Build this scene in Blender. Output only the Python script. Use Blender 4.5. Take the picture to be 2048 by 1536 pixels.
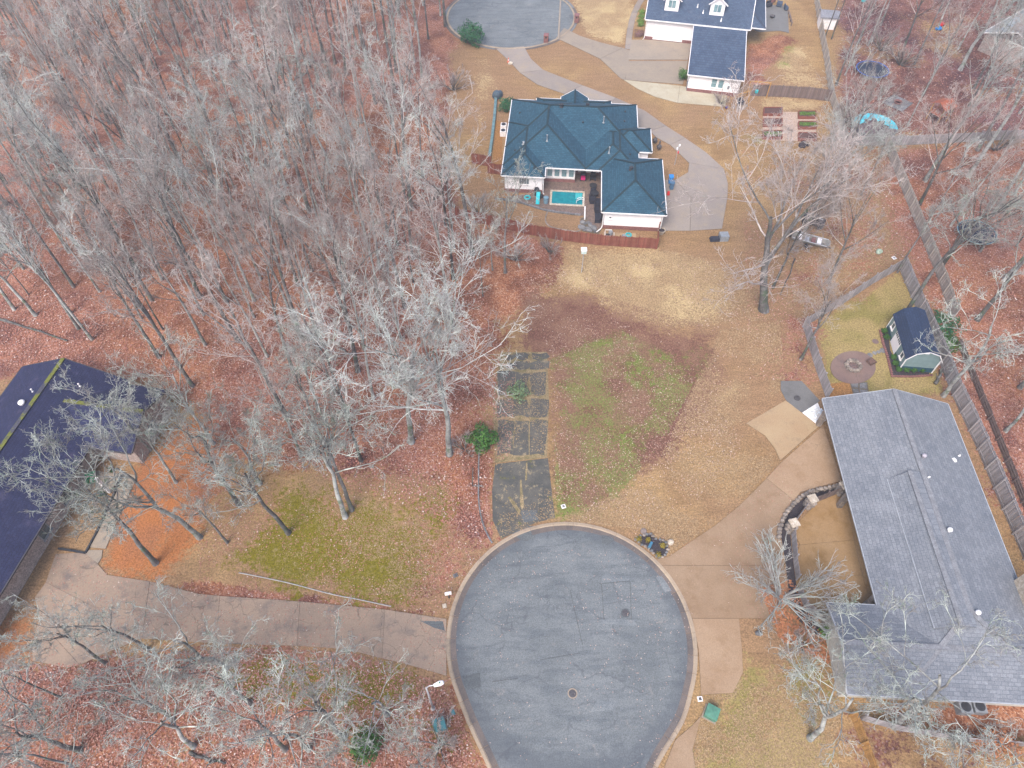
import bpy, math, random
import numpy as np
from mathutils import Vector, Matrix

for _o in list(bpy.data.objects):
    bpy.data.objects.remove(_o)
SC = bpy.context.scene
COL = SC.collection
rng = np.random.default_rng(7)
random.seed(7)
R = math.radians

# ------------------------------------------------------------------ camera
CAM_H = 60.0
PITCH = R(53.3)
FPX = 1384.0                      # focal length in pixels of the 2048 px wide frame
cd = bpy.data.cameras.new('camera')
cam = bpy.data.objects.new('camera', cd)
COL.objects.link(cam)
cam.location = (0, 0, CAM_H)
cam.rotation_euler = (R(90) - PITCH, 0, 0)
cd.sensor_width = 36.0
cd.lens = 36.0 * FPX / 2048.0
cd.clip_start = 0.5
cd.clip_end = 3000
SC.camera = cam

# ------------------------------------------------------------------ sky and sun (overcast)
SUN_EL, SUN_AZ = R(52), R(205)
W = bpy.data.worlds.new('World')
SC.world = W
W.use_nodes = True
nt = W.node_tree
bg = nt.nodes['Background']
sky = nt.nodes.new('ShaderNodeTexSky')
sky.sky_type = 'NISHITA'
sky.sun_disc = False
sky.sun_elevation = SUN_EL
sky.sun_rotation = SUN_AZ
sky.air_density = 1.0
sky.dust_density = 3.0
sky.ozone_density = 1.0
nt.links.new(sky.outputs[0], bg.inputs[0])
bg.inputs[1].default_value = 0.13
sl = bpy.data.lights.new('sun', 'SUN')
sl.energy = 1.3
sl.angle = R(30)
sl.color = (1.0, 0.975, 0.945)
so = bpy.data.objects.new('sun', sl)
COL.objects.link(so)
sd = Vector((math.sin(SUN_AZ) * math.cos(SUN_EL), math.cos(SUN_AZ) * math.cos(SUN_EL), math.sin(SUN_EL)))
so.rotation_euler = sd.to_track_quat('Z', 'Y').to_euler()
so.location = (0, 0, 120)

SC.view_settings.view_transform = 'Standard'
SC.view_settings.look = 'None'
SC.view_settings.gamma = 1.0
SC.view_settings.exposure = 1.45
SC.view_settings.use_curve_mapping = False
SC.render.engine = 'CYCLES'
SC.cycles.use_denoising = True
SC.cycles.denoiser = 'OPENIMAGEDENOISE'
SC.cycles.denoising_input_passes = 'RGB_ALBEDO_NORMAL'
SC.cycles.denoising_prefilter = 'ACCURATE'
SC.cycles.max_bounces = 5
SC.cycles.diffuse_bounces = 3
SC.cycles.volume_bounces = 1
SC.cycles.transparent_max_bounces = 6


def P(px, py, z=0.0):
    """ground point (at height z) that the photograph shows at a 2048x1536 pixel"""
    u = (px - 1024) / FPX
    v = (py - 768) / FPX
    c, s = math.cos(PITCH), math.sin(PITCH)
    dz = -s - v * c
    t = (CAM_H - z) / -dz
    return (u * t, (c - v * s) * t)


def P3(px, py, z=0.0):
    x, y = P(px, py, z)
    return (x, y, z)


def PROJ(x, y, z):
    c, s = math.cos(PITCH), math.sin(PITCH)
    Z = y * c - (z - CAM_H) * s
    Y = y * s + (z - CAM_H) * c
    return (1024 + FPX * x / Z, 768 - FPX * Y / Z)


# ------------------------------------------------------------------ node helpers
def new_mat(name):
    m = bpy.data.materials.new(name)
    m.use_nodes = True
    t = m.node_tree
    b = t.nodes['Principled BSDF']
    b.inputs['Specular IOR Level'].default_value = 0.25
    return m, t, b


class N:
    """tiny node-tree writer"""
    def __init__(s, t, space='P'):
        s.t = t
        if space == 'P':
            s.co = t.nodes.new('ShaderNodeNewGeometry').outputs['Position']
        else:
            s.co = t.nodes.new('ShaderNodeTexCoord').outputs['Object']

    def _set(s, n, i, v):
        if hasattr(v, 'is_output') or hasattr(v, 'links'):
            s.t.links.new(v, n.inputs[i])
        elif v is not None:
            n.inputs[i].default_value = v

    def noise(s, scale, detail=4, rough=0.55, dist=0.0, co=None, col=False):
        n = s.t.nodes.new('ShaderNodeTexNoise')
        s.t.links.new(co or s.co, n.inputs['Vector'])
        n.inputs['Scale'].default_value = scale
        n.inputs['Detail'].default_value = detail
        n.inputs['Roughness'].default_value = rough
        n.inputs['Distortion'].default_value = dist
        return n.outputs['Color' if col else 'Fac']

    def voro(s, scale, feature='F1', out='Distance', co=None, rnd=1.0):
        n = s.t.nodes.new('ShaderNodeTexVoronoi')
        n.feature = feature
        s.t.links.new(co or s.co, n.inputs['Vector'])
        n.inputs['Scale'].default_value = scale
        n.inputs['Randomness'].default_value = rnd
        return n.outputs[out]

    def mapping(s, scale=(1, 1, 1), rot=(0, 0, 0), loc=(0, 0, 0), co=None):
        n = s.t.nodes.new('ShaderNodeMapping')
        s.t.links.new(co or s.co, n.inputs['Vector'])
        n.inputs['Scale'].default_value = scale
        n.inputs['Rotation'].default_value = rot
        n.inputs['Location'].default_value = loc
        return n.outputs[0]

    def ramp(s, v, lo, hi, a=0.0, b=1.0):
        n = s.t.nodes.new('ShaderNodeMapRange')
        n.interpolation_type = 'SMOOTHSTEP'
        s._set(n, 0, v)
        n.inputs[1].default_value = lo
        n.inputs[2].default_value = hi
        n.inputs[3].default_value = a
        n.inputs[4].default_value = b
        return n.outputs[0]

    def math(s, op, a, b=None, c=None):
        n = s.t.nodes.new('ShaderNodeMath')
        n.operation = op
        s._set(n, 0, a)
        if b is not None:
            s._set(n, 1, b)
        if c is not None:
            s._set(n, 2, c)
        return n.outputs[0]

    def mix(s, f, a, b, mode='MIX'):
        n = s.t.nodes.new('ShaderNodeMix')
        n.data_type = 'RGBA'
        n.blend_type = mode
        s._set(n, 0, f)
        s._set(n, 6, a if hasattr(a, 'links') else (*a, 1))
        s._set(n, 7, b if hasattr(b, 'links') else (*b, 1))
        return n.outputs[2]

    def attr(s, name, out='Color'):
        n = s.t.nodes.new('ShaderNodeAttribute')
        n.attribute_name = name
        return n.outputs[out]

    def sep(s, c):
        n = s.t.nodes.new('ShaderNodeSeparateColor')
        s.t.links.new(c, n.inputs[0])
        return n.outputs

    def xyz(s, c=None):
        n = s.t.nodes.new('ShaderNodeSeparateXYZ')
        s.t.links.new(c or s.co, n.inputs[0])
        return n.outputs

    def obj_random(s):
        return s.t.nodes.new('ShaderNodeObjectInfo').outputs['Random']

    def bump(s, h, strength, dist, b):
        n = s.t.nodes.new('ShaderNodeBump')
        n.inputs['Strength'].default_value = strength
        n.inputs['Distance'].default_value = dist
        s.t.links.new(h, n.inputs['Height'])
        s.t.links.new(n.outputs[0], b.inputs['Normal'])


def mat(name, c1, c2=None, scale=2.0, rough=0.8, lo=0.35, hi=0.65, fine=None, fine_amt=0.25, space='P',
        bump=0.0, bdist=0.02, spec=None, metal=0.0, objvar=0.0, detail=5):
    """two-tone mottled surface with an optional finer grain"""
    m, t, b = new_mat(name)
    n = N(t, space)
    c2 = c2 or tuple(x * 0.75 for x in c1)
    col = n.mix(n.ramp(n.noise(scale, detail), lo, hi), c1, c2)
    if fine:
        f = n.noise(fine, 3, 0.7)
        col = n.mix(fine_amt, col, n.mix(n.ramp(f, 0.3, 0.7), (0, 0, 0), (1, 1, 1)), 'OVERLAY')
        if bump:
            n.bump(f, bump, bdist, b)
    if objvar:
        r = n.math('MULTIPLY_ADD', n.obj_random(), objvar, 1 - objvar / 2)
        mm = n.t.nodes.new('ShaderNodeHueSaturation')
        n.t.links.new(r, mm.inputs['Value'])
        n.t.links.new(col, mm.inputs['Color'])
        col = mm.outputs[0]
    t.links.new(col, b.inputs['Base Color'])
    b.inputs['Roughness'].default_value = rough
    b.inputs['Metallic'].default_value = metal
    if spec is not None:
        b.inputs['Specular IOR Level'].default_value = spec
    return m


# ------------------------------------------------------------------ mesh helpers
class MB:
    def __init__(s):
        s.v = []
        s.f = []

    def add(s, vs, fs):
        k = len(s.v)
        s.v += [tuple(v) for v in vs]
        s.f += [tuple(i + k for i in f) for f in fs]
        return s

    def box(s, x, y, z, sx, sy, sz, rz=0.0, top=1.0, rx=0.0, ry=0.0):
        """box centred on x,y with its base at z; top < 1 tapers it"""
        M = Matrix.Rotation(rz, 3, 'Z') @ Matrix.Rotation(ry, 3, 'Y') @ Matrix.Rotation(rx, 3, 'X')
        vs = []
        for k, q in ((0, 1.0), (1, top)):
            for a, b in ((-1, -1), (1, -1), (1, 1), (-1, 1)):
                p = M @ Vector((a * sx * q / 2, b * sy * q / 2, k * sz))
                vs.append((x + p.x, y + p.y, z + p.z))
        return s.add(vs, [(3, 2, 1, 0), (4, 5, 6, 7), (0, 1, 5, 4), (1, 2, 6, 5), (2, 3, 7, 6), (3, 0, 4, 7)])

    def prism(s, poly, z0, z1):
        n = len(poly)
        a = sum(poly[i][0] * poly[(i + 1) % n][1] - poly[(i + 1) % n][0] * poly[i][1] for i in range(n))
        if a < 0:
            poly = poly[::-1]
        vs = [(p[0], p[1], z0) for p in poly] + [(p[0], p[1], z1) for p in poly]
        fs = [tuple(range(n, 2 * n)), tuple(range(n - 1, -1, -1))]
        fs += [(i, (i + 1) % n, n + (i + 1) % n, n + i) for i in range(n)]
        return s.add(vs, fs)

    def sheet(s, poly, z):
        n = len(poly)
        a = sum(poly[i][0] * poly[(i + 1) % n][1] - poly[(i + 1) % n][0] * poly[i][1] for i in range(n))
        if a < 0:
            poly = poly[::-1]
        return s.add([(p[0], p[1], z) for p in poly], [tuple(range(n))])

    def tube(s, pts, r, n=6, cap=True):
        """r: one radius or one per point"""
        pts = [Vector(p) for p in pts]
        rr = [r] * len(pts) if not hasattr(r, '__len__') else r
        vs = []
        for i, p in enumerate(pts):
            d = (pts[min(i + 1, len(pts) - 1)] - pts[max(i - 1, 0)]).normalized()
            a = d.cross(Vector((0, 0, 1)) if abs(d.z) < 0.9 else Vector((1, 0, 0))).normalized()
            b = d.cross(a)
            for k in range(n):
                th = 2 * math.pi * k / n
                vs.append(p + (a * math.cos(th) + b * math.sin(th)) * rr[i])
        fs = []
        for i in range(len(pts) - 1):
            for k in range(n):
                fs.append((i * n + k, i * n + (k + 1) % n, (i + 1) * n + (k + 1) % n, (i + 1) * n + k))
        if cap:
            fs.append(tuple(range(n - 1, -1, -1)))
            fs.append(tuple((len(pts) - 1) * n + k for k in range(n)))
        return s.add(vs, fs)

    def lathe(s, x, y, prof, n=16, sx=1.0, sy=1.0, rz=0.0, close=True):
        """prof: (radius, z) from bottom to top"""
        vs = []
        for r, z in prof:
            for k in range(n):
                th = 2 * math.pi * k / n
                a, b = r * math.cos(th) * sx, r * math.sin(th) * sy
                vs.append((x + a * math.cos(rz) - b * math.sin(rz), y + a * math.sin(rz) + b * math.cos(rz), z))
        fs = []
        for i in range(len(prof) - 1):
            for k in range(n):
                fs.append((i * n + k, i * n + (k + 1) % n, (i + 1) * n + (k + 1) % n, (i + 1) * n + k))
        if close:
            fs.append(tuple(range(n - 1, -1, -1)))
            fs.append(tuple((len(prof) - 1) * n + k for k in range(n)))
        return s.add(vs, fs)

    def rock(s, x, y, z, sx, sy, sz, seed=0, n=7):
        """irregular boulder resting on z"""
        q = random.Random(seed)
        prof = [(0.8, 0.0), (1.0, 0.35), (0.85, 0.75), (0.4, 1.0)]
        vs = []
        for r, h in prof:
            for k in range(n):
                th = 2 * math.pi * k / n
                j = 1 + q.uniform(-0.22, 0.22)
                vs.append((x + r * j * math.cos(th) * sx / 2, y + r * j * math.sin(th) * sy / 2,
                           z + (h + q.uniform(-.06, .06) * (h > 0)) * sz))
        fs = [(i * n + k, i * n + (k + 1) % n, (i + 1) * n + (k + 1) % n, (i + 1) * n + k)
              for i in range(3) for k in range(n)]
        fs.append(tuple(3 * n + k for k in range(n)))
        return s.add(vs, fs)

    def mesh(s, name, m, smooth=False):
        me = bpy.data.meshes.new(name)
        me.from_pydata(s.v, [], s.f)
        me.materials.append(m)
        if smooth:
            me.polygons.foreach_set('use_smooth', [True] * len(me.polygons))
        me.update()
        return me

    def build(s, name, m, parent=None, smooth=False, loc=None, rz=0.0):
        o = bpy.data.objects.new(name, s.mesh(name, m, smooth))
        COL.objects.link(o)
        if parent:
            o.parent = parent
        if loc:
            o.location = loc
        if rz:
            o.rotation_euler.z = rz
        return o


def place(name, me, parent=None, loc=(0, 0, 0), rz=0.0, scale=None):
    o = bpy.data.objects.new(name, me)
    COL.objects.link(o)
    if parent:
        o.parent = parent
    o.location = loc
    o.rotation_euler.z = rz
    if scale:
        o.scale = scale
    return o


def tag(o, label, cat, group=None):
    o['label'] = label
    o['category'] = cat
    if group:
        o['group'] = group
    return o


def thing(name, label, cat, loc=(0, 0, 0), rz=0.0, group=None):
    o = bpy.data.objects.new(name, None)
    COL.objects.link(o)
    o.empty_display_size = 0.3
    o.location = loc if len(loc) == 3 else (loc[0], loc[1], 0)
    o.rotation_euler.z = rz
    return tag(o, label, cat, group)


def struct(o):
    o['kind'] = 'structure'
    return o


def stuff(o, label, cat=None):
    o['kind'] = 'stuff'
    o['label'] = label
    if cat:
        o['category'] = cat
    return o


def PP(lst, z=0.0):
    return [P(a, b, z) for a, b in lst]


def shrink(poly, d):
    """inset a polygon by d metres (mitred)"""
    n = len(poly)
    a = sum(poly[i][0] * poly[(i + 1) % n][1] - poly[(i + 1) % n][0] * poly[i][1] for i in range(n))
    sgn = 1 if a > 0 else -1
    out = []
    for i in range(n):
        p0, p1, p2 = Vector(poly[i - 1]), Vector(poly[i]), Vector(poly[(i + 1) % n])
        e1 = (p1 - p0).normalized()
        e2 = (p2 - p1).normalized()
        n1 = Vector((-e1.y, e1.x)) * sgn
        n2 = Vector((-e2.y, e2.x)) * sgn
        m = n1 + n2
        k = d / max(0.35, (1 + n1.dot(n2)) / 1) if m.length > 1e-6 else d
        q = p1 + m * k
        out.append((q.x, q.y))
    return out


def curve_pts(pts, n=6):
    """Catmull-Rom through 2-D points"""
    pts = [Vector(p) for p in pts]
    out = []
    for i in range(len(pts) - 1):
        p0 = pts[max(i - 1, 0)]
        p1, p2 = pts[i], pts[i + 1]
        p3 = pts[min(i + 2, len(pts) - 1)]
        for k in range(n):
            t = k / n
            q = 0.5 * ((2 * p1) + (p2 - p0) * t + (2 * p0 - 5 * p1 + 4 * p2 - p3) * t * t + (3 * p1 - p0 - 3 * p2 + p3) * t ** 3)
            out.append(tuple(q))
    out.append(tuple(pts[-1]))
    return out

# ------------------------------------------------------------------ materials
def leaf_cells(n, scale, cols, warp=0.5):
    """fallen-leaf mosaic: small voronoi cells, each its own leaf colour"""
    c = n.voro(scale, out='Color')
    r = n.sep(c)
    col = n.mix(n.ramp(r[0], 0.25, 0.75), cols[0], cols[1])
    col = n.mix(n.ramp(r[1], 0.55, 0.75), col, cols[2])
    col = n.mix(n.ramp(r[2], 0.78, 0.9), col, cols[3])
    return col


def ground_material():
    m, t, b = new_mat('ground_cover')
    n = N(t)
    A, B, C = n.attr('cover_a'), n.attr('cover_b'), n.attr('cover_c')
    big = n.attr('cover_a', 'Alpha')
    mid = n.attr('cover_b', 'Alpha')
    w1, w2, w3 = n.sep(A), n.sep(B), n.sep(C)
    fine = n.noise(6.0, 3, 0.85)
    edge = n.math('MULTIPLY', n.math('SUBTRACT', n.noise(2.2, 3, 0.75), 0.5), 1.7)
    fdk = n.ramp(fine, 0.28, 0.72)

    def mask(w, soft=0.13):
        return n.ramp(n.math('ADD', w, edge), 0.5 - soft, 0.5 + soft)

    def grain(c, lo, hi):
        return n.mix(1.0, c, n.mix(fdk, (lo,) * 3, (hi,) * 3), 'MULTIPLY')
    # winter-dormant lawn
    col = n.mix(n.ramp(mid, 0.3, 0.7), (0.285, 0.182, 0.088), (0.225, 0.136, 0.066))
    col = n.mix(n.ramp(big, 0.42, 0.62), col, (0.235, 0.142, 0.078))
    stk = n.noise(0.55, 3, 0.65, co=n.mapping(scale=(0.45, 2.6, 1), rot=(0, 0, -0.75)))
    col = n.mix(1.0, col, n.mix(n.ramp(stk, 0.32, 0.68), (0.91, 0.90, 0.89), (1.08, 1.075, 1.07)), 'MULTIPLY')
    # olive lawn
    oli = n.mix(n.ramp(mid, 0.35, 0.7), (0.27, 0.20, 0.085), (0.19, 0.155, 0.05))
    col = n.mix(mask(w3[0]), col, oli)
    # pale straw
    st = n.mix(n.ramp(mid, 0.3, 0.7), (0.39, 0.285, 0.150), (0.29, 0.195, 0.105))
    col = n.mix(mask(w1[1], 0.2), col, st)
    # red-brown winter weeds
    rw = n.mix(n.ramp(mid, 0.35, 0.65), (0.135, 0.062, 0.045), (0.185, 0.10, 0.066))
    col = n.mix(mask(w1[2], 0.25), col, rw)
    gr = n.mix(n.ramp(mid, 0.38, 0.66), (0.122, 0.165, 0.030), (0.150, 0.115, 0.052))
    pg = n.noise(0.9, 4, 0.8, co=n.mapping(loc=(8, 1, 0)))
    col = n.mix(n.math('MULTIPLY', mask(w2[0], 0.3), n.ramp(pg, 0.42, 0.58, 0.18, 0.92)), col, gr)
    # bare orange soil
    so_ = n.mix(n.ramp(mid, 0.3, 0.7), (0.31, 0.118, 0.042), (0.255, 0.105, 0.048))
    col = n.mix(mask(w2[2], 0.25), col, so_)
    col = grain(col, 0.56, 1.40)
    # leaf litter: every cell of the mosaic is a leaf of its own colour
    r = n.sep(n.voro(8.5, out='Color'))
    lf = n.mix(n.ramp(r[0], 0.2, 0.8), (0.265, 0.108, 0.060), (0.165, 0.066, 0.043))
    lf = n.mix(n.ramp(r[1], 0.62, 0.8), lf, (0.30, 0.148, 0.098))
    lf = n.mix(n.ramp(r[2], 0.86, 0.94), lf, (0.38, 0.25, 0.20))
    lf = n.mix(1.0, lf, n.mix(n.ramp(mid, 0.35, 0.72), (1.12, 1.1, 1.05), (0.62, 0.58, 0.62)), 'MULTIPLY')
    lf = n.mix(1.0, lf, n.mix(n.ramp(big, 0.40, 0.66), (1.0, 1.0, 0.92), (0.95, 0.98, 1.10)), 'MULTIPLY')
    col = n.mix(mask(w1[0], 0.12), col, lf)
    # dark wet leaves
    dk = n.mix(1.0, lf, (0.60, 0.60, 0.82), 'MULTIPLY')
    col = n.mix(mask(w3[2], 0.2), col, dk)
    # moss
    mo = n.mix(fdk, (0.078, 0.068, 0.004), (0.185, 0.150, 0.010))
    pat = n.noise(1.9, 5, 0.85, co=n.mapping(loc=(3, 2, 0)))
    mo = n.mix(n.ramp(pat, 0.50, 0.64), mo, (0.215, 0.165, 0.075))
    mo = n.mix(n.ramp(pat, 0.40, 0.30), mo, (0.085, 0.062, 0.02))
    col = n.mix(mask(w2[1], 0.16), col, mo)
    t.links.new(col, b.inputs['Base Color'])
    b.inputs['Roughness'].default_value = 0.95
    b.inputs['Specular IOR Level'].default_value = 0.1
    n.bump(fine, 0.6, 0.12, b)
    return m


def asphalt_material(name, tone=1.0, joints=True):
    m, t, b = new_mat(name)
    n = N(t)
    c = n.mix(n.ramp(n.noise(0.22, 4, 0.65), 0.3, 0.7), (0.112, 0.121, 0.125), (0.150, 0.159, 0.162))
    c = n.mix(n.ramp(n.noise(0.9, 4, 0.7, co=n.mapping(scale=(0.35, 1.5, 1), rot=(0, 0, 0.12))), 0.42, 0.72), c, (0.092, 0.102, 0.110))
    c = n.mix(n.ramp(n.noise(0.5, 4, 0.75), 0.58, 0.75), c, (0.185, 0.175, 0.165))
    c = n.mix(n.ramp(n.noise(11, 3, 0.85), 0.25, 0.75), n.mix(1.0, c, (0.62,) * 3, 'MULTIPLY'), n.mix(1.0, c, (1.38,) * 3, 'MULTIPLY'))
    if joints:
        w = n.noise(0.25, 5, 0.6, col=True)
        co = n.t.nodes.new('ShaderNodeVectorMath')
        co.operation = 'MULTIPLY_ADD'
        n.t.links.new(w, co.inputs[0])
        co.inputs[1].default_value = (3.2, 3.2, 0)
        n.t.links.new(n.co, co.inputs[2])
        e = n.voro(0.33, 'DISTANCE_TO_EDGE', co=co.outputs[0])
        cr = n.math('MULTIPLY', n.ramp(e, 0.028, 0.008), n.ramp(n.noise(0.2, 3), 0.46, 0.58))
        e2 = n.voro(1.3, 'DISTANCE_TO_EDGE', co=co.outputs[0])
        cr2 = n.math('MULTIPLY', n.ramp(e2, 0.05, 0.015), n.ramp(n.noise(0.13, 3, co=n.mapping(loc=(7, 3, 0))), 0.56, 0.68))
        x, y, z = n.xyz()
        # lay-down seams of the paving passes
        s1 = n.math('ADD', n.math('ADD', y, n.math('MULTIPLY', x, -0.13)), n.math('MULTIPLY', n.noise(0.5, 4), 0.9))
        f1 = n.math('ABSOLUTE', n.math('SUBTRACT', n.math('FRACT', n.math('DIVIDE', s1, 2.75)), 0.5))
        sm = n.math('MULTIPLY', n.ramp(f1, 0.055, 0.0), n.ramp(n.noise(0.35, 4, co=n.mapping(loc=(2, 9, 0))), 0.42, 0.58))
        sm = n.math('MULTIPLY', sm, n.ramp(x, 6.3, 5.2))
        s2 = n.math('ADD', x, n.math('ADD', n.math('MULTIPLY', y, 0.16), n.math('MULTIPLY', n.noise(0.3, 4), 0.8)))
        f2 = n.math('ABSOLUTE', n.math('SUBTRACT', n.math('FRACT', n.math('DIVIDE', s2, 2.9)), 0.5))
        sv = n.math('MULTIPLY', n.ramp(f2, 0.03, 0.0), n.ramp(n.noise(0.4, 4, co=n.mapping(loc=(5, 1, 0))), 0.45, 0.6))
        sv = n.math('MULTIPLY', sv, n.ramp(x, 4.0, 6.5))
        dx, dy = n.math('SUBTRACT', x, 5.03), n.math('SUBTRACT', y, 17.9)
        rr = n.math('SQRT', n.math('ADD', n.math('MULTIPLY', dx, dx), n.math('MULTIPLY', dy, dy)))
        ed = n.math('MULTIPLY', n.ramp(n.math('ADD', rr, n.math('MULTIPLY', n.noise(0.7, 4, 0.7), 3.0)), 10.0, 11.2), n.ramp(rr, 12.0, 10.5))
        c = n.mix(n.math('MULTIPLY', ed, 0.5), c, (0.062, 0.07, 0.082))
        k = n.math('MAXIMUM', n.math('MAXIMUM', cr, cr2), n.math('MAXIMUM', n.math('MULTIPLY', sm, 0.75), n.math('MULTIPLY', sv, 0.7)))
        c = n.mix(n.math('MULTIPLY', k, 0.5), c, (0.06, 0.065, 0.075))
    if tone != 1.0:
        c = n.mix(1.0, c, (tone,) * 3, 'MULTIPLY')
    t.links.new(c, b.inputs['Base Color'])
    b.inputs['Roughness'].default_value = 0.82
    pass
    return m


def concrete_material(name, c1, c2, c3, cracks=0.0, stain=0.5):
    m, t, b = new_mat(name)
    n = N(t)
    c = n.mix(n.ramp(n.noise(0.28, 6, 0.66), 0.3, 0.7), c1, c2)
    c = n.mix(n.math('MULTIPLY', n.ramp(n.noise(0.5, 6, 0.72, co=n.mapping(loc=(13, 4, 0))), 0.48, 0.7), stain), c, c3)
    c = n.mix(n.ramp(n.noise(12, 3, 0.8), 0.25, 0.75), n.mix(1.0, c, (0.84,) * 3, 'MULTIPLY'), n.mix(1.0, c, (1.16,) * 3, 'MULTIPLY'))
    r = n.math('MULTIPLY_ADD', n.obj_random(), 0.22, 0.89)
    hs = n.t.nodes.new('ShaderNodeHueSaturation')
    n.t.links.new(r, hs.inputs['Value'])
    n.t.links.new(c, hs.inputs['Color'])
    c = hs.outputs[0]
    if cracks:
        w = n.noise(0.6, 5, 0.6, col=True)
        co = n.t.nodes.new('ShaderNodeVectorMath')
        co.operation = 'MULTIPLY_ADD'
        n.t.links.new(w, co.inputs[0])
        co.inputs[1].default_value = (1.6, 1.6, 0)
        n.t.links.new(n.co, co.inputs[2])
        e = n.voro(0.55, 'DISTANCE_TO_EDGE', co=co.outputs[0])
        cr = n.math('MULTIPLY', n.ramp(e, 0.014, 0.004), n.ramp(n.noise(0.15, 3), 0.62 - 0.2 * cracks, 0.72 - 0.2 * cracks))
        c = n.mix(n.math('MULTIPLY', cr, 0.6), c, (0.07, 0.058, 0.05))
    t.links.new(c, b.inputs['Base Color'])
    b.inputs['Roughness'].default_value = 0.85
    pass
    return m


def shingle_material(name, c1, c2, c3, row=0.26, width=0.42, worn=None, grain=0.3):
    """asphalt shingles: staggered tabs along the slope, each tab its own tone"""
    m, t, b = new_mat(name)
    n = N(t, 'O')
    g = n.t.nodes.new('ShaderNodeNewGeometry')
    tc = n.t.nodes.new('ShaderNodeTexCoord')
    nx, ny, nz = n.xyz(tc.outputs['Normal'])
    side = n.math('GREATER_THAN', n.math('ABSOLUTE', nx), n.math('ABSOLUTE', ny))
    x, y, z = n.xyz()
    along = n.math('ADD', n.math('MULTIPLY', side, y), n.math('MULTIPLY', n.math('SUBTRACT', 1.0, side), x))
    slope = n.math('DIVIDE', z, n.math('MAXIMUM', n.math('SQRT', n.math('SUBTRACT', 1.0, n.math('MULTIPLY', nz, nz))), 0.12))
    cb = n.t.nodes.new('ShaderNodeCombineXYZ')
    n.t.links.new(along, cb.inputs[0])
    n.t.links.new(slope, cb.inputs[1])
    br = n.t.nodes.new('ShaderNodeTexBrick')
    n.t.links.new(cb.outputs[0], br.inputs['Vector'])
    br.inputs['Color1'].default_value = (*c1, 1)
    br.inputs['Color2'].default_value = (*c2, 1)
    br.inputs['Mortar'].default_value = (*c3, 1)
    br.inputs['Scale'].default_value = 1.0
    br.inputs['Mortar Size'].default_value = 0.022
    br.inputs['Mortar Smooth'].default_value = 0.6
    br.inputs['Bias'].default_value = 0.0
    br.inputs['Brick Width'].default_value = width
    br.inputs['Row Height'].default_value = row
    c = br.outputs['Color']
    c = n.mix(n.ramp(n.noise(0.35, 5, 0.65), 0.35, 0.7), c, n.mix(1.0, c, (0.80, 0.82, 0.85), 'MULTIPLY'))
    if worn:
        c = n.mix(n.math('MULTIPLY', n.ramp(n.noise(0.6, 5, 0.7, co=n.mapping(loc=(3, 8, 1))), 0.55, 0.72), 0.7), c, worn)
    c = n.mix(n.ramp(n.noise(11, 3, 0.85), 0.25, 0.75), n.mix(1.0, c, (1 - grain,) * 3, 'MULTIPLY'), n.mix(1.0, c, (1 + grain,) * 3, 'MULTIPLY'))
    t.links.new(c, b.inputs['Base Color'])
    b.inputs['Roughness'].default_value = 0.88
    n.bump(br.outputs['Fac'], 0.5, -0.03, b)
    return m


def bark_material(name, dark, pale, moss, lichen_amt=0.5, moss_amt=0.35):
    m, t, b = new_mat(name)
    n = N(t, 'O')
    rnd = n.obj_random()
    f = n.noise(2.2, 4, 0.7, co=n.mapping(scale=(1, 1, 0.35)))
    c = n.mix(n.ramp(n.noise(0.7, 4, 0.7), 0.62 - 0.35 * lichen_amt, 0.78 - 0.3 * lichen_amt), dark, pale)
    c = n.mix(n.math('MULTIPLY', n.ramp(n.noise(0.9, 4, 0.7, co=n.mapping(loc=(5, 5, 5))), 0.66 - 0.25 * moss_amt, 0.76 - 0.2 * moss_amt), 0.85), c, moss)
    c = n.mix(n.ramp(f, 0.3, 0.7), n.mix(1.0, c, (0.7,) * 3, 'MULTIPLY'), n.mix(1.0, c, (1.2,) * 3, 'MULTIPLY'))
    hs = n.t.nodes.new('ShaderNodeHueSaturation')
    n.t.links.new(n.math('MULTIPLY_ADD', rnd, 0.5, 0.75), hs.inputs['Value'])
    n.t.links.new(c, hs.inputs['Color'])
    t.links.new(hs.outputs[0], b.inputs['Base Color'])
    b.inputs['Roughness'].default_value = 0.9
    b.inputs['Specular IOR Level'].default_value = 0.1
    return m


def wood_material(name, c1, c2, c3, plank=True):
    m, t, b = new_mat(name)
    n = N(t, 'O')
    g = n.noise(1.6, 5, 0.7, co=n.mapping(scale=(9, 9, 0.7)))
    c = n.mix(n.ramp(g, 0.3, 0.7), c1, c2)
    c = n.mix(n.math('MULTIPLY', n.ramp(n.noise(0.9, 5, 0.7), 0.5, 0.7), 0.7), c, c3)
    isl = n.t.nodes.new('ShaderNodeNewGeometry').outputs['Random Per Island']
    hs = n.t.nodes.new('ShaderNodeHueSaturation')
    n.t.links.new(n.math('MULTIPLY_ADD', isl, 0.45, 0.78), hs.inputs['Value'])
    n.t.links.new(c, hs.inputs['Color'])
    t.links.new(hs.outputs[0], b.inputs['Base Color'])
    b.inputs['Roughness'].default_value = 0.85
    return m


def leafy_material(name, c1, c2):
    m, t, b = new_mat(name)
    n = N(t, 'O')
    isl = n.t.nodes.new('ShaderNodeNewGeometry').outputs['Random Per Island']
    c = n.mix(isl, c1, c2)
    t.links.new(c, b.inputs['Base Color'])
    b.inputs['Roughness'].default_value = 0.7
    b.inputs['Specular IOR Level'].default_value = 0.15
    return m


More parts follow.
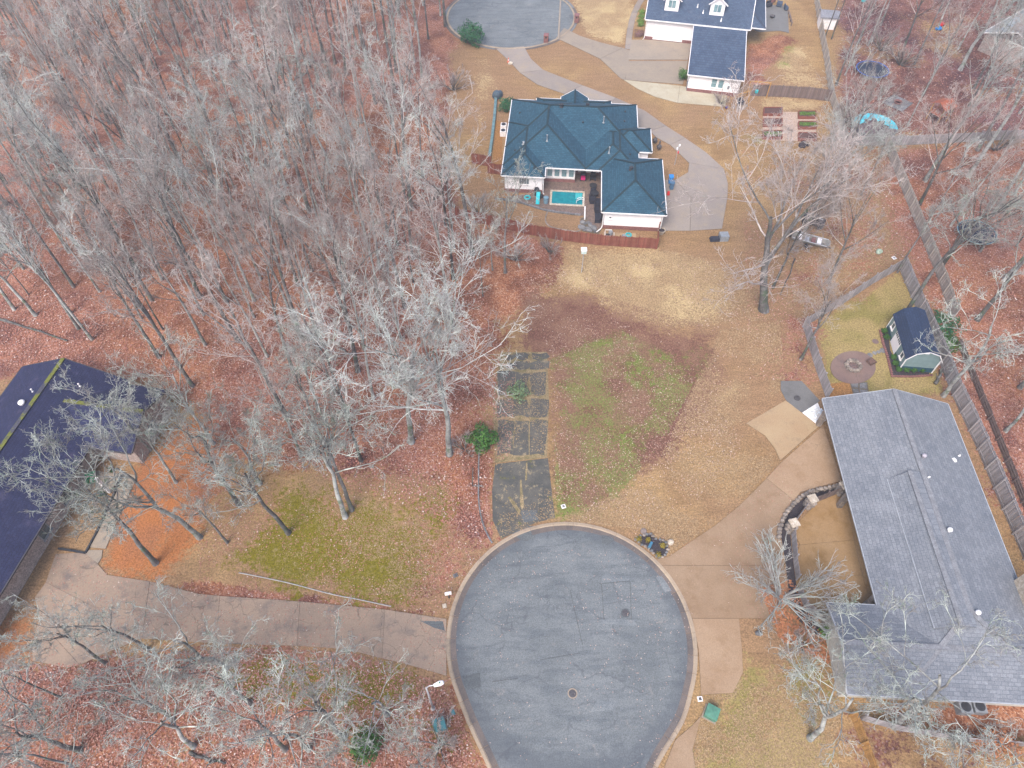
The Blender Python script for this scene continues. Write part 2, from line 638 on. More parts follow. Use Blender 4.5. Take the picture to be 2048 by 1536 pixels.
def litter_material():
    m, t, b = new_mat('fallen_leaf')
    n = N(t)
    isl = n.t.nodes.new('ShaderNodeNewGeometry').outputs['Random Per Island']
    c = n.mix(n.ramp(isl, 0.0, 0.5), (0.34, 0.15, 0.11), (0.25, 0.10, 0.075))
    c = n.mix(n.ramp(isl, 0.6, 0.8), c, (0.36, 0.20, 0.15))
    c = n.mix(n.ramp(isl, 0.92, 0.96), c, (0.50, 0.40, 0.36))
    t.links.new(c, b.inputs['Base Color'])
    b.inputs['Roughness'].default_value = 0.8
    return m


GROUND = ground_material()
ASPH = asphalt_material('asphalt')
ASPH_FAR = asphalt_material('asphalt_far', 1.05)
ASPH_PATCH = asphalt_material('asphalt_patch', 0.72, False)
ASPH_OLD = asphalt_material('asphalt_old', 0.66, False)


def weedy_asphalt():
    m, t, b = new_mat('asphalt_weedy')
    n = N(t)
    c = n.mix(n.ramp(n.noise(0.5, 4, 0.7), 0.35, 0.65), (0.060, 0.060, 0.056), (0.095, 0.088, 0.076))
    c = n.mix(n.ramp(n.noise(1.1, 5, 0.75, co=n.mapping(loc=(4, 1, 0))), 0.54, 0.66), c, (0.22, 0.175, 0.115))
    c = n.mix(n.ramp(n.noise(0.8, 4, 0.7, co=n.mapping(loc=(9, 6, 0))), 0.6, 0.7), c, (0.10, 0.095, 0.03))
    c = n.mix(n.ramp(n.noise(14, 3, 0.8), 0.25, 0.75), n.mix(1.0, c, (0.72,) * 3, 'MULTIPLY'), n.mix(1.0, c, (1.28,) * 3, 'MULTIPLY'))
    t.links.new(c, b.inputs['Base Color'])
    b.inputs['Roughness'].default_value = 0.9
    return m


ASPH_WEED = weedy_asphalt()
ASPH_LIGHT = asphalt_material('asphalt_light', 1.2, False)
KERBC = concrete_material('kerb_concrete', (0.31, 0.24, 0.17), (0.25, 0.19, 0.14), (0.15, 0.12, 0.10), 0.3, 0.6)
GUTTC = concrete_material('gutter_concrete', (0.135, 0.105, 0.09), (0.10, 0.085, 0.08), (0.065, 0.06, 0.062), 0.3, 0.8)
CONC_TAN = concrete_material('concrete_tan', (0.275, 0.188, 0.120), (0.235, 0.152, 0.092), (0.18, 0.105, 0.052), 0.1, 0.5)
CONC_RUST = concrete_material('concrete_rust', (0.29, 0.185, 0.095), (0.245, 0.145, 0.062), (0.175, 0.095, 0.028), 0.0, 0.7)
CONC_PALE = concrete_material('concrete_pale', (0.30, 0.215, 0.125), (0.265, 0.175, 0.10), (0.17, 0.12, 0.08), 0.0, 0.5)
CONC_OLD = concrete_material('concrete_old', (0.265, 0.192, 0.138), (0.215, 0.158, 0.12), (0.135, 0.108, 0.095), 1.0, 1.0)
CONC_FAR = concrete_material('concrete_far', (0.235, 0.196, 0.166), (0.205, 0.170, 0.150), (0.26, 0.205, 0.15), 0.0, 0.8)
CONC_YARD = concrete_material('concrete_yard', (0.25, 0.20, 0.15), (0.215, 0.175, 0.14), (0.18, 0.15, 0.125), 0.0, 0.6)
CONC_NEW = concrete_material('concrete_new', (0.36, 0.32, 0.24), (0.31, 0.26, 0.18), (0.25, 0.2, 0.13), 0.0, 0.5)
CONC_GREY = concrete_material('concrete_grey', (0.15, 0.145, 0.14), (0.125, 0.12, 0.118), (0.10, 0.095, 0.09), 0.5, 0.6)
JOINT = mat('joint_dirt', (0.13, 0.10, 0.07), (0.09, 0.07, 0.055), 3)
STRAW_GAP = mat('dry_grass_gap', (0.25, 0.185, 0.105), (0.13, 0.105, 0.05), 1.6, fine=9, fine_amt=0.4)
ROOF_TEAL = shingle_material('roof_slate_blue', (0.017, 0.056, 0.086), (0.030, 0.082, 0.118), (0.010, 0.034, 0.055))
CAP_TEAL = mat('ridge_slate_blue', (0.012, 0.026, 0.034), (0.018, 0.036, 0.045), 2, space='O', fine=12)
ROOF_GREY = shingle_material('roof_grey', (0.190, 0.197, 0.212), (0.145, 0.152, 0.168), (0.112, 0.118, 0.134), 0.30, 0.5, worn=(0.19, 0.195, 0.21))
CAP_GREY = mat('ridge_grey', (0.19, 0.19, 0.20), (0.145, 0.145, 0.155), 2, space='O', fine=10)
ROOF_NAVY = shingle_material('roof_dark_slate', (0.015, 0.018, 0.052), (0.022, 0.025, 0.066), (0.010, 0.012, 0.036), worn=(0.055, 0.048, 0.09), grain=0.45)
CAP_MOSS = mat('ridge_mossy', (0.05, 0.048, 0.065), (0.11, 0.115, 0.02), 1.1, space='O', lo=0.45, hi=0.55, fine=8)
ROOF_BLUE = shingle_material('roof_far_blue', (0.045, 0.066, 0.108), (0.066, 0.092, 0.138), (0.03, 0.043, 0.07), worn=(0.08, 0.095, 0.13))
ROOF_SHED = shingle_material('roof_shed_blue', (0.020, 0.034, 0.072), (0.027, 0.044, 0.088), (0.012, 0.02, 0.042), 0.24, 0.4)
ROOF_PALE = mat('roof_pale_metal', (0.26, 0.275, 0.27), (0.21, 0.225, 0.23), 0.8, fine=6)
WHITE = mat('white_paint', (0.78, 0.73, 0.72), (0.72, 0.675, 0.665), 0.8, space='O', rough=0.6, fine=6, fine_amt=0.06)
TRIM = mat('white_trim', (0.74, 0.71, 0.70), (0.62, 0.58, 0.56), 3, space='O', rough=0.5)
BRICK = mat('brick_red', (0.21, 0.095, 0.085), (0.15, 0.07, 0.068), 5, space='O', fine=14)
GLASS = mat('window_glass', (0.20, 0.30, 0.31), (0.10, 0.17, 0.19), 1.2, space='O', rough=0.12, spec=0.6)
GLASS_DK = mat('window_glass_dark', (0.055, 0.075, 0.085), (0.10, 0.13, 0.14), 1.2, space='O', rough=0.12, spec=0.6)
BRICK_BRN = mat('brick_brown', (0.33, 0.265, 0.235), (0.235, 0.185, 0.168), 4, space='O', fine=12, fine_amt=0.4)
FENCE_RED = wood_material('fence_redwood', (0.195, 0.062, 0.042), (0.15, 0.046, 0.034), (0.22, 0.09, 0.065))
FENCE_GREY = wood_material('fence_weathered', (0.31, 0.285, 0.285), (0.235, 0.215, 0.22), (0.16, 0.14, 0.138))
FENCE_TAN = wood_material('fence_tan', (0.35, 0.31, 0.27), (0.285, 0.245, 0.215), (0.22, 0.19, 0.17))
FENCE_BRN = wood_material('fence_brown', (0.155, 0.115, 0.105), (0.115, 0.085, 0.082), (0.19, 0.14, 0.12))
TIMBER = wood_material('timber_new', (0.36, 0.20, 0.07), (0.28, 0.145, 0.045), (0.3, 0.18, 0.08))
STONE = mat('field_stone', (0.26, 0.215, 0.18), (0.16, 0.135, 0.12), 2.5, fine=9, objvar=0.5)
STONE_GREY = mat('grey_stone', (0.17, 0.165, 0.165), (0.11, 0.11, 0.115), 2.5, fine=9, objvar=0.5)
STONE_PALE = mat('pale_stone', (0.42, 0.36, 0.29), (0.32, 0.26, 0.2), 2.5, fine=9, objvar=0.3)
MULCH = mat('dark_mulch', (0.045, 0.036, 0.04), (0.028, 0.023, 0.028), 6, fine=14, fine_amt=0.5)
BARKCHIP = mat('bark_chips', (0.27, 0.135, 0.045), (0.20, 0.095, 0.032), 4, fine=9, fine_amt=0.5)
IRON = mat('cast_iron', (0.085, 0.08, 0.085), (0.055, 0.05, 0.055), 6, rough=0.6, space='O')
DARK = mat('black_plastic', (0.022, 0.024, 0.030), (0.034, 0.035, 0.042), 3, rough=0.55, space='O')
NAVYP = mat('dark_wicker', (0.030, 0.032, 0.045), (0.019, 0.02, 0.03), 14, rough=0.7, space='O')
STEEL = mat('galvanised_steel', (0.45, 0.45, 0.46), (0.33, 0.33, 0.35), 3, rough=0.4, space='O', metal=0.3)
GREYM = mat('grey_metal', (0.22, 0.23, 0.245), (0.17, 0.18, 0.195), 3, rough=0.5, space='O')
TURQ = mat('turquoise_plastic', (0.03, 0.42, 0.44), (0.02, 0.33, 0.38), 3, rough=0.4, space='O')
BLUEP = mat('blue_plastic', (0.03, 0.20, 0.48), (0.02, 0.15, 0.38), 3, rough=0.4, space='O')
SEAGREEN = mat('utility_green', (0.075, 0.20, 0.14), (0.06, 0.155, 0.11), 4, rough=0.5, space='O')
SEABLUE = mat('utility_teal', (0.07, 0.22, 0.235), (0.055, 0.175, 0.19), 4, rough=0.5, space='O')
REDP = mat('red_paint', (0.55, 0.03, 0.03), (0.45, 0.02, 0.02), 3, rough=0.5, space='O')
PINK = mat('magenta_cloth', (0.55, 0.02, 0.16), (0.42, 0.015, 0.12), 3, rough=0.8, space='O')
ORANGE = mat('orange_plastic', (0.62, 0.11, 0.05), (0.5, 0.08, 0.04), 3, rough=0.6, space='O')
SIDING = mat('shed_siding', (0.17, 0.235, 0.235), (0.145, 0.205, 0.208), 2, space='O', rough=0.7)
SIDING_DK = mat('shed_siding_base', (0.028, 0.072, 0.10), (0.022, 0.058, 0.084), 2, space='O', rough=0.7)
BLUE_EDGE = mat('slate_edging', (0.12, 0.20, 0.21), (0.09, 0.15, 0.165), 1.5, fine=8)
BARK_A = bark_material('bark_lichen', (0.16, 0.148, 0.14), (0.32, 0.325, 0.305), (0.085, 0.115, 0.065), 0.75, 0.45)
BARK_B = bark_material('bark_grey', (0.125, 0.115, 0.112), (0.235, 0.228, 0.22), (0.09, 0.125, 0.078), 0.45, 0.45)
BARK_D = bark_material('bark_dark', (0.078, 0.072, 0.07), (0.17, 0.165, 0.155), (0.07, 0.10, 0.058), 0.45, 0.5)
TWIG_A = bark_material('twig_pale', (0.34, 0.315, 0.30), (0.46, 0.485, 0.445), (0.22, 0.285, 0.21), 0.6, 0.3)
TWIG_B = bark_material('twig_mauve', (0.31, 0.258, 0.238), (0.39, 0.345, 0.315), (0.23, 0.24, 0.185), 0.5, 0.2)
TWIG_C = bark_material('twig_oak', (0.235, 0.22, 0.205), (0.375, 0.40, 0.355), (0.14, 0.20, 0.13), 0.6, 0.45)
GREENLEAF = leafy_material('evergreen_leaf', (0.028, 0.085, 0.018), (0.065, 0.15, 0.03))
CEDAR = leafy_material('cedar_leaf', (0.02, 0.085, 0.04), (0.04, 0.13, 0.055))
YELLEAF = leafy_material('golden_leaf', (0.26, 0.19, 0.02), (0.17, 0.14, 0.03))
BROWNLEAF = leafy_material('dry_oak_leaf', (0.40, 0.17, 0.075), (0.26, 0.10, 0.05))
GRASSY = leafy_material('bed_greens', (0.075, 0.17, 0.025), (0.13, 0.23, 0.045))
LITTER = litter_material()

# ------------------------------------------------------------------ ground sheet with its cover zones
def sdist(X, Y, poly):
    """signed distance to a polygon, positive inside"""
    d = np.full(X.shape, 1e9)
    ins = np.zeros(X.shape, bool)
    n = len(poly)
    for i in range(n):
        ax, ay = poly[i]
        bx, by = poly[(i + 1) % n]
        ex, ey = bx - ax, by - ay
        wx, wy = X - ax, Y - ay
        t = np.clip((wx * ex + wy * ey) / (ex * ex + ey * ey + 1e-12), 0, 1)
        d = np.minimum(d, np.hypot(wx - ex * t, wy - ey * t))
        cond = (ay > Y) != (by > Y)
        with np.errstate(divide='ignore', invalid='ignore'):
            xi = ax + (Y - ay) / (by - ay + 1e-12) * ex
        ins ^= cond & (X < xi)
    return np.where(ins, d, -d)


ZONES = {
    'leaf': [([(-900, -250), (945, -250), (935, 60), (905, 120), (885, 300), (905, 420), (1060, 470), (1130, 500), (1115, 545),
               (1060, 590), (1010, 650), (1000, 720), (985, 900), (992, 1085), (960, 1112), (890, 1055), (850, 965), (740, 935),
               (600, 945), (440, 905), (420, 830), (300, 790), (-500, 700)], 1.0, 2.5),
             ([(-900, 1345), (60, 1345), (200, 1325), (450, 1290), (700, 1300), (890, 1358), (930, 1440), (985, 1560), (800, 1900), (-900, 1900)], 0.9, 2.0),
             ([(380, 1160), (560, 1185), (700, 1200), (890, 1225), (895, 1240), (600, 1212), (440, 1198), (330, 1180)], 0.9, 0.6),
             ([(740, 1120), (900, 1040), (970, 1105), (900, 1180), (880, 1225), (790, 1205), (800, 1150)], 0.62, 1.5),
             ([(1830, 290), (2700, 240), (2700, 1300), (2080, 1130), (1960, 880), (1905, 745), (1870, 640), (1810, 535), (1770, 420), (1750, 300)], 0.95, 3.0),
             ([(1560, 300), (1770, 300), (1800, 530), (1660, 620), (1560, 560)], 0.42, 3.0),
             ([(1490, 170), (1500, 90), (1560, 65), (1600, 80), (1560, 110), (1530, 150), (1560, 175)], 0.9, 1.2),
             ([(1750, 1400), (2300, 1410), (2300, 1490), (1800, 1470)], 0.8, 0.8),
             ([(1560, 620), (1640, 640), (1640, 760), (1570, 755)], 0.5, 2.0)],
    'straw': [([(1125, 500), (1330, 505), (1465, 535), (1458, 620), (1440, 655), (1330, 648), (1260, 642), (1200, 600), (1110, 560)], 0.95, 2.5),
              ([(1390, 815), (1480, 752), (1480, 785), (1410, 835)], 0.85, 1.0),
              ([(1140, -120), (1280, -120), (1262, 40), (1245, 85), (1190, 75), (1160, 40)], 1.0, 1.5),
              ([(935, 115), (985, 110), (990, 190), (960, 260)], 0.5, 2.0),
              ([(1520, 190), (1660, 200), (1655, 218), (1525, 222)], 0.6, 1.0),
              ([(1550, 110), (1600, 90), (1640, 180), (1560, 170)], 0.55, 2.0)],
    'weed': [([(1035, 610), (1190, 590), (1330, 655), (1445, 660), (1425, 780), (1390, 850), (1310, 940), (1250, 1000), (1190, 1040),
               (1112, 1040), (1098, 920), (1093, 725), (1040, 690)], 0.95, 2.0),
             ([(990, 560), (1100, 560), (1060, 640), (1000, 680)], 0.6, 1.5)],
    'green': [([(1110, 760), (1160, 680), (1240, 670), (1320, 720), (1370, 770), (1320, 870), (1250, 960), (1195, 1030), (1112, 1035), (1100, 920), (1104, 800)], 0.85, 2.0),
              ([(1380, 690), (1480, 690), (1470, 760), (1390, 770)], 0.40, 2.0),
              ([(1096, 860), (1112, 860), (1118, 1000), (1104, 1000)], 0.75, 0.4),
              ([(1370, 210), (1460, 218), (1530, 250), (1520, 290), (1430, 250)], 0.45, 2.0),
              ([(1530, 85), (1580, 80), (1590, 130), (1540, 130)], 0.55, 1.5),
              ([(1030, 690), (1000, 900), (985, 905), (970, 720)], 0.5, 1.5),
              ([(1960, 640), (2200, 640), (2300, 1000), (2040, 1000)], 0.42, 2.0)],
    'moss': [([(545, 950), (620, 950), (690, 1000), (780, 985), (900, 955), (942, 1005), (930, 1055), (870, 1130), (830, 1170), (800, 1200),
               (700, 1208), (600, 1190), (470, 1172), (400, 1150), (430, 1100), (520, 1050)], 0.78, 2.5),
             ([(400, 1315), (560, 1312), (700, 1335), (840, 1350), (880, 1410), (640, 1420), (440, 1390)], 0.72, 1.5),
             ([(600, 1400), (900, 1420), (930, 1500), (700, 1540)], 0.4, 2.0),
             ([(80, 1380), (140, 1380), (150, 1440), (90, 1450)], 0.5, 1.0)],
    'soil': [([(240, 980), (320, 880), (420, 825), (455, 880), (440, 960), (405, 1010), (392, 1090), (345, 1145), (250, 1165), (205, 1130)], 0.85, 1.5),
             ([(-60, 1230), (60, 1245), (70, 1300), (40, 1370), (-60, 1380)], 0.7, 1.5),
             ([(120, 1400), (190, 1410), (220, 1460), (170, 1480), (120, 1440)], 0.65, 1.0)],
    'olive': [([(1640, 645), (1798, 540), (1840, 630), (1895, 790), (1655, 800)], 1.0, 0.8),
              ([(1480, 1290), (1660, 1290), (1690, 1410), (1640, 1600), (1350, 1600), (1400, 1400)], 0.62, 2.0),
              ([(800, 980), (930, 970), (940, 1040), (860, 1160), (640, 1150), (660, 1050)], 0.55, 2.0)],
    'bark': [([(1008, 245), (992, 245), (975, 330), (1000, 335)], 0.0, 0.5)],
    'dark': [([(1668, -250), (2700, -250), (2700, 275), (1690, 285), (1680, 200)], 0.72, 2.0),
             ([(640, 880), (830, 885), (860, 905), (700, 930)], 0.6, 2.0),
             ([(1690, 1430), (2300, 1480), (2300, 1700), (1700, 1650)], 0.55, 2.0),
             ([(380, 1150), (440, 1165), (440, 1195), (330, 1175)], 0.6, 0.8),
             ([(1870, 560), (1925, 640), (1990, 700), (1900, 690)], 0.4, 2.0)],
}


def coords(lo, hi, step, far):
    inner = np.arange(lo, hi + 1e-6, step)
    k, out = step * 2, []
    x = hi + k
    while x < far:
        out.append(x)
        k *= 1.35
        x += k
    o = np.array(out + [far])
    mirror = lo - (o - hi)
    return np.concatenate([mirror[::-1], inner, o])


GX = coords(-100, 100, 0.5, 900)
GY = coords(-8, 142, 0.5, 900)
XX, YY = np.meshgrid(GX, GY)
WT = {}
for k, lst in ZONES.items():
    w = np.zeros(XX.shape)
    for poly, amt, soft in lst:
        s = sdist(XX, YY, PP(poly))
        w = np.maximum(w, amt * np.clip(0.5 + s / (2 * soft), 0, 1))
    WT[k] = w


def vnoise(x, y, f, seed):
    """smooth value noise on a hashed lattice, 0..1"""
    q = np.random.default_rng(seed)
    T = q.random((256, 256))
    u, v = x * f + 91.3, y * f + 47.7
    i, j = np.floor(u).astype(int), np.floor(v).astype(int)
    a, b = u - i, v - j
    a, b = a * a * (3 - 2 * a), b * b * (3 - 2 * b)
    g = lambda m, n: T[m % 256, n % 256]
    return (g(i, j) * (1 - a) + g(i + 1, j) * a) * (1 - b) + (g(i, j + 1) * (1 - a) + g(i + 1, j + 1) * a) * b


def fbm(x, y, f, seed, octv=4, gain=0.6):
    s, a, t = 0, 1.0, 0
    for k in range(octv):
        s = s + a * vnoise(x, y, f * 2 ** k, seed + k)
        t += a
        a *= gain
    return s / t


WT['green'] = WT['green'] + (fbm(XX, YY, 0.11, 301, 3, .6) - .5) * 1.3 * np.clip(WT['green'] * 4, 0, 1)
for _i, k in enumerate(WT):
    WT[k] = WT[k] + (fbm(XX, YY, 0.16, 40 + 9 * _i, 4, 0.75) - 0.5) * 1.25 * np.clip(WT[k] * 4, 0, 1)
N_BIG = fbm(XX, YY, 0.06, 3, 4, 0.6)
N_MID = fbm(XX, YY, 0.35, 23, 3, 0.7)


def build_ground():
    h = np.zeros(XX.shape)
    for f, a in ((0.35, 1.0), (0.9, 0.6), (2.1, 0.4)):
        ph = rng.uniform(0, 6, 4)
        h += a * np.sin(XX * f + ph[0] + 1.3 * np.sin(YY * f * 0.7 + ph[1])) * np.sin(YY * f + ph[2] + 1.1 * np.sin(XX * f * 0.8 + ph[3]))
    z = -0.02 - 0.05 * WT['leaf'].clip(0, 1) * (1 + h / 2)
    z = np.clip(z, -0.2, -0.01)
    ny, nx = XX.shape
    v = np.stack([XX, YY, z], -1).reshape(-1, 3)
    i = np.arange(ny - 1)[:, None] * nx + np.arange(nx - 1)[None, :]
    q = np.stack([i, i + 1, i + nx + 1, i + nx], -1).reshape(-1, 4)
    me = bpy.data.meshes.new('ground')
    me.vertices.add(len(v))
    me.vertices.foreach_set('co', v.ravel())
    me.loops.add(q.size)
    me.loops.foreach_set('vertex_index', q.ravel().astype(np.int32))
    me.polygons.add(len(q))
    me.polygons.foreach_set('loop_start', np.arange(0, q.size, 4, dtype=np.int32))
    me.polygons.foreach_set('use_smooth', np.ones(len(q), bool))
    for nm, ks in (('cover_a', ('leaf', 'straw', 'weed')), ('cover_b', ('green', 'moss', 'soil')), ('cover_c', ('olive', 'bark', 'dark'))):
        at = me.attributes.new(nm, 'FLOAT_COLOR', 'POINT')
        c = np.ones((len(v), 4))
        for j, k in enumerate(ks):
            c[:, j] = WT[k].ravel()
        if nm == 'cover_a':
            c[:, 3] = N_BIG.ravel()
        if nm == 'cover_b':
            c[:, 3] = N_MID.ravel()
        at.data.foreach_set('color', c.ravel())
    me.materials.append(GROUND)
    me.update()
    me.validate()
    o = bpy.data.objects.new('ground', me)
    COL.objects.link(o)
    return struct(o)


build_ground()

# ------------------------------------------------------------------ roads, kerbs, driveways
def arc(cx, cy, r, a0, a1, n):
    return [(cx + r * math.cos(R(a0 + (a1 - a0) * i / n)), cy + r * math.sin(R(a0 + (a1 - a0) * i / n))) for i in range(n + 1)]


def resample(pts, step):
    out = [Vector(pts[0])]
    acc = 0.0
    for a, b in zip(pts[:-1], pts[1:]):
        a, b = Vector(a), Vector(b)
        L = (b - a).length
        while acc + L >= step:
            t = (step - acc) / L
            a = a + (b - a) * t
            out.append(a.copy())
            L = (b - a).length
            acc = 0.0
        acc += L
    out.append(Vector(pts[-1]))
    return out


def offset_line(pts, d):
    out = []
    for i, p in enumerate(pts):
        t = (Vector(pts[min(i + 1, len(pts) - 1)]) - Vector(pts[max(i - 1, 0)])).normalized()
        out.append((p[0] - t.y * d, p[1] + t.x * d))
    return out


def kerbed_road(name, outline, asph, seg=1.9, kerb_w=0.82, inner_side=-1):
    """outline: open polyline of the kerb's back edge; the road lies to its right"""
    fine = [tuple(p) for p in resample(outline, 0.38)]
    inner = offset_line(fine, inner_side * (kerb_w - 0.02))
    road = MB().sheet(inner, 0.02).build(name, asph)
    struct(road)
    prof = [(0, -0.05), (0, 0.085), (0.24, 0.09), (0.34, 0.03)]
    gprof = [(0.345, 0.028), (kerb_w, 0.024), (kerb_w, -0.05)]
    k = max(2, round(seg / 0.38))
    q = random.Random(3)
    i = 0
    while i < len(fine) - 1:
        j = min(i + k + q.choice((-1, 0, 0, 1)), len(fine) - 1)
        for nm, pr, mt in (('kerb_segment', prof, KERBC), ('gutter_segment', gprof, GUTTC)):
            mb = MB()
            n = j - i + 1
            dz = q.uniform(-0.008, 0.008)
            vs = []
            for a in range(i, j + 1):
                t = (Vector(fine[min(a + 1, len(fine) - 1)]) - Vector(fine[max(a - 1, 0)])).normalized()
                g = 0.012 * (1 if a == i else -1 if a == j else 0)
                for d, z in pr:
                    dd = inner_side * d
                    vs.append((fine[a][0] - t.y * dd + t.x * g, fine[a][1] + t.x * dd + t.y * g, z + (dz if z > 0 else 0)))
            m = len(pr)
            fs = [(a * m + b, (a + 1) * m + b, (a + 1) * m + b + 1, a * m + b + 1) for a in range(n - 1) for b in range(m - 1)]
            mb.add(vs, [f[::-1] for f in fs])
            mb.build(nm, mt, road)
        i = j
    return road


CC = (5.03, 17.9)
RAD = 10.6
o1 = [(0.6, -60), (0.6, -2), (0.4, 2), (-0.4, 5), (-1.87, 8.08), (-3.6, 11.3)]
o2 = [(13.65, 11.3), (11.13, 8.08), (9.85, 5), (9.45, 2), (9.35, -2), (9.35, -60)]
outline = [(0.6, -60)] + curve_pts(o1[1:] + [arc(*CC, RAD, 201, 200, 1)[0]], 4)[:-1] + arc(*CC, RAD, 201, -21, 60) + curve_pts([arc(*CC, RAD, -21, -20, 1)[0]] + o2[:-1], 4)[1:] + [(9.35, -60)]
main_road = kerbed_road('cul_de_sac_road', outline, ASPH)
c2 = (-0.2, 126.9)
far_out = [(-3.6, 320), (-3.6, 139)] + arc(*c2, 11.2, 110, 430, 60) + [(4.6, 139), (4.6, 320)]
far_road = kerbed_road('far_cul_de_sac_road', far_out, ASPH_FAR, 3.0)

# darker squares and strips cut into the asphalt
for poly in ([(1003, 1052), (1068, 1052), (1070, 1078), (1050, 1083), (1042, 1080)],
             [(1203, 1070), (1218, 1072), (1232, 1080), (1214, 1090), (1203, 1088)],
             [(925, 1352), (960, 1345), (962, 1375), (932, 1380)]):
    MB().sheet(PP(poly), 0.025).build('asphalt_patch', ASPH_PATCH, main_road)
for poly in ([(1205, 1150), (1258, 1153), (1258, 1163), (1203, 1165)],
             [(1204, 1238), (1270, 1240), (1273, 1252), (1205, 1247)],
             [(1195, 1400), (1230, 1405), (1225, 1420), (1180, 1425)],
             [(1312, 1155), (1325, 1145), (1350, 1180), (1330, 1185)]):
    MB().sheet(PP(poly), 0.0245).build('asphalt_patch', ASPH_LIGHT, main_road)
# saw-cut seams round the repaired square
for a, b in (((1198, 1168), (1260, 1162)), ((1260, 1162), (1263, 1240)), ((1203, 1168), (1208, 1240)), ((1140, 1180), (1165, 1290)), ((1080, 1320), (1160, 1306)), ((985, 1363), (1035, 1357))):
    mb = MB()
    p0, p1 = P(*a), P(*b)
    d = Vector((p1[0] - p0[0], p1[1] - p0[1])).normalized() * .035
    mb.sheet([(p0[0] - d.y, p0[1] + d.x), (p0[0] + d.y, p0[1] - d.x), (p1[0] + d.y, p1[1] - d.x), (p1[0] - d.y, p1[1] + d.x)], .0265)
    mb.build('asphalt_seam', ASPH_OLD, main_road)


def slabs(name, polys, m, top=0.045, gap=0.02, part='slab', base=JOINT, jitter=0.006):
    b = MB()
    w = [PP(p) if p[0][0] > 200 or p[0][1] > 200 or p[0][0] < -200 else p for p in polys]
    for p in w:
        b.sheet(p, 0.0)
    o = struct(b.build(name, base))
    o.location.z = 0.008
    q = random.Random(len(polys))
    for p in w:
        mm = m
        MB().prism(shrink(p, gap), -0.02, top + q.uniform(-jitter, jitter)).build(part, mm, o)
    return o


# old cracked driveway of the left house
left_drive = slabs('left_driveway', [
    [(893, 1238), (770, 1219), (764, 1317), (800, 1325), (860, 1342), (893, 1352)],
    [(770, 1219), (600, 1203), (594, 1292), (690, 1298), (764, 1317)],
    [(600, 1203), (440, 1192), (432, 1287), (594, 1292)],
    [(440, 1192), (398, 1188), (300, 1163), (285, 1277), (432, 1287)],
    [(300, 1163), (215, 1150), (175, 1105), (112, 1108), (92, 1165), (190, 1215), (292, 1222)],
    [(292, 1222), (190, 1215), (92, 1165), (70, 1195), (78, 1240), (160, 1330), (215, 1305), (285, 1277)],
    [(78, 1240), (64, 1290), (66, 1322), (135, 1336), (160, 1330)]], CONC_OLD, gap=0.012)
MB().sheet(PP([(840, 1242), (886, 1243), (890, 1262), (868, 1256)]), 0.056).build('asphalt_patch', ASPH_PATCH, left_drive)

# overgrown driveway stub of the empty lot
stub = slabs('vacant_lot_driveway', [
    [(990, 928), (1096, 916), (1110, 1036), (1070, 1046), (1002, 1078), (985, 1040), (984, 980)]], ASPH_WEED, 0.03, 0.03)
MB().sheet(PP([(1042, 1022), (1074, 1020), (1076, 1040), (1046, 1046)]), 0.041).build('asphalt_patch', ASPH_PATCH, stub)
for poly in ([(1040, 960), (1043, 960), (1048, 1012), (1044, 1020), (1040, 1012)],
             [(1015, 995), (1020, 993), (1042, 1022), (1038, 1030), (1026, 1012)],
             [(1052, 925), (1055, 925), (1054, 960), (1050, 962)]):
    MB().sheet(PP(poly), 0.04).build('dry_grass_tuft', STRAW_GAP, stub)
pcs = []
cols = [(1000, 1030, 1032), (1031, 1060, 1061), (1061, 1097, 1097)]
ys = [705, 722, 742, 795, 838, 914]
q = random.Random(5)
for r_ in range(5):
    y0, y1 = ys[r_], ys[r_ + 1]
    for c_ in range(3):
        x0, x1 = cols[c_][0], cols[c_][1]
        if c_ == 0 and r_ < 2:
            x0 = 1012
        sk = -4 * (r_ / 4)
        j = lambda: q.uniform(-4.5, 4.5)
        pcs.append([(x0 + j() + sk, y0 + 3 + j() * .6), ((x0 + x1) / 2 + sk, y0 + 2 + j()), (x1 + j() + sk, y0 + 3 + j() * .6), (x1 + j() + sk, (y0 + y1) / 2),
                    (x1 + j() + sk, y1 - 3 + j() * .6), ((x0 + x1) / 2 + sk, y1 - 4 + j()), (x0 + j() + sk, y1 - 3 + j() * .6)])
broken = MB().sheet(PP([(1002, 704), (1094, 704), (1098, 800), (1094, 915), (990, 926), (985, 800)]), 0.006).build('broken_pavement_bed', STRAW_GAP)
struct(broken)
for p in pcs:
    MB().prism(shrink(PP(p), 0.03), -0.02, 0.035 + q.uniform(-.01, .015)).build('asphalt_slab', ASPH_WEED, broken)

# driveway and forecourt of the grey-roofed house
right_drive = slabs('right_driveway', [
    [(1562, 925), (1646, 851), (1683, 962), (1600, 985), (1590, 1003), (1533, 957)],
    [(1533, 957), (1590, 1003), (1572, 1040), (1566, 1131), (1322, 1131), (1308, 1120), (1338, 1113), (1430, 1051), (1478, 1012)],
    [(1322, 1131), (1566, 1131), (1580, 1180), (1560, 1237), (1384, 1237), (1362, 1190)],
    [(1384, 1237), (1478, 1237), (1484, 1300), (1486, 1345), (1466, 1386), (1402, 1390), (1397, 1300)],
    [(1402, 1432), (1385, 1450), (1350, 1480), (1330, 1530), (1320, 1590), (1400, 1590), (1385, 1500)]], CONC_TAN, gap=0.018)
slabs('forecourt', [
    [(1583, 1058), (1640, 1000), (1690, 983), (1708, 1080), (1600, 1090)],
    [(1600, 1090), (1708, 1080), (1725, 1150), (1590, 1160), (1585, 1120)],
    [(1590, 1160), (1725, 1150), (1745, 1212), (1660, 1230), (1640, 1250), (1602, 1205)],
    [(1690, 983), (1720, 975), (1790, 1190), (1800, 1222), (1745, 1212), (1725, 1150), (1708, 1080)]], CONC_RUST, gap=0.015)
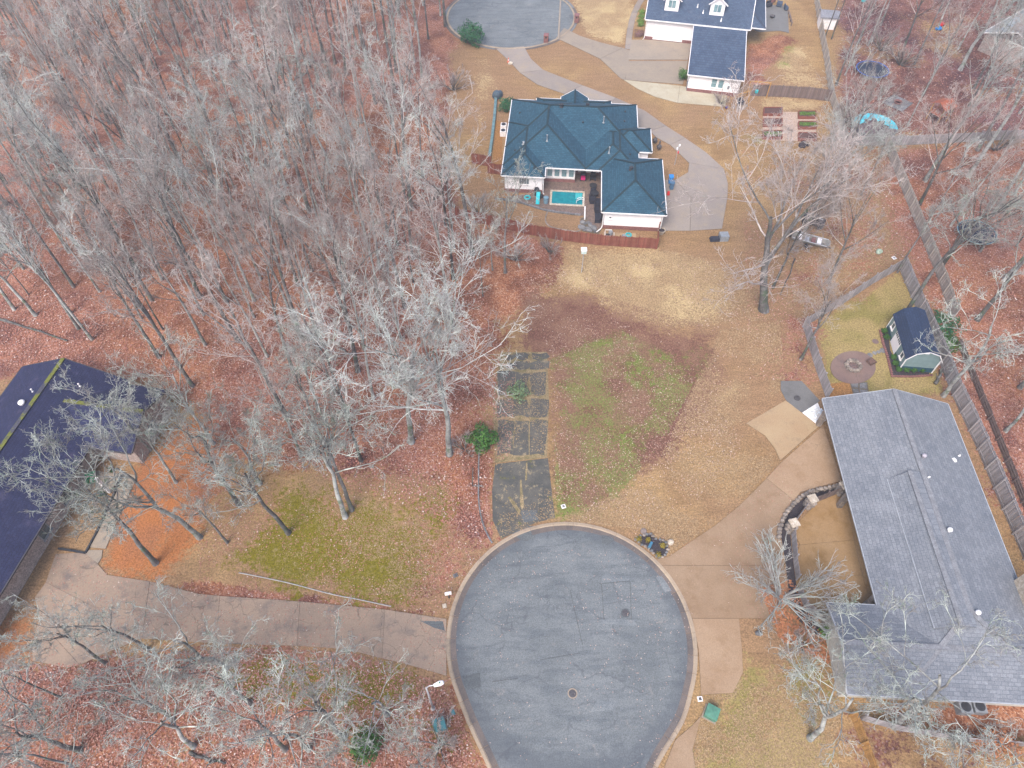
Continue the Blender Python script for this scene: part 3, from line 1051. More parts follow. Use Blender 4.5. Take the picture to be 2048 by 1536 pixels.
slabs('side_patio', [
    [(1492, 847), (1571, 801), (1638, 853), (1560, 922), (1549, 897), (1530, 872)]], CONC_PALE, 0.07)
slabs('rear_walk', [
    [(1561, 762), (1603, 762), (1640, 802), (1608, 826), (1595, 822), (1572, 801), (1561, 780)]], CONC_GREY, 0.05)
# fire-pit terrace
fc = P(1706, 735)
tw = []
for i in range(36):
    a = 2 * math.pi * i / 36
    tw.append(P(1706 + 45.5 * math.cos(a), 735 + 33 * math.sin(a)))
slabs('fire_pit_terrace', [tw], concrete_material('terrace_concrete', (0.20, 0.135, 0.115), (0.165, 0.108, 0.095), (0.11, 0.085, 0.085), 0.2, 0.8), 0.04)
struct(MB().sheet(PP([(1655, 768), (1698, 763), (1708, 795), (1655, 797)]), 0.012).build('bark_bed', BARKCHIP))
flag = struct(MB().sheet(PP([(1698, 764), (1735, 764), (1738, 790), (1708, 793)]), 0.010).build('flagstone_path', JOINT))
for p in ([(1701, 766), (1717, 766), (1716, 776), (1704, 775)], [(1719, 766), (1733, 765), (1734, 778), (1719, 777)],
          [(1705, 777), (1716, 778), (1720, 788), (1709, 790)], [(1719, 779), (1735, 780), (1736, 788), (1722, 789)]):
    MB().prism(shrink(PP(p), 0.02), -0.01, 0.035).build('flagstone', STONE_GREY, flag)

# drives at the top of the picture
slabs('curved_driveway', [
    [(992, 98), (1048, 93), (1062, 118), (1086, 140), (1040, 146), (1018, 122)],
    [(1040, 146), (1086, 140), (1165, 171), (1128, 188), (1075, 170)],
    [(1128, 188), (1165, 171), (1232, 196), (1205, 220), (1150, 200)],
    [(1205, 220), (1232, 196), (1290, 222), (1332, 252), (1300, 262), (1262, 250)],
    [(1300, 262), (1332, 252), (1370, 276), (1340, 290), (1312, 275)],
    [(1340, 290), (1370, 276), (1412, 305), (1448, 338), (1378, 326)],
    [(1378, 326), (1448, 338), (1456, 368), (1455, 395), (1382, 395), (1350, 360), (1376, 345)],
    [(1382, 395), (1455, 395), (1444, 458), (1380, 462)],
    [(1330, 360), (1350, 360), (1382, 395), (1380, 462), (1316, 462), (1318, 430)]], CONC_FAR, gap=0.03)
slabs('white_house_driveway', [
    [(1112, 76), (1128, 56), (1160, 72), (1200, 85), (1245, 96), (1200, 118)],
    [(1200, 118), (1245, 96), (1262, 102), (1250, 160), (1242, 158)],
    [(1262, 80), (1385, 80), (1376, 120), (1256, 120)],
    [(1256, 122), (1376, 122), (1366, 169), (1300, 164), (1250, 160)]], CONC_YARD, gap=0.03)
slabs('white_house_apron', [
    [(1247, 160), (1360, 172), (1355, 206), (1310, 194), (1275, 178)],
    [(1360, 172), (1455, 188), (1451, 214), (1355, 206)]], CONC_NEW, gap=0.02)
wk = curve_pts([(1250, 98), (1252, 75), (1258, 40), (1270, 10), (1290, -20)], 4)
slabs('garden_walk', [[(a[0], a[1]), (b[0], b[1]), (b[0] + 12, b[1] + 1), (a[0] + 12, a[1] + 1)] for a, b in zip(wk[:-1:2], wk[2::2])], CONC_FAR, gap=0.03)
slabs('rear_patio', [
    [(1500, 58), (1502, 8), (1575, 12), (1578, 66), (1560, 62), (1520, 64)]], CONC_GREY, 0.05)
# front walk of the left house
slabs('front_walk', [
    [(276, 952), (254, 946), (225, 1000), (250, 1008)], [(250, 1008), (225, 1000), (205, 1040), (232, 1050)],
    [(232, 1050), (205, 1040), (180, 1095), (212, 1098)], [(206, 1100), (176, 1100), (172, 1108), (196, 1128), (204, 1116)]], CONC_YARD, 0.05, 0.02)


def cover(name, px, py, r, label, rim=None, m=IRON, z=0.022):
    x, y = P(px, py)
    t = thing(name, label, 'manhole cover', (x, y, z))
    mb = MB().lathe(0, 0, [(r, 0), (r, .014), (r * .97, .018)], 24)
    for k in range(-3, 4):
        w = math.sqrt(max(0, 1 - (k / 4) ** 2)) * r * 1.5
        mb.box(0, k * r / 4, 0.018, w, r * .09, .008)
    mb.build('lid', m, t)
    if rim:
        MB().lathe(0, 0, [(r * 1.02, 0), (r * 1.28, 0), (r * 1.28, .012), (r * 1.02, .012)], 24, close=False).build('collar', rim, t)
    return t


cover('manhole_cover', 1145, 1387, 0.31, 'round rusty manhole cover with pale concrete collar, mid cul-de-sac', KERBC)
cover('manhole_cover', 1251, 1226, 0.31, 'dark iron manhole cover inside the square asphalt cut', ASPH_OLD)

# ------------------------------------------------------------------ buildings
def bar(mb, p0, p1, w, h, lift=0.0):
    """square-section bar from p0 to p1 (w horizontal, h upward)"""
    a, b = Vector(p0), Vector(p1)
    d = (b - a).normalized()
    s = Vector((-d.y, d.x, 0))
    s = s.normalized() * w / 2 if s.length > 1e-6 else Vector((w / 2, 0, 0))
    u = d.cross(s).normalized()
    if u.z < 0:
        u = -u
    vs = []
    for q in (a, b):
        for e, f in ((-1, lift), (1, lift), (1, lift + h), (-1, lift + h)):
            vs.append(q + s * e + u * f)
    mb.add(vs, [(0, 1, 2, 3), (7, 6, 5, 4), (0, 4, 5, 1), (1, 5, 6, 2), (2, 6, 7, 3), (3, 7, 4, 0)])


class RoofBlock:
    def __init__(s, u0, u1, v0, v1, ze, p, sides='WESN', axis=None):
        s.r = (u0, u1, v0, v1)
        s.ze, s.p, s.sides = ze, p, sides
        if axis is None:
            axis = 'NS' if (v1 - v0) >= (u1 - u0) else 'EW'
        if sides in ('S', 'W', 'E', 'N'):
            axis = 'SHED'
        s.axis = axis
        C = [(u0, v0, ze), (u1, v0, ze), (u1, v1, ze), (u0, v1, ze)]
        s.hips = []
        if axis == 'NS':
            h = (u1 - u0) / 2
            um, zr = (u0 + u1) / 2, ze + p * h
            a = (um, v0 + (h if 'S' in sides else 0), zr)
            b = (um, v1 - (h if 'N' in sides else 0), zr)
            s.v = C + [a, b]
            s.f = [(0, 4, 5, 3), (1, 2, 5, 4)]
            s.per = [0, 1, 2, 3]
            if 'S' in sides:
                s.f.append((0, 1, 4)); s.hips += [(C[0], a), (C[1], a)]
            else:
                s.per = [0, 4, 1, 2, 3]
            if 'N' in sides:
                s.f.append((2, 3, 5)); s.hips += [(C[2], b), (C[3], b)]
            else:
                i = s.per.index(2)
                s.per.insert(i + 1, 5)
            s.f[0] = (0, 4, 5, 3)
        elif axis == 'EW':
            h = (v1 - v0) / 2
            vm, zr = (v0 + v1) / 2, ze + p * h
            a = (u0 + (h if 'W' in sides else 0), vm, zr)
            b = (u1 - (h if 'E' in sides else 0), vm, zr)
            s.v = C + [a, b]
            s.f = [(0, 1, 5, 4), (2, 3, 4, 5)]
            s.per = [0, 1, 2, 3]
            if 'W' in sides:
                s.f.append((3, 0, 4)); s.hips += [(C[0], a), (C[3], a)]
            else:
                s.per = [0, 1, 2, 3, 4]
            if 'E' in sides:
                s.f.append((1, 2, 5)); s.hips += [(C[1], b), (C[2], b)]
            else:
                s.per.insert(s.per.index(1) + 1, 5)
        else:
            zt = ze + p * (v1 - v0)
            s.v = [(u0, v0, ze), (u1, v0, ze), (u1, v1, zt), (u0, v1, zt)]
            s.f = [(0, 1, 2, 3)]
            s.per = [0, 1, 2, 3]
            a = b = None
        s.ridge = (a, b) if a and (Vector(a) - Vector(b)).length > 0.05 else None

    def height(s, u, v):
        u0, u1, v0, v1 = s.r
        if not (u0 <= u <= u1 and v0 <= v <= v1):
            return -1
        ds = []
        if s.axis == 'SHED':
            return s.ze + s.p * (v - v0)
        if 'W' in s.sides: ds.append(u - u0)
        if 'E' in s.sides: ds.append(u1 - u)
        if 'S' in s.sides: ds.append(v - v0)
        if 'N' in s.sides: ds.append(v1 - v)
        return s.ze + s.p * min(ds)

    def build(s, parent, m, drop=0.14):
        n = len(s.v)
        vs = s.v + [(x, y, z - drop) for x, y, z in s.v]
        fs = []
        for f in s.f:
            a = Vector(s.v[f[1]]) - Vector(s.v[f[0]])
            b = Vector(s.v[f[2]]) - Vector(s.v[f[1]])
            if a.cross(b).z < 0:
                f = f[::-1]
            fs.append(f)
            fs.append(tuple(i + n for i in f[::-1]))
        k = len(s.per)
        for i in range(k):
            a, b = s.per[i], s.per[(i + 1) % k]
            fs.append((a, a + n, b + n, b))
        return MB().add(vs, fs).build('roof', m, parent)


def roof_set(parent, blocks, m, capm, cap_w=0.32, fascia=TRIM, hips=True, fw=0.1, eps=0.05):
    objs = [b.build(parent, m) for b in blocks]

    def top(u, v, me):
        return max([b.height(u, v) for b in blocks if b is not me] + [-1])
    for b, o in zip(blocks, objs):
        lines = ([b.ridge] if b.ridge else []) + (b.hips if hips else [])
        for p0, p1 in lines:
            p0, p1 = Vector(p0), Vector(p1)
            run = []
            runs = []
            K = 24
            for i in range(K + 1):
                q = p0.lerp(p1, i / K)
                if top(q.x, q.y, b) <= q.z + eps:
                    run.append(q)
                else:
                    if len(run) > 2: runs.append(run)
                    run = []
            if len(run) > 2: runs.append(run)
            for r_ in runs:
                mb = MB()
                bar(mb, r_[0], r_[-1], cap_w, 0.05, 0.005)
                mb.build('ridge_cap', capm, o)
        if fascia:
            k = len(b.per)
            for i in range(k):
                p0, p1 = Vector(b.v[b.per[i]]), Vector(b.v[b.per[(i + 1) % k]])
                run, runs = [], []
                K = 40
                for j in range(K + 1):
                    q = p0.lerp(p1, j / K)
                    d = (p1 - p0).normalized()
                    e = q + Vector((d.y, -d.x, 0)) * 0.12
                    if top(e.x, e.y, b) < b.ze - 0.5 or top(e.x, e.y, b) < q.z - 0.35:
                        run.append(q)
                    else:
                        if len(run) > 2: runs.append(run)
                        run = []
                if len(run) > 2: runs.append(run)
                for r_ in runs:
                    mb = MB()
                    d = (p1 - p0).normalized()
                    off = Vector((d.y, -d.x, 0)).normalized() * (fw / 2 + 0.003)
                    bar(mb, r_[0] + off, r_[-1] + off, fw, 0.15, -0.15)
                    mb.build('gutter', fascia, o)
    return objs


def window(parent, u, v, z, w, h, face, cols=2, rows=2, fm=TRIM, gm=GLASS, t=0.07, name='window'):
    """window on a wall; face = outward direction W, E, S or N in the house frame"""
    rz = {'S': 0, 'E': math.pi / 2, 'N': math.pi, 'W': -math.pi / 2}[face]
    mb = MB()
    fr = 0.09
    mb.box(0, -t / 2, 0, w, t, fr).box(0, -t / 2, h - fr, w, t, fr)
    mb.box(-w / 2 + fr / 2, -t / 2, fr, fr, t, h - 2 * fr).box(w / 2 - fr / 2, -t / 2, fr, fr, t, h - 2 * fr)
    mb.box(0, -t / 2 - .03, -0.06, w + .12, t + .1, .055)
    o = mb.build(name, fm, parent, loc=(u, v, z), rz=rz)
    pw, ph = (w - 2 * fr) / cols, (h - 2 * fr) / rows
    pane = MB().box(0, -0.02, 0.02, pw - .04, .025, ph - .04).mesh('pane', gm)
    for i in range(cols):
        for j in range(rows):
            place('pane', pane, o, (-w / 2 + fr + pw * (i + .5), -0.003, fr + ph * j))
    return o


def vent_cap(parent, u, v, z, r=0.14, h=0.35, m=DARK):
    return MB().lathe(u, v, [(r * 1.6, z - .06), (r * 1.6, z), (r, z + .02), (r, z + h * .7), (r * 1.5, z + h * .75), (r * 1.3, z + h), (.03, z + h)], 12).build('roof_vent', m, parent, True)


def pipe(parent, u, v, z, h=0.7, r=0.07, m=STEEL):
    mb = MB().lathe(u, v, [(r * 2.6, z - .05), (r * 1.4, z + .06), (r, z + .1), (r, z + h), (r * 1.5, z + h + .02), (r * 1.5, z + h + .1)], 10)
    return mb.build('flue_pipe', m, parent, True)


def turbine(parent, u, v, z, m=TRIM, r=0.16):
    mb = MB().lathe(u, v, [(r * 1.1, z - .1), (r * .8, z), (r * .8, z + .12), (r * 1.3, z + .18), (r * 1.35, z + .3), (r, z + .42), (.05, z + .46)], 14)
    return mb.build('turbine_vent', m, parent, True)


# ---- slate-blue hipped house with the pool
ox, oy = P(1003, 348, 3)
TA = R(-4.6)
teal = thing('hipped_house', 'white house with slate-blue hipped roof, wrapped round a small swimming pool', 'house', (ox, oy, 0), TA)
pz = 0.50
TB = [RoofBlock(0, 5.75, -0.25, 12, 3.0, pz),                   # west wing
      RoofBlock(0.004, 11.2, 1.9, 17.9, 3.003, pz),
      RoofBlock(-0.004, 18.3, 6.0, 17.95, 2.997, pz),           # main east-west block
      RoofBlock(12.9, 18.25, 1.9, 12.0, 3.002, pz),
      RoofBlock(11.0, 18.22, 1.85, 11.9, 3.004, 0.46, 'WESN', 'NS'),
      RoofBlock(13.3, 21.4, -6.65, 4.95, 2.998, pz),            # garage wing
      RoofBlock(14.0, 20.1, 6.4, 12.0, 3.006, pz),              # east bay
      RoofBlock(3.6, 14.6, 16.0, 18.55, 3.008, 0.40, 'WESN'),
      RoofBlock(7.2, 11.2, 12.5, 19.15, 3.010, 0.62, 'WE', 'NS')]
roof_set(teal, TB, ROOF_TEAL, CAP_TEAL, 0.26)


def walls(parent, polys, z1, m, base=None, bm=None, bh=0.55):
    for p in polys:
        MB().prism(p, 0.0 if not base else bh - 0.01, z1).build('wall', m, parent)
        if base:
            MB().prism(shrink(p, -0.05), 0.0, bh).build('brick_base', bm or BRICK, parent)


walls(teal, [[(.4, .25), (5.45, .25), (5.45, 5), (.4, 5)],
             [(.41, 2.9), (9.8, 2.9), (9.8, 17.5), (.41, 17.5)],
             [(9.79, 4.9), (17.9, 4.9), (17.9, 17.51), (9.79, 17.51)],
             [(13.75, -6.2), (20.95, -6.2), (20.95, 4.5), (13.75, 4.5)],
             [(17.8, 6.8), (19.7, 6.8), (19.7, 11.6), (17.8, 11.6)],
             [(7.6, 17.4), (10.8, 17.4), (10.8, 18.6), (7.6, 18.6)]], 2.95, WHITE, True)
window(teal, 3.0, .25, 1.35, 1.5, 1.05, 'S', 4, 4, gm=GLASS_DK)
window(teal, 5.45, 1.4, 1.1, .9, 1.3, 'E', 1, 2)
for k in range(4):
    window(teal, 6.35 + k * .98, 2.9, .85, .86, 1.75, 'S', 1, 2)
# glazed porch wall and its rear wall under the roof
for k in range(3):
    window(teal, 10.7 + k * 1.0, 4.9, .5, .85, 1.9, 'S', 1, 2, gm=GLASS_DK)
window(teal, 14.5, -6.2, 1.6, .45, .45, 'S', 1, 1, gm=GLASS_DK)
MB().tube([(13.6, -6.35, 2.85), (13.6, -6.32, .5), (13.45, -6.6, .25), (12.9, -7.1, .08)], .07, 8).build('downspout', TRIM, teal)
MB().tube([(21.05, -6.3, 2.85), (21.05, -6.3, .2), (21.3, -6.5, .08)], .07, 8).build('downspout', TRIM, teal)
MB().tube([(5.6, .15, 2.85), (5.6, .15, .2), (5.75, 0, .08)], .06, 8).build('downspout', TRIM, teal)


def roof_z(blocks, u, v):
    return max(b.height(u, v) for b in blocks)


def on_roof(t, blocks, px, py):
    """house-frame point where the pixel's ray meets the roof"""
    c, s = math.cos(-t.rotation_euler.z), math.sin(-t.rotation_euler.z)
    z = 4.5
    for _ in range(12):
        x, y = P(px, py, z)
        dx, dy = x - t.location.x, y - t.location.y
        u, v = dx * c - dy * s, dx * s + dy * c
        z2 = roof_z(blocks, u, v)
        if z2 < 0:
            z2 = 3.2
        z = 0.5 * z + 0.5 * z2
    return u, v, z


for p in ((1123, 213), (1175, 213), (1262, 339)):
    vent_cap(teal, *on_roof(teal, TB, *p), r=.2, h=.42)
for p in ((1094, 282), (1207, 245), (1218, 306)):
    pipe(teal, *on_roof(teal, TB, *p), h=.85)
pipe(teal, *on_roof(teal, TB, 1047, 288), h=.25, r=.1)
for p in ((1040, 226), (1030, 301), (1032, 329), (1068, 336), (1166, 245), (1250, 224), (1249, 243), (1260, 309)):
    u, v, z = on_roof(teal, TB, *p)
    MB().box(u, v, z - .05, .22, .22, .22, top=.7).build('roof_vent', DARK, teal)

# pool terrace, pool and its furnishing: placed in the house frame
def HW(t, u, v, z=0.0):
    c, s = math.cos(t.rotation_euler.z), math.sin(t.rotation_euler.z)
    return (t.location.x + u * c - v * s, t.location.y + u * s + v * c, z)


deck = struct(MB().prism([HW(teal, a, b)[:2] for a, b in [(.5, -.9), (5.5, .25), (5.6, 2.9), (9.8, 2.9), (9.8, 4.9), (13.7, 4.9), (13.7, -6.1), (12.6, -6.6), (11.6, -4.4), (11.2, -4.0), (6.8, -3.1)]], 0.0, .06).build('pool_terrace', mat('brick_paving', (0.165, 0.115, 0.092), (0.12, 0.085, 0.075), 2.5, fine=10, fine_amt=.4)))
q = random.Random(8)
pool = thing('swimming_pool', 'small rectangular turquoise swimming pool with white coping and steps', 'swimming pool', HW(teal, 6.6, -2.15, 0.06), TA)
PWX, PWY = 4.65, 3.1
water = mat('pool_water', (0.012, 0.20, 0.225), (0.008, 0.15, 0.185), 1.4, rough=0.08, spec=0.5, space='O')
MB().sheet([(.26, .26), (PWX - .26, .26), (PWX - .26, PWY - .26), (.26, PWY - .26)], 0.03).build('water', water, pool)
cop = MB()
for x, y, sx, sy in ((PWX / 2, .12, PWX, .28), (PWX / 2, PWY - .12, PWX, .28)):
    for k in range(6):
        cop.box(sx * (k + .5) / 6, y, 0, sx / 6 - .015, sy, .09)
for x in (.12, PWX - .12):
    for k in range(4):
        cop.box(x, .28 + (PWY - .54) * (k + .5) / 4, 0, .28, (PWY - .54) / 4 - .015, .09)
cop.build('coping', STONE_PALE, pool)
for k in range(3):
    MB().box(PWX - .5 - .3 * k, PWY - 1.0, 0.031 - .004 * k, .28, 1.3, .012).build('step', mat('pool_step', (0.05, .35, .36), (.04, .3, .32), 3), pool)
rl = MB()
for dy in (0, .38):
    rl.tube([(PWX - .1, .45 + dy, .08), (PWX - .1, .45 + dy, .75), (PWX - .5, .5 + dy, .85), (PWX - 1.0, .6 + dy, .5), (PWX - 1.1, .6 + dy, .04)], .035, 6)
rl.build('handrail', TRIM, pool)
tag(MB().box(0, 0, 0, .16, 2.5, .2).build('white_kerb', TRIM, loc=HW(teal, 11.35, -3.55, 0.06), rz=TA), 'low white kerb running south from the pool corner', 'kerb')


def chair(u, v, rz, label, m=NAVYP, cloth=None, w=.7):
    t = thing('patio_chair', label, 'chair', HW(teal, u, v, .06), TA + rz)
    MB().box(0, 0, .28, w, .62, .14).build('seat', m, t)
    MB().box(0, .33, .3, w, .1, .62, rx=-.15).build('backrest', m, t)
    for sx in (-1, 1):
        MB().box(sx * (w / 2 + .04), 0, .02, .08, .62, .56).build('armrest', m, t)
        for sy in (-1, 1):
            MB().box(sx * (w / 2 - .05), sy * .27, 0, .06, .06, .28).build('leg', m, t)
    if cloth:
        MB().box(0, -.05, .42, w - .1, .6, .05).box(0, -.36, .2, w - .1, .04, .26).build('cushion_cloth', cloth, t)
    return t


chair(10.95, 3.6, 0, 'dark porch chair draped with a magenta cloth', cloth=PINK)
chair(12.3, 3.7, 0, 'dark porch chair just right of the magenta-draped one')
chair(12.5, .35, .3, 'dark wicker chair below the round patio table', w=.75)
for k, (u, v, r_, l) in enumerate([(12.25, -1.0, 1.57, 'dark wicker armchair on the pool terrace, nearest the round tables'),
                                   (13.0, -1.5, 1.57, 'dark wicker armchair tucked close under the garage eave by the pool'),
                                   (12.95, -2.9, 1.57, 'wide dark wicker lounge seat, middle of the row beside the pool')]):
    chair(u, v, r_, l, w=.95)
t = thing('patio_sofa', 'long dark wicker sofa at the south end of the pool furniture', 'sofa', HW(teal, 13.05, -4.5, .06), TA + 1.57)
MB().box(0, 0, .1, 1.5, .75, .32).build('seat', NAVYP, t)
MB().box(0, -.36, .1, 1.5, .14, .68).build('backrest', NAVYP, t)
for sx in (-1, 1):
    MB().box(sx * .8, 0, .02, .12, .8, .56).build('armrest', NAVYP, t)
for u, v, l in ((12.35, 1.6, 'round black patio table with chairs, below the porch'), (12.6, -.05, 'small round black side table nearest the wicker armchairs')):
    t = thing('round_table', l, 'table', HW(teal, u, v, .06), TA)
    MB().lathe(0, 0, [(.5, .66), (.52, .68), (.52, .72), (.4, .73)], 18).build('table_top', DARK, t)
    MB().lathe(0, 0, [(.28, 0), (.28, .04), (.05, .08), (.05, .66)], 10).build('pedestal', DARK, t)
# slide, ring, barrel, bags
t = thing('water_slide', 'bright turquoise toddler slide on the pool terrace', 'slide', HW(teal, 5.0, -2.0, .06), TA)
MB().add([(-.25, 1.3, .9), (.25, 1.3, .9), (.25, .3, .3), (-.25, .3, .3), (.25, -.3, .12), (-.25, -.3, .12)], [(0, 1, 2, 3), (3, 2, 4, 5)]).build('chute', TURQ, t)
for sx in (-1, 1):
    MB().add([(sx * .27, 1.3, .86), (sx * .27, 1.3, 1.1), (sx * .27, .3, .5), (sx * .27, .3, .26), (sx * .27, -.3, .3), (sx * .27, -.3, .06)], [(0, 1, 2, 3), (3, 2, 4, 5)]).build('side_rail', TURQ, t)
    MB().tube([(sx * .25, 1.35, 0), (sx * .25, 1.3, .95)], .04, 6).build('leg', TURQ, t)
rg = MB()
for k in range(20):
    a = 2 * math.pi * k / 20
    b = 2 * math.pi * (k + 1) / 20
    rg.tube([(.36 * math.cos(a), .36 * math.sin(a), .12), (.36 * math.cos(b), .36 * math.sin(b), .12)], .12, 6, False)
tag(rg.build('swim_ring', TURQ, loc=HW(teal, 3.55, -1.0, .06), smooth=True), 'turquoise inflatable swim ring lying left of the slide', 'swim ring')
tag(MB().lathe(0, 0, [(.3, 0), (.33, .4), (.33, .8), (.35, .84), (.35, .9), (.28, .9), (.27, .82)], 14).build('barrel', mat('grey_blue_barrel', (.16, .25, .3), (.12, .2, .25), 3, space='O'), loc=HW(teal, 6.1, -1.75, .06)), 'grey-blue barrel standing between slide and pool', 'barrel')
t = thing('grill', 'covered black grill against the white west wing wall', 'grill', HW(teal, 4.75, -.15, .06), TA)
MB().box(0, 0, 0, .8, .5, .75, top=.9).build('cover', DARK, t)
MB().lathe(0, 0, [(.25, .72), (.36, .8), (.3, 1.05), (.05, 1.12)], 12).build('hood', DARK, t)
tag(MB().rock(0, 0, 0, .9, .6, .55, 4).build('storage_bag', DARK, loc=HW(teal, 5.35, -.75, .06)), 'dark slumped storage bag right beside the grill', 'bag')
# stepping boulders and retaining edges
bed = struct(MB().prism([HW(teal, a, b)[:2] for a, b in [(11.45, -4.0), (12.6, -5.2), (13.6, -6.4), (13.2, -7.4), (11.0, -7.0), (10.75, -4.6)]], 0, .05).build('boulder_bank', JOINT))
q = random.Random(4)
for k in range(26):
    u, v = q.uniform(10.9, 13.1), q.uniform(-7.1, -4.2)
    if v > -4.2 - (u - 11) * .9:
        continue
    x, y, _ = HW(teal, u, v)
    MB().rock(x, y, .03, q.uniform(.4, 1.0), q.uniform(.4, .9), q.uniform(.15, .4), k).build('boulder', STONE_GREY, bed)
edge = thing('garden_edging', 'dark stone edging between pool terrace and brown lawn', 'edging', HW(teal, -1, -2.0, 0), TA)
pts = [(0.2, .55), (3, .2), (6, -.9), (8, -1.5), (11.8, -1.9)]
cp = resample(curve_pts(pts, 6), .7)
for k, (a, b) in enumerate(zip(cp[:-1], cp[1:])):
    mb = MB()
    bar(mb, (a.x, a.y, 0), (b.x, b.y, 0), .22, .18 + .04 * (k % 3))
    mb.build('edge_stone', STONE_GREY, edge)
e2 = thing('lawn_edging', 'thin stone line crossing the brown lawn below the pool', 'edging', HW(teal, 6.4, -3.6, 0), TA)
cp = resample(curve_pts([(0, 0), (-.2, -1.2), (-.05, -2.2), (.7, -3.0), (2.5, -3.4), (4.3, -3.5), (4.4, -1.5)], 6), .6)
for k, (a, b) in enumerate(zip(cp[:-1], cp[1:])):
    mb = MB()
    bar(mb, (a.x, a.y, 0), (b.x, b.y, 0), .16, .1)
    mb.build('edge_stone', STONE, e2)
# pump pad
t = thing('pump_pad', 'pale concrete pad below the white garage wall', 'pad', HW(teal, 15.9, -7.7, 0), TA)
MB().box(0, 0, 0, 4.2, 1.4, .1).build('slab', CONC_PALE, t)
t = thing('pool_pump', 'grey pool pump and filter with white pipes on the pad', 'pump', HW(teal, 14.7, -7.5, .1), TA)
MB().lathe(0, 0, [(.26, 0), (.28, .1), (.28, .5), (.2, .62), (.06, .66)], 14).build('filter_tank', GREYM, t)
MB().tube([(-.6, -.2, .2), (-.1, -.2, .2)], .13, 8).build('motor', DARK, t)
MB().tube([(-.7, -.35, .1), (-.7, .3, .1), (-.7, .3, .5), (.1, .35, .5), (.1, .1, .6)], .05, 6).tube([(-.7, -.4, .12), (.45, -.4, .12), (.45, .3, .12)], .05, 6).build('pipework', TRIM, t)
t = thing('hose_reel', 'turquoise hose coil with grey cover on the pump pad', 'hose reel', HW(teal, 17.0, -7.5, .1), TA)
MB().lathe(0, 0, [(.3, 0), (.42, .06), (.42, .2), (.3, .26), (.3, .06)], 18, close=False).build('coil', TURQ, t)
MB().box(-.5, -.15, 0, .6, .5, .22, rz=.4, top=.8).build('cover', GREYM, t)
for px, py, l in ((1010, 258, 'upper'), (1009, 270, 'lower')):
    x, y = P(px, py)
    t = thing('air_conditioner', f'{l} of the two white air conditioners beside the slate-blue roof', 'air conditioner', (x - .2, y, 0), TA)
    MB().box(0, 0, 0, .85, .85, .8).build('casing', TRIM, t)
    MB().lathe(0, 0, [(.32, .8), (.34, .81), (.34, .84), (.1, .86)], 16).build('fan_grille', DARK, t)

# ---- white house with dormers at the top
ox, oy = P(1293, 38, 3.6)
WA = R(-12)
wh = thing('dormered_house', 'white house with blue shingle roof and two gabled dormers', 'house', (ox, oy, 0), WA)
WB = [RoofBlock(-.2, 17.1, -.1, 16.5, 3.6, .62, 'SN', 'EW'), RoofBlock(12.6, 19.5, .8, 15, 3.58, .6, 'WESN', 'NS')]
roof_set(wh, WB, ROOF_BLUE, mat('ridge_far_blue', (.05, .06, .09), (.04, .05, .075), 2), .3)
walls(wh, [[(.2, .5), (16.8, .5), (16.8, 16), (.2, 16)]], 3.5, WHITE, True)
for u in (0.205, 16.795):
    MB().add([(u, .5, 3.4), (u, 16, 3.4), (u, 8.25, 8.2)], [(0, 1, 2)] if u > 5 else [(2, 1, 0)]).build('gable_wall', WHITE, wh)
gd = MB().box(4.0, .46, .15, 5.0, .08, 2.35).build('garage_door', TRIM, wh)
for k in range(4):
    MB().box(4.0, .41, .18 + k * .57, 4.9, .03, .53).build('door_panel', WHITE, gd)
MB().tube([(.1, .35, 3.4), (.1, .35, .3), (-.1, .1, .1)], .07, 8).build('downspout', TRIM, wh)
for u, px in ((3.8, 1341), (11.2, 1430)):
    d = MB()
    # dormer face looks south; body runs back into the slope
    z0 = 3.6 + .62 * 1.6
    d.add([(u - 1.15, 1.5, z0 - .1), (u + 1.15, 1.5, z0 - .1), (u + 1.15, 1.5, z0 + 2.0), (u, 1.5, z0 + 2.95), (u - 1.15, 1.5, z0 + 2.0),
           (u - 1.15, 6.5, z0 - .1), (u + 1.15, 6.5, z0 - .1), (u + 1.15, 6.5, z0 + 2.0), (u, 6.5, z0 + 2.95), (u - 1.15, 6.5, z0 + 2.0)],
          [(0, 1, 2, 3, 4), (1, 6, 7, 2), (5, 0, 4, 9), (9, 8, 7, 6, 5)])
    do = d.build('dormer', WHITE, wh)
    r_ = MB()
    for s_ in (-1, 1):
        a, b = (u, 1.25, z0 + 3.02), (u, 7.2, z0 + 3.02)
        c_, e_ = (u + s_ * 1.45, 7.2, z0 + 1.82), (u + s_ * 1.45, 1.25, z0 + 1.82)
        vs = [a, b, c_, e_] + [(x, y, z - .12) for x, y, z in (a, b, c_, e_)]
        r_.add(vs, [(0, 1, 2, 3) if s_ < 0 else (3, 2, 1, 0), (7, 6, 5, 4) if s_ < 0 else (4, 5, 6, 7), (0, 3, 7, 4), (3, 2, 6, 7)])
    r_.build('dormer_roof', ROOF_BLUE, do)
    tr = MB()
    for s_ in (-1, 1):
        bar(tr, (u, 1.2, z0 + 2.88), (u + s_ * 1.48, 1.2, z0 + 1.68), .1, .16)
    tr.build('bargeboard', TRIM, do)
    MB().box(u - .31, 1.47, z0 + .55, .55, .05, 1.15).build('window', GLASS, do)
    MB().box(u + .31, 1.47, z0 + .55, .55, .05, 1.15).build('window', GLASS, do)
for p in ((1395, 14), (1406, 26), (1442, 42)):
    u, v, z = on_roof(wh, WB, *p)
    MB().lathe(u, v, [(.16, z - .1), (.1, z + .15), (.06, z + .5)], 8).build('flue_pipe', TRIM, wh)
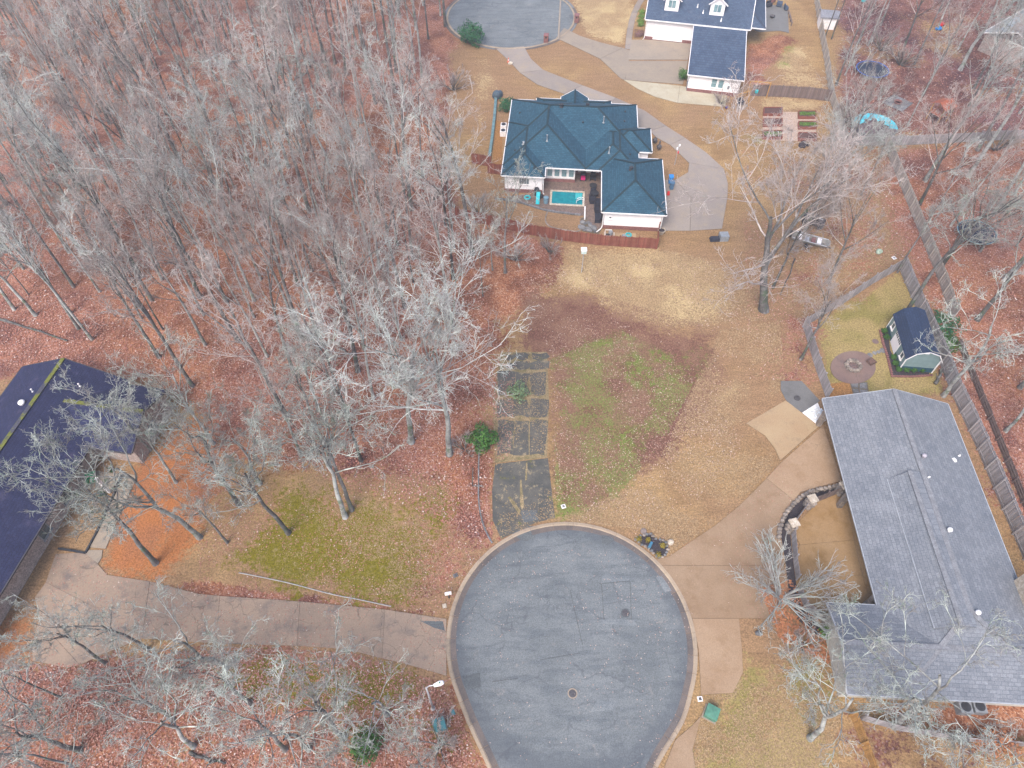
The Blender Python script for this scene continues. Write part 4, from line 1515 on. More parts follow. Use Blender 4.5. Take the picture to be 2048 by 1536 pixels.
# garage wing: its own low-sloped roof
WW = [RoofBlock(7.9, 16.4, -14.9, -.6, 2.95, .045, 'S')]
roof_set(wh, WW, ROOF_BLUE, CAP_TEAL, .3)
walls(wh, [[(8.25, -14.45), (16.05, -14.45), (16.05, -.5), (8.25, -.5)]], 2.85, WHITE, True)
window(wh, 12.1, -14.45, 1.05, .95, 1.5, 'S', 1, 2)
window(wh, 13.15, -14.45, 1.05, .95, 1.5, 'S', 1, 2)
MB().box(14.4, -14.5, 1.1, .3, .12, .5).build('meter_box', GREYM, wh)
for v in (-4.2, -7.6, -11.0):
    o = MB().box(8.2, v, .1, .08, 2.6, 2.2).build('garage_door', TRIM, wh)
    for k in range(3):
        MB().box(8.15, v, .15 + k * .7, .03, 2.5, .66).build('door_panel', WHITE, o)

# ---- grey-roofed house on the right
ox, oy = P(1645, 797, 3)
RA = R(-3)
gh = thing('grey_roofed_house', 'long low house with grey shingle roof beside the cul-de-sac', 'house', (ox, oy, 0), RA)
GB = [RoofBlock(0, 12.45, -28.1, 0, 3.0, .33, 'WES', 'NS'),
      RoofBlock(-4.1, 22, -28.2, -21.1, 3.01, .33, 'SN', 'EW')]
gobj = roof_set(gh, GB, ROOF_GREY, CAP_GREY, .42, fascia=mat('grey_gutter', (.34, .35, .37), (.27, .28, .3), 2, space='O'), fw=.07)
# raised roof section with its own ridge and a white drip edge
MB().add([(3.4, -9.7, 4.15), (5.05, -9.3, 5.12), (6.3, -9.3, 5.06), (3.4, -23.2, 4.32), (5.05, -23.2, 5.22), (6.3, -23.2, 5.08),
          (3.4, -9.7, 4.0), (3.4, -23.2, 4.0), (6.3, -9.3, 4.9), (6.3, -23.2, 4.9)],
         [(0, 1, 4, 3), (1, 2, 5, 4), (6, 0, 3, 7), (2, 8, 9, 5), (6, 8, 2, 1, 0), (3, 4, 5, 9, 7)]).build('raised_roof', ROOF_GREY, gh)
mb = MB(); bar(mb, (3.37, -9.7, 4.03), (3.37, -23.2, 4.2), .05, .14); mb.build('drip_edge', bpy.data.materials['grey_gutter'], gh)
mb = MB(); bar(mb, (5.05, -9.3, 5.13), (5.05, -23.2, 5.23), .4, .05); mb.build('ridge_cap', CAP_GREY, gh)
walls(gh, [[(2.0, -27.6), (11.9, -27.6), (11.9, -.4), (2.0, -.4)], [(-3.6, -27.7), (20, -27.7), (20, -21.6), (-3.6, -21.6)]], 2.9, mat('cream_render', (.42, .40, .35), (.36, .34, .3), 1, fine=7, fine_amt=.15))
MB().add([(-3.6, -27.7, 2.8), (-3.6, -21.6, 2.8), (-3.6, -24.65, 3.8)], [(2, 1, 0)]).build('gable_wall', WHITE, gh)
for p in ((1846, 914), (1897, 1062), (1953, 1227)):
    turbine(gh, *on_roof(gh, GB, *p), m=TRIM if p[0] != 1846 else mat('weathered_vent', (.33, .3, .33), (.25, .22, .25), 3))
for p in ((1908, 920), (1918, 912), (1857, 955)):
    u, v, z = on_roof(gh, GB, *p)
    MB().box(u, v, z - .04, .28, .5 if p[0] == 1908 else .15, .22, rz=.4, top=.6).build('flue_cap', TRIM, gh)
# stone chimney stack on the east side
ch = MB().box(12.9, -20.0, 0, 1.8, 3.2, 5.2).build('chimney', STONE_PALE, gh)
MB().box(12.9, -20.0, 5.2, 2.0, 3.4, .15).build('chimney_cap', CONC_PALE, ch)
for v in (-1.2, -10.5, -20.2):
    MB().box(.35, v, 0, .45, .45, 2.86).build('porch_column', STONE, gh)

# ---- dark-roofed house on the left
ox, oy = P(170, 905, 3)
LA = R(-9)
lh = thing('dark_roofed_house', 'brown brick house with dark slate-blue roof and mossy ridge', 'house', (ox, oy, 0), LA)
LB = [RoofBlock(-11.9, .1, -30, 8.7, 3.0, .42, 'WE', 'NS'),
      RoofBlock(-6.0, 4.4, .6, 8.2, 3.02, .42, 'SN', 'EW')]
lo_ = roof_set(lh, LB, ROOF_NAVY, CAP_MOSS, .4, fascia=mat('dark_fascia', (.06, .055, .06), (.045, .04, .045), 2))
walls(lh, [[(-11.4, -29), (-.6, -29), (-.6, 8.2), (-11.4, 8.2)], [(-1, 1.2), (4.0, 1.2), (4.0, 7.7), (-1, 7.7)]], 2.95, BRICK_BRN)
MB().add([(4.0, 1.2, 2.9), (4.0, 7.7, 2.9), (4.0, 4.4, 4.3)], [(0, 1, 2)]).build('gable_wall', BRICK_BRN, lh)
for v in (-4.0, -7.6):
    window(lh, -.6, v, .8, 1.3, 1.5, 'E', 2, 2, fm=GREYM, gm=GLASS_DK)
window(lh, 4.0, 4.2, .9, 1.7, 1.3, 'E', 3, 1, fm=GREYM, gm=GLASS)
pr = MB().box(1.2, -1.4, 0, 2.6, 2.0, .18).build('porch_slab', CONC_YARD, lh)
MB().box(2.4, -2.4, .18, .25, .25, 2.7).build('porch_post', TRIM, lh)
turbine(lh, *on_roof(lh, LB, 46, 808), m=TRIM, r=.24)
for p in ((66, 783), (160, 772), (223, 797)):
    pipe(lh, *on_roof(lh, LB, *p), h=.3, r=.06, m=TRIM)

# ---- pale-roofed house in the far right corner, half hidden by trees
x, y = P(2062, 150)
ph = thing('pale_roofed_house', 'house with pale grey metal roof behind the bare trees, top right', 'house', (x, y, 0), R(38))
PB = [RoofBlock(0, 14, 0, 10, 3.0, .38, 'SN', 'EW'), RoofBlock(9, 24, -4, 5, 3.02, .38, 'SN', 'EW')]
roof_set(ph, PB, ROOF_PALE, mat('pale_ridge', (.3, .32, .33), (.26, .28, .29), 2), .3)
walls(ph, [[(.4, .4), (13.6, .4), (13.6, 9.6), (.4, 9.6)], [(9.4, -3.6), (23.6, -3.6), (23.6, 4.6), (9.4, 4.6)]], 2.95, BRICK_BRN)
x, y = P(2035, 40)
ph2 = thing('blue_grey_roofed_house', 'blue-grey roof hidden behind branches in the top right corner', 'house', (x, y, 0), R(-20))
roof_set(ph2, [RoofBlock(0, 22, 0, 14, 3.0, .45, 'SN', 'EW')], mat('blue_grey_roof', (.12, .14, .2), (.09, .105, .155), 1.5, fine=7), CAP_GREY, .3)
walls(ph2, [[(.4, .4), (21.6, .4), (21.6, 13.6), (.4, 13.6)]], 2.95, BRICK_BRN)

# ---- navy gambrel garden shed
a, b = Vector(P(1797, 740)), Vector(P(1773, 655))
c_ = Vector(P(1856, 739))
sa = math.atan2((b - a).y, (b - a).x) - math.pi / 2
sh = thing('garden_shed', 'navy gambrel-roofed garden shed with white doors and two windows', 'shed', (a.x, a.y, 0), sa)
SW, SL = 3.5, (b - a).length
EZ = 2.15
prof = [(-.12, EZ - .1), (.6, 3.1), (SW / 2, 3.5), (SW - .6, 3.1), (SW + .12, EZ - .1)]
r_ = MB()
k = len(prof)
vs = [(u, -.18, z) for u, z in prof] + [(u, SL + .18, z) for u, z in prof]
vs += [(u, -.18, z - .07) for u, z in prof] + [(u, SL + .18, z - .07) for u, z in prof]
fs = []
for i in range(k - 1):
    fs += [(i, i + 1, k + i + 1, k + i), (2 * k + i, 3 * k + i, 3 * k + i + 1, 2 * k + i + 1), (2 * k + i, 2 * k + i + 1, i + 1, i), (k + i, k + i + 1, 3 * k + i + 1, 3 * k + i)]
r_.add(vs, fs).build('roof', ROOF_SHED, sh)
w = MB()
g = [(0, 0), (SW, 0), (SW, EZ), (SW - .66, 3.0), (SW / 2, 3.4), (.66, 3.0), (0, EZ)]
n_ = len(g)
w.add([(u, 0, z) for u, z in g] + [(u, SL, z) for u, z in g], [tuple(range(n_)), tuple(range(2 * n_ - 1, n_ - 1, -1))] + [((i + 1) % n_, i, n_ + i, n_ + (i + 1) % n_) for i in range(n_)])
w.build('wall', SIDING, sh)
MB().box(SW / 2, -.01, 0, SW, .03, .75).build('base_board', SIDING_DK, sh)
MB().box(-.01, SL / 2, 0, .03, SL, .45).build('base_board', SIDING_DK, sh)
tr = MB()
for i in range(k - 1):
    bar(tr, (prof[i][0], -.2, prof[i][1] - .1), (prof[i + 1][0], -.2, prof[i + 1][1] - .1), .05, .1)
tr.build('bargeboard', TRIM, sh)
for u in (0, SW):
    for v_ in (-.02, SL + .02):
        MB().box(u, v_, 0, .12, .06, EZ).build('corner_post', TRIM, sh)
for v in (SL * .43, SL * .58):
    d_ = MB().box(-.04, v, .05, .06, SL * .145, 1.95).build('door', WHITE, sh)
    for i in range(3):
        MB().box(-.075, v - SL * .045 + i * SL * .045, 1.5, .02, SL * .03, .36).build('pane', GLASS_DK, d_)
for v in (SL * .15, SL * .84):
    window(sh, 0, v, .95, SL * .11, .9, 'W', 2, 2, gm=GLASS_DK)
MB().box(SW / 2 - .1, -.03, 3.02, .4, .05, .2).build('gable_vent', TRIM, sh)

# ---- small shed beyond the far fence
x, y = P(1650, 52)
s2 = thing('small_shed', 'small white shed with grey roof behind the tan fence', 'shed', (x, y, 0), R(-10))
MB().box(0, 0, 0, 2.6, 2.4, 2.1).build('wall', WHITE, s2)
RB = RoofBlock(-1.6, 1.6, -1.5, 1.5, 2.1, .4, 'SN', 'EW')
RB.build(s2, mat('shed_grey_roof', (.2, .2, .22), (.16, .16, .18), 2, fine=7))
MB().box(-.3, -1.22, 0, .9, .04, 1.9).build('door', TRIM, s2)

# ------------------------------------------------------------------ fences
PANELS = {}


def panel_mesh(m, h, var):
    key = (m.name, h, var)
    if key not in PANELS:
        q = random.Random(hash((h, var)) % 1000)
        mb = MB()
        n = 17
        for i in range(n):
            hh = h + q.uniform(-.05, .04)
            mb.box((i + .5) / n * 2.4, q.uniform(-.008, .008), .04, 2.4 / n - .018, .022, hh - .04, ry=q.uniform(-.012, .012))
        for z in (.3, h - .35):
            mb.box(1.2, .04, z, 2.38, .045, .09)
        PANELS[key] = mb.mesh('panel', m)
    return PANELS[key]


def fence(name, px, h, m, label, flip=False, z=0.0):
    pts = [Vector(P(*p)) for p in px]
    t = thing(name, label, 'fence', (pts[0].x, pts[0].y, z))
    post = MB().box(0, 0, 0, .11, .11, h + .06).mesh('post', m)
    q = random.Random(len(label))
    for a, b in zip(pts[:-1], pts[1:]):
        L = (b - a).length
        n = max(1, round(L / 2.4))
        ang = math.atan2((b - a).y, (b - a).x)
        for i in range(n):
            p = a.lerp(b, i / n) - pts[0]
            o = place('panel', panel_mesh(m, h, q.randrange(3)), t, (p.x, p.y, 0), ang, (L / n / 2.4, -1 if flip else 1, 1))
            o.rotation_euler.x = q.uniform(-.03, .03)
            s_ = Vector((math.sin(ang), -math.cos(ang))) * (-.09 if not flip else .09)
            place('post', post, t, (p.x + s_.x, p.y + s_.y, 0), ang)
    e = pts[-1] - pts[0]
    place('post', post, t, (e.x, e.y, 0), 0)
    return t


fence('red_fence', [(1000, 455), (1060, 470), (1120, 481), (1200, 491), (1313, 498)], 1.75, FENCE_RED, 'red-stained picket fence below the pool yard')
fence('red_fence', [(1313, 498), (1316, 466)], 1.75, FENCE_RED, 'short red fence return beside the garage corner')
fence('red_fence', [(888, 345), (893, 395), (902, 435), (1000, 455)], 1.75, FENCE_RED, 'red fence running along the edge of the wood')
fence('red_fence', [(944, 327), (982, 334)], 1.75, FENCE_RED, 'short red fence left of the slate edging')
fence('red_fence', [(976, 347), (1004, 350)], 1.75, FENCE_RED, 'short red fence closing the side yard of the pool house')
fence('weathered_fence', [(1652, 797), (1630, 735), (1606, 655)], 1.75, FENCE_GREY, 'weathered grey fence left of the fire-pit lawn', True)
fence('weathered_fence', [(1606, 655), (1690, 605), (1745, 568), (1798, 538)], 1.75, FENCE_GREY, 'grey fence slanting along the top of the fire-pit lawn')
fence('weathered_fence', [(1798, 538), (1835, 625), (1868, 700), (1905, 792), (1955, 900), (2005, 1020), (2048, 1120), (2110, 1270)], 2.2, FENCE_GREY, 'long weathered grey fence right of the navy shed', True)
fence('weathered_fence', [(1915, 690), (1960, 800), (2010, 925), (2060, 1050)], 1.0, FENCE_BRN, 'second lower brown fence outside the long grey fence', True)
fence('tan_fence', [(1624, -30), (1640, 75), (1650, 130), (1660, 202)], 1.9, FENCE_TAN, 'tall tan fence between the white house yard and the trees', True)
fence('brown_fence', [(1502, 192), (1560, 194), (1610, 197), (1660, 203)], 1.9, FENCE_BRN, 'dark brown fence behind the raised vegetable beds')
fence('tan_fence', [(1660, 203), (1672, 240), (1688, 291)], 1.8, FENCE_TAN, 'tan fence beside the blue-covered pool', True)
fence('grey_board_fence', [(1688, 291), (1800, 291), (1920, 285), (2060, 277)], 1.6, FENCE_GREY, 'long grey board fence below the blue-covered pool')
fence('tan_fence', [(1770, 296), (1800, 372), (1840, 470), (1878, 565), (1903, 640)], 1.9, FENCE_TAN, 'tall tan fence running past the black trampoline', True)
fence('grey_board_fence', [(1720, 1440), (1800, 1462), (1920, 1482), (2060, 1494)], 1.5, FENCE_GREY, 'grey fence below the air conditioners, bottom right')
fence('tan_fence', [(1700, 1432), (1722, 1490), (1740, 1540)], 1.5, TIMBER, 'orange timber fence running to the bottom edge', True)

# ------------------------------------------------------------------ retaining wall, piers and gates of the forecourt
def px_line(px):
    return [Vector(P(*p)) for p in px]


wl = thing('stone_planter_wall', 'low curved stone planter wall edging the forecourt', 'wall', (*P(1560, 1060), 0))
o0 = Vector(P(1560, 1060))
ln = resample([tuple(p) for p in curve_pts(px_line([(1556, 1075), (1565, 1040), (1590, 1005), (1620, 985), (1655, 978), (1678, 972)]), 6)], .42)
q = random.Random(11)
for k, p in enumerate(ln):
    for lay in range(2):
        MB().rock(p.x - o0.x + q.uniform(-.05, .05), p.y - o0.y + q.uniform(-.05, .05), lay * .2, .46, .42, .26, k * 2 + lay).build('stone', STONE, wl)
bed_pts = [tuple(p) for p in px_line([(1560, 1065), (1568, 1040), (1592, 1008), (1622, 988), (1672, 975), (1676, 985), (1612, 1008), (1590, 1040), (1580, 1065), (1584, 1110), (1592, 1170), (1605, 1215), (1650, 1262), (1640, 1275), (1596, 1240), (1578, 1190), (1570, 1120)])]
struct(MB().prism(bed_pts, 0, .08).build('planting_bed', MULCH))
PIERS = [(1615, 1012, 'stone gate pier with pale cap at the bend of the planter wall'), (1578, 1060, 'stone gate pier left of the forecourt, above the pale shrub'),
         (1655, 1248, 'stone pier at the foot of the forecourt fence beside the cream gable'), (1678, 985, 'stone pier touching the grey roof edge at the top of the forecourt')]
for k, (a, b, l) in enumerate(PIERS):
    x, y = P(a, b)
    t = thing('stone_pier', l, 'pier', (x, y, 0), .3)
    for lay in range(5):
        for j in range(3):
            MB().rock(.26 * math.cos(j * 2.1 + lay), .26 * math.sin(j * 2.1 + lay), lay * .3, .62, .55, .38, lay * 7 + j + k).build('stone', STONE, t)
    MB().box(0, 0, 1.52, .85, .85, .12, top=.92).build('cap_stone', STONE_PALE, t)
fence('picket_gate', [(1618, 1010), (1650, 998), (1676, 987)], 1.4, FENCE_BRN, 'dark wooden gate between the upper stone piers')
fence('picket_gate', [(1582, 1056), (1612, 1014)], 1.3, FENCE_GREY, 'grey wooden gate between the two left stone piers')
fence('court_fence', [(1582, 1066), (1586, 1120), (1592, 1160)], 1.3, FENCE_GREY, 'grey court fence behind the pale bare shrub')
fence('court_fence', [(1594, 1180), (1606, 1212), (1650, 1246)], 1.2, FENCE_GREY, 'grey slatted court fence above the dry-leaf bank')


def heap(name, px, py, r, m, label, cat, n=14, sz=(.2, .45), seed=0):
    x, y = P(px, py)
    t = thing(name, label, cat, (x, y, 0))
    q = random.Random(seed)
    for k in range(n):
        a, d = q.uniform(0, 6.28), r * math.sqrt(q.random())
        s = q.uniform(*sz)
        MB().rock(d * math.cos(a), d * math.sin(a), 0, s, s * q.uniform(.7, 1.1), s * .55, seed + k).build('stone', m, t)
    return t


# white gravel heap on a torn sheet
x, y = P(1630, 830)
t = thing('gravel_heap', 'bright white gravel heap on a sheet beside the grey roof', 'gravel', (x, y, 0))
hp = MB()
q = random.Random(2)
for k in range(150):
    a, d = q.uniform(0, 6.28), math.sqrt(q.random())
    px_, py_ = d * 1.0 * math.cos(a), d * .95 * math.sin(a)
    hp.rock(px_ + .15, py_, .06 + .14 * (1 - d), q.uniform(.1, .22), q.uniform(.1, .22), .12, k, 5)
hp.build('pebbles', mat('white_gravel', (.72, .73, .74), (.5, .52, .54), 4, fine=9), t)['kind'] = 'stuff'
MB().prism([tuple(Vector(p) - Vector((x, y))) for p in PP([(1604, 826), (1635, 806), (1650, 842), (1638, 853)])], 0.05, .062).build('sheet', TRIM, t)

# fire pit
x, y = P(1705, 734)
t = thing('fire_pit', 'ring of pale stones with ash, centre of the round terrace', 'fire pit', (x, y, .04))
for lay in range(2):
    for k in range(12):
        a = 2 * math.pi * (k + .5 * lay) / 12
        MB().rock(.72 * math.cos(a), .72 * math.sin(a), lay * .22, .44, .42, .28, k + lay * 20).build('stone', STONE, t)
MB().lathe(0, 0, [(.6, 0), (.6, .1), (.2, .16), (.02, .17)], 14).build('ash', mat('ash', (.16, .1, .09), (.09, .07, .07), 6), t)
x, y = P(1742, 725)
t = thing('log_stack', 'small dark stack of split logs right of the fire pit', 'log stack', (x, y, .04), R(-62))
for k in range(9):
    MB().tube([(-.35, -.4 + .2 * (k % 5), .1 + .19 * (k // 5)), (.35, -.38 + .2 * (k % 5), .1 + .19 * (k // 5))], .1, 7).build('log', mat('split_log', (.13, .075, .06), (.08, .05, .045), 4) if k == 0 else bpy.data.materials['split_log'], t)
ss = [(1740, 710, .32), (1749, 706, .26), (1757, 704, .24), (1766, 701, .38)]
for k, (a, b, s) in enumerate(ss):
    x, y = P(a, b)
    tag(MB().lathe(0, 0, [(s, 0), (s * .95, .04), (s * .5, .05)], 9).build('stepping_stone', STONE_GREY, loc=(x, y, 0)),
        ['stepping stone nearest the fire-pit terrace', 'second stepping stone from the fire-pit terrace', 'third stepping stone from the fire-pit terrace', 'stepping stone nearest the shed bed, largest of four'][k], 'stepping stone', 'stepping stones to the shed')
x, y = P(1751, 683)
tag(MB().lathe(0, 0, [(.36, 0), (.36, .03), (.3, .05), (.05, .05)], 18).build('valve_cover', mat('brown_lid', (.17, .115, .1), (.13, .09, .085), 3), loc=(x, y, 0)), 'round brown valve cover in the lawn left of the shed', 'valve cover')
# round drain grate on the rear walk
x, y = P(1594, 797)
t = thing('fire_bowl', 'round black grate lying on the dark rear walk', 'grate', (x, y, .05))
MB().lathe(0, 0, [(.3, 0), (.34, 0), (.34, .08), (.3, .08)], 20, close=False).build('rim', IRON, t)
mb = MB()
for k in range(-2, 3):
    mb.box(0, k * .11, .03, .62 * math.sqrt(1 - (k / 3.1) ** 2), .035, .03)
    mb.box(k * .11, 0, .055, .035, .62 * math.sqrt(1 - (k / 3.1) ** 2), .02)
mb.build('bars', IRON, t)

# shed planting bed with its brick edge
sb = [(1762, 664), (1775, 655), (1780, 700), (1800, 742), (1856, 742), (1860, 752), (1786, 753), (1774, 708), (1766, 686)]
struct(MB().prism(PP(sb), 0, .05).build('shed_bed', MULCH))
eb = thing('brick_edging', 'low brick edging round the shed planting bed', 'edging', (*P(1786, 752), 0))
o0 = Vector(P(1786, 752))
for k, p in enumerate(resample([tuple(v) for v in px_line([(1760, 662), (1766, 688), (1774, 712), (1784, 753), (1822, 754), (1862, 751)])], .3)):
    MB().box(p.x - o0.x, p.y - o0.y, 0, .26, .2, .14, rz=random.uniform(-.3, .3)).build('brick', BRICK, eb)


def leaf_ball(mb, x, y, z, rx, ry, rz_, n, s, seed, hollow=.35):
    q = np.random.default_rng(seed)
    d = q.normal(size=(n, 3))
    d /= np.linalg.norm(d, axis=1)[:, None]
    rr = (hollow + (1 - hollow) * q.random(n) ** .5)[:, None]
    lump = 1 + .42 * np.sin(d[:, 0:1] * 4 + seed) * np.sin(d[:, 1:2] * 3.5 + 2 * seed + d[:, 2:3] * 3)
    c = d * rr * lump * np.array([rx, ry, rz_]) + np.array([x, y, z])
    a = q.normal(size=(n, 3)); a -= (a * d).sum(1)[:, None] * d * .6; a /= np.linalg.norm(a, axis=1)[:, None]
    b = np.cross(d + .5 * q.normal(size=(n, 3)), a); b /= np.linalg.norm(b, axis=1)[:, None]
    ss = s * q.uniform(.6, 1.3, (n, 1))
    v = np.stack([c - a * ss, c - b * ss * .5, c + a * ss, c + b * ss * .5], 1).reshape(-1, 3)
    v[:, 2] = np.maximum(v[:, 2], .02)
    k = len(mb.v)
    mb.v += [tuple(p) for p in v]
    mb.f += [(k + 4 * i, k + 4 * i + 1, k + 4 * i + 2, k + 4 * i + 3) for i in range(n)]
    return mb


def shrub(name, px, py, rx, h, m, label, n=500, s=.09, seed=1, group=None, cat='shrub', ry=None, z=0):
    x, y = P(px, py)
    t = thing(name, label, cat, (x, y, z), 0, group)
    leaf_ball(MB(), 0, 0, h * .52, rx, ry or rx, h * .5, n, s, seed).build('foliage', m, t)
    MB().tube([(0, 0, -.05), (.02, .02, h * .6)], [.06, .02], 5).build('stem', BARK_D, t)
    return t


for k, (a, b, l) in enumerate([(1767, 665, 'clipped green shrub at the far left corner of the shed'), (1771, 677, 'clipped green shrub second along the shed door side, above the path'),
                               (1785, 717, 'clipped green shrub right below the shed double doors'), (1789, 730, 'clipped green shrub under the lower shed window'),
                               (1796, 741, 'clipped green shrub at the near corner of the shed'), (1811, 743, 'clipped green shrub left of three along the shed gable'),
                               (1826, 743, 'clipped green shrub middle of three along the shed gable'), (1842, 743, 'clipped green shrub right of three along the shed gable')]):
    shrub('box_shrub', a, b, .36, .62, GREENLEAF, l, 420, .07, k + 3, 'clipped shrubs round the shed')
shrub('evergreen_shrub', 967, 890, 1.5, 2.4, GREENLEAF, 'bushy green shrub under the pale tree by the broken pavement', 1800, .13, 21)
shrub('evergreen_shrub', 735, 1495, 1.3, 2.0, GREENLEAF, 'round bright green bush at the bottom edge below the bare crowns', 1600, .12, 22)
shrub('evergreen_shrub', 1652, 1270, .7, 1.2, GRASSY, 'bright green shrub beside the cream gable', 700, .1, 23)
shrub('evergreen_shrub', 1012, 222, 1.2, 2.2, CEDAR, 'dark green shrub at the top left corner of the slate-blue roof', 1100, .13, 24)
shrub('evergreen_shrub', 943, 88, 2.3, 3.4, CEDAR, 'large dark evergreen bush at the edge of the far cul-de-sac', 1800, .18, 25)
shrub('evergreen_shrub', 1364, 160, .75, 1.9, GREENLEAF, 'upright green shrub at the corner of the white garage wing', 900, .1, 26)
shrub('evergreen_shrub', 1880, 655, 2.2, .8, CEDAR, 'low spreading ivy mound behind the shed fence', 1300, .14, 27)
shrub('evergreen_shrub', 1895, 690, 1.6, .7, GREENLEAF, 'second ivy mound under the bare branches right of the shed', 800, .14, 28)
shrub('young_shrub', 1035, 790, 1.2, 1.2, leafy_material('sage_leaf', (.13, .2, .11), (.19, .25, .12)), 'pale sage-green sapling clump on the broken pavement edge', 700, .12, 29)
for k, (a, b) in enumerate([(225, 940), (212, 968), (205, 990)]):
    x, y = P(a, b)
    t = thing('yucca', ['spiky green yucca nearest the porch', 'spiky green yucca in the middle of the front bed', 'spiky green yucca lowest in the front bed'][k], 'plant', (x, y, 0), 0, 'yuccas in the front bed')
    mb = MB()
    q = random.Random(k)
    for j in range(46):
        a_, e_ = q.uniform(0, 6.28), q.uniform(.15, 1.3)
        d = Vector((math.cos(a_) * math.cos(e_), math.sin(a_) * math.cos(e_), math.sin(e_)))
        s_ = Vector((-d.y, d.x, 0)).normalized() * .035
        L = q.uniform(.6, .95)
        mb.add([d * .05 - s_, d * .05 + s_, d * L], [(0, 1, 2)])
    mb.build('blades', CEDAR, t)
    MB().lathe(0, 0, [(.09, 0), (.06, .15)], 6).build('stem', BARK_D, t)
x, y = P(187, 962)
t = thing('wheelbarrow', 'bright green barrow tub standing by the brick wall', 'barrow', (x, y, 0), .4)
MB().add([(-.3, -.5, .35), (.3, -.5, .35), (.3, .5, .35), (-.3, .5, .35), (-.45, -.65, .7), (.45, -.65, .7), (.45, .65, .7), (-.45, .65, .7)], [(3, 2, 1, 0), (0, 1, 5, 4), (1, 2, 6, 5), (2, 3, 7, 6), (3, 0, 4, 7)]).build('tub', mat('bright_green', (.01, .32, .12), (.01, .26, .1), 3), t)
for s_ in (-1, 1):
    MB().tube([(s_ * .25, -1.1, .5), (s_ * .2, .7, .25)], .03, 5).build('handle', TIMBER, t)
MB().tube([(-.05, .75, .2), (.05, .75, .2)], .2, 12).build('wheel', DARK, t)
x, y = P(272, 838)
t = thing('garden_bench', 'grey-blue slatted bench beside the brown brick wall', 'bench', (x, y, 0), R(-60))
for k in range(4):
    MB().box(0, -.25 + k * .15, .42, 1.5, .12, .04).build('seat_slat', mat('bench_grey', (.2, .25, .32), (.15, .2, .26), 3) if k == 0 else bpy.data.materials['bench_grey'], t)
for k in range(3):
    MB().box(0, .32, .5 + k * .14, 1.5, .04, .11).build('back_slat', bpy.data.materials['bench_grey'], t)
for sx in (-1, 1):
    MB().box(sx * .7, 0, 0, .07, .6, .42).build('leg', DARK, t)
for px, l in (([(172, 1107), (196, 1062), (222, 1004), (246, 950)], 'dark border edging between front bed and walk'), ([(118, 1098), (145, 1102), (172, 1107)], 'short dark edging closing the front bed')):
    pts = px_line(px)
    t = thing('border_edging', l, 'edging', (pts[0].x, pts[0].y, 0))
    for a, b in zip(pts[:-1], pts[1:]):
        mb = MB()
        bar(mb, (*(a - pts[0]), 0), (*(b - pts[0]), 0), .16, .2)
        mb.build('edge_board', DARK, t)

# landscape border running up the left side of the stub drive
ln = resample([tuple(p) for p in curve_pts(px_line([(984, 1086), (968, 1055), (958, 1010), (957, 960), (958, 905), (960, 860)]), 6)], .8)
t = thing('timber_border', 'thin dark border line through the leaves left of the stub drive', 'edging', (ln[0].x, ln[0].y, 0))
for k, (a, b) in enumerate(zip(ln[:-1], ln[1:])):
    mb = MB()
    bar(mb, (*(a - ln[0]), 0), (*(b - ln[0]), 0), .13, .1 + .03 * (k % 2))
    mb.build('edge_stone', STONE_GREY, t)
x, y = P(955, 965)
t = thing('wooden_planter', 'small open timber planter surround lying in leaves beside the border', 'frame', (x, y, 0))
for a, b, c_, d_ in ((0, -.4, 1.0, .08), (-.5, .6, .08, 2.0)):
    MB().box(a, b, 0, c_, d_, .1).build('board', BARK_D, t)
ln = curve_pts(px_line([(478, 1146), (540, 1158), (600, 1172), (660, 1188), (720, 1200), (782, 1213)]), 5)
ln = [(a, b, .05 + .02 * math.sin(i)) for i, (a, b) in enumerate(ln)]
tag(MB().tube(ln, .05, 6).build('fallen_pole', mat('pale_pole', (.33, .32, .3), (.25, .24, .23), 3)), 'long thin pale pole lying across the moss above the driveway', 'pole')

# ------------------------------------------------------------------ street furniture round the cul-de-sac
x, y = P(866, 1417)
t = thing('street_lamp', 'white street lamp leaning over the left kerb', 'street lamp', (x, y, 0), R(20))
MB().tube([(0, 0, 0), (.05, .05, 3.2), (.1, .1, 6.2)], [.1, .085, .065], 10).build('pole', STEEL, t, True)
MB().lathe(0, 0, [(.2, 0), (.2, .05), (.12, .2), (.1, .3)], 12).build('base', STEEL, t)
MB().tube([(.1, .1, 6.15), (.35, .1, 6.4), (.75, .0, 6.45)], .045, 8).build('arm', STEEL, t)
MB().add([(.65, -.12, 6.42), (.65, .12, 6.42), (1.15, .2, 6.4), (1.4, .14, 6.38), (1.45, 0, 6.38), (1.4, -.14, 6.38), (1.15, -.2, 6.4),
          (.7, -.08, 6.55), (.7, .08, 6.55), (1.15, .13, 6.6), (1.35, .08, 6.54), (1.35, -.08, 6.54), (1.15, -.13, 6.6)],
         [(0, 1, 2, 3, 4, 5, 6)[::-1], (7, 12, 11, 10, 9, 8)[::-1], (0, 7, 8, 1), (1, 8, 9, 2), (2, 9, 10, 3), (3, 10, 4), (4, 10, 11), (4, 11, 5), (5, 11, 12, 6), (6, 12, 7, 0)]).build('lamp_head', WHITE, t)
MB().lathe(1.12, 0, [(.06, 6.58), (.06, 6.68), (.03, 6.7)], 8).build('photocell', SEAGREEN, t)


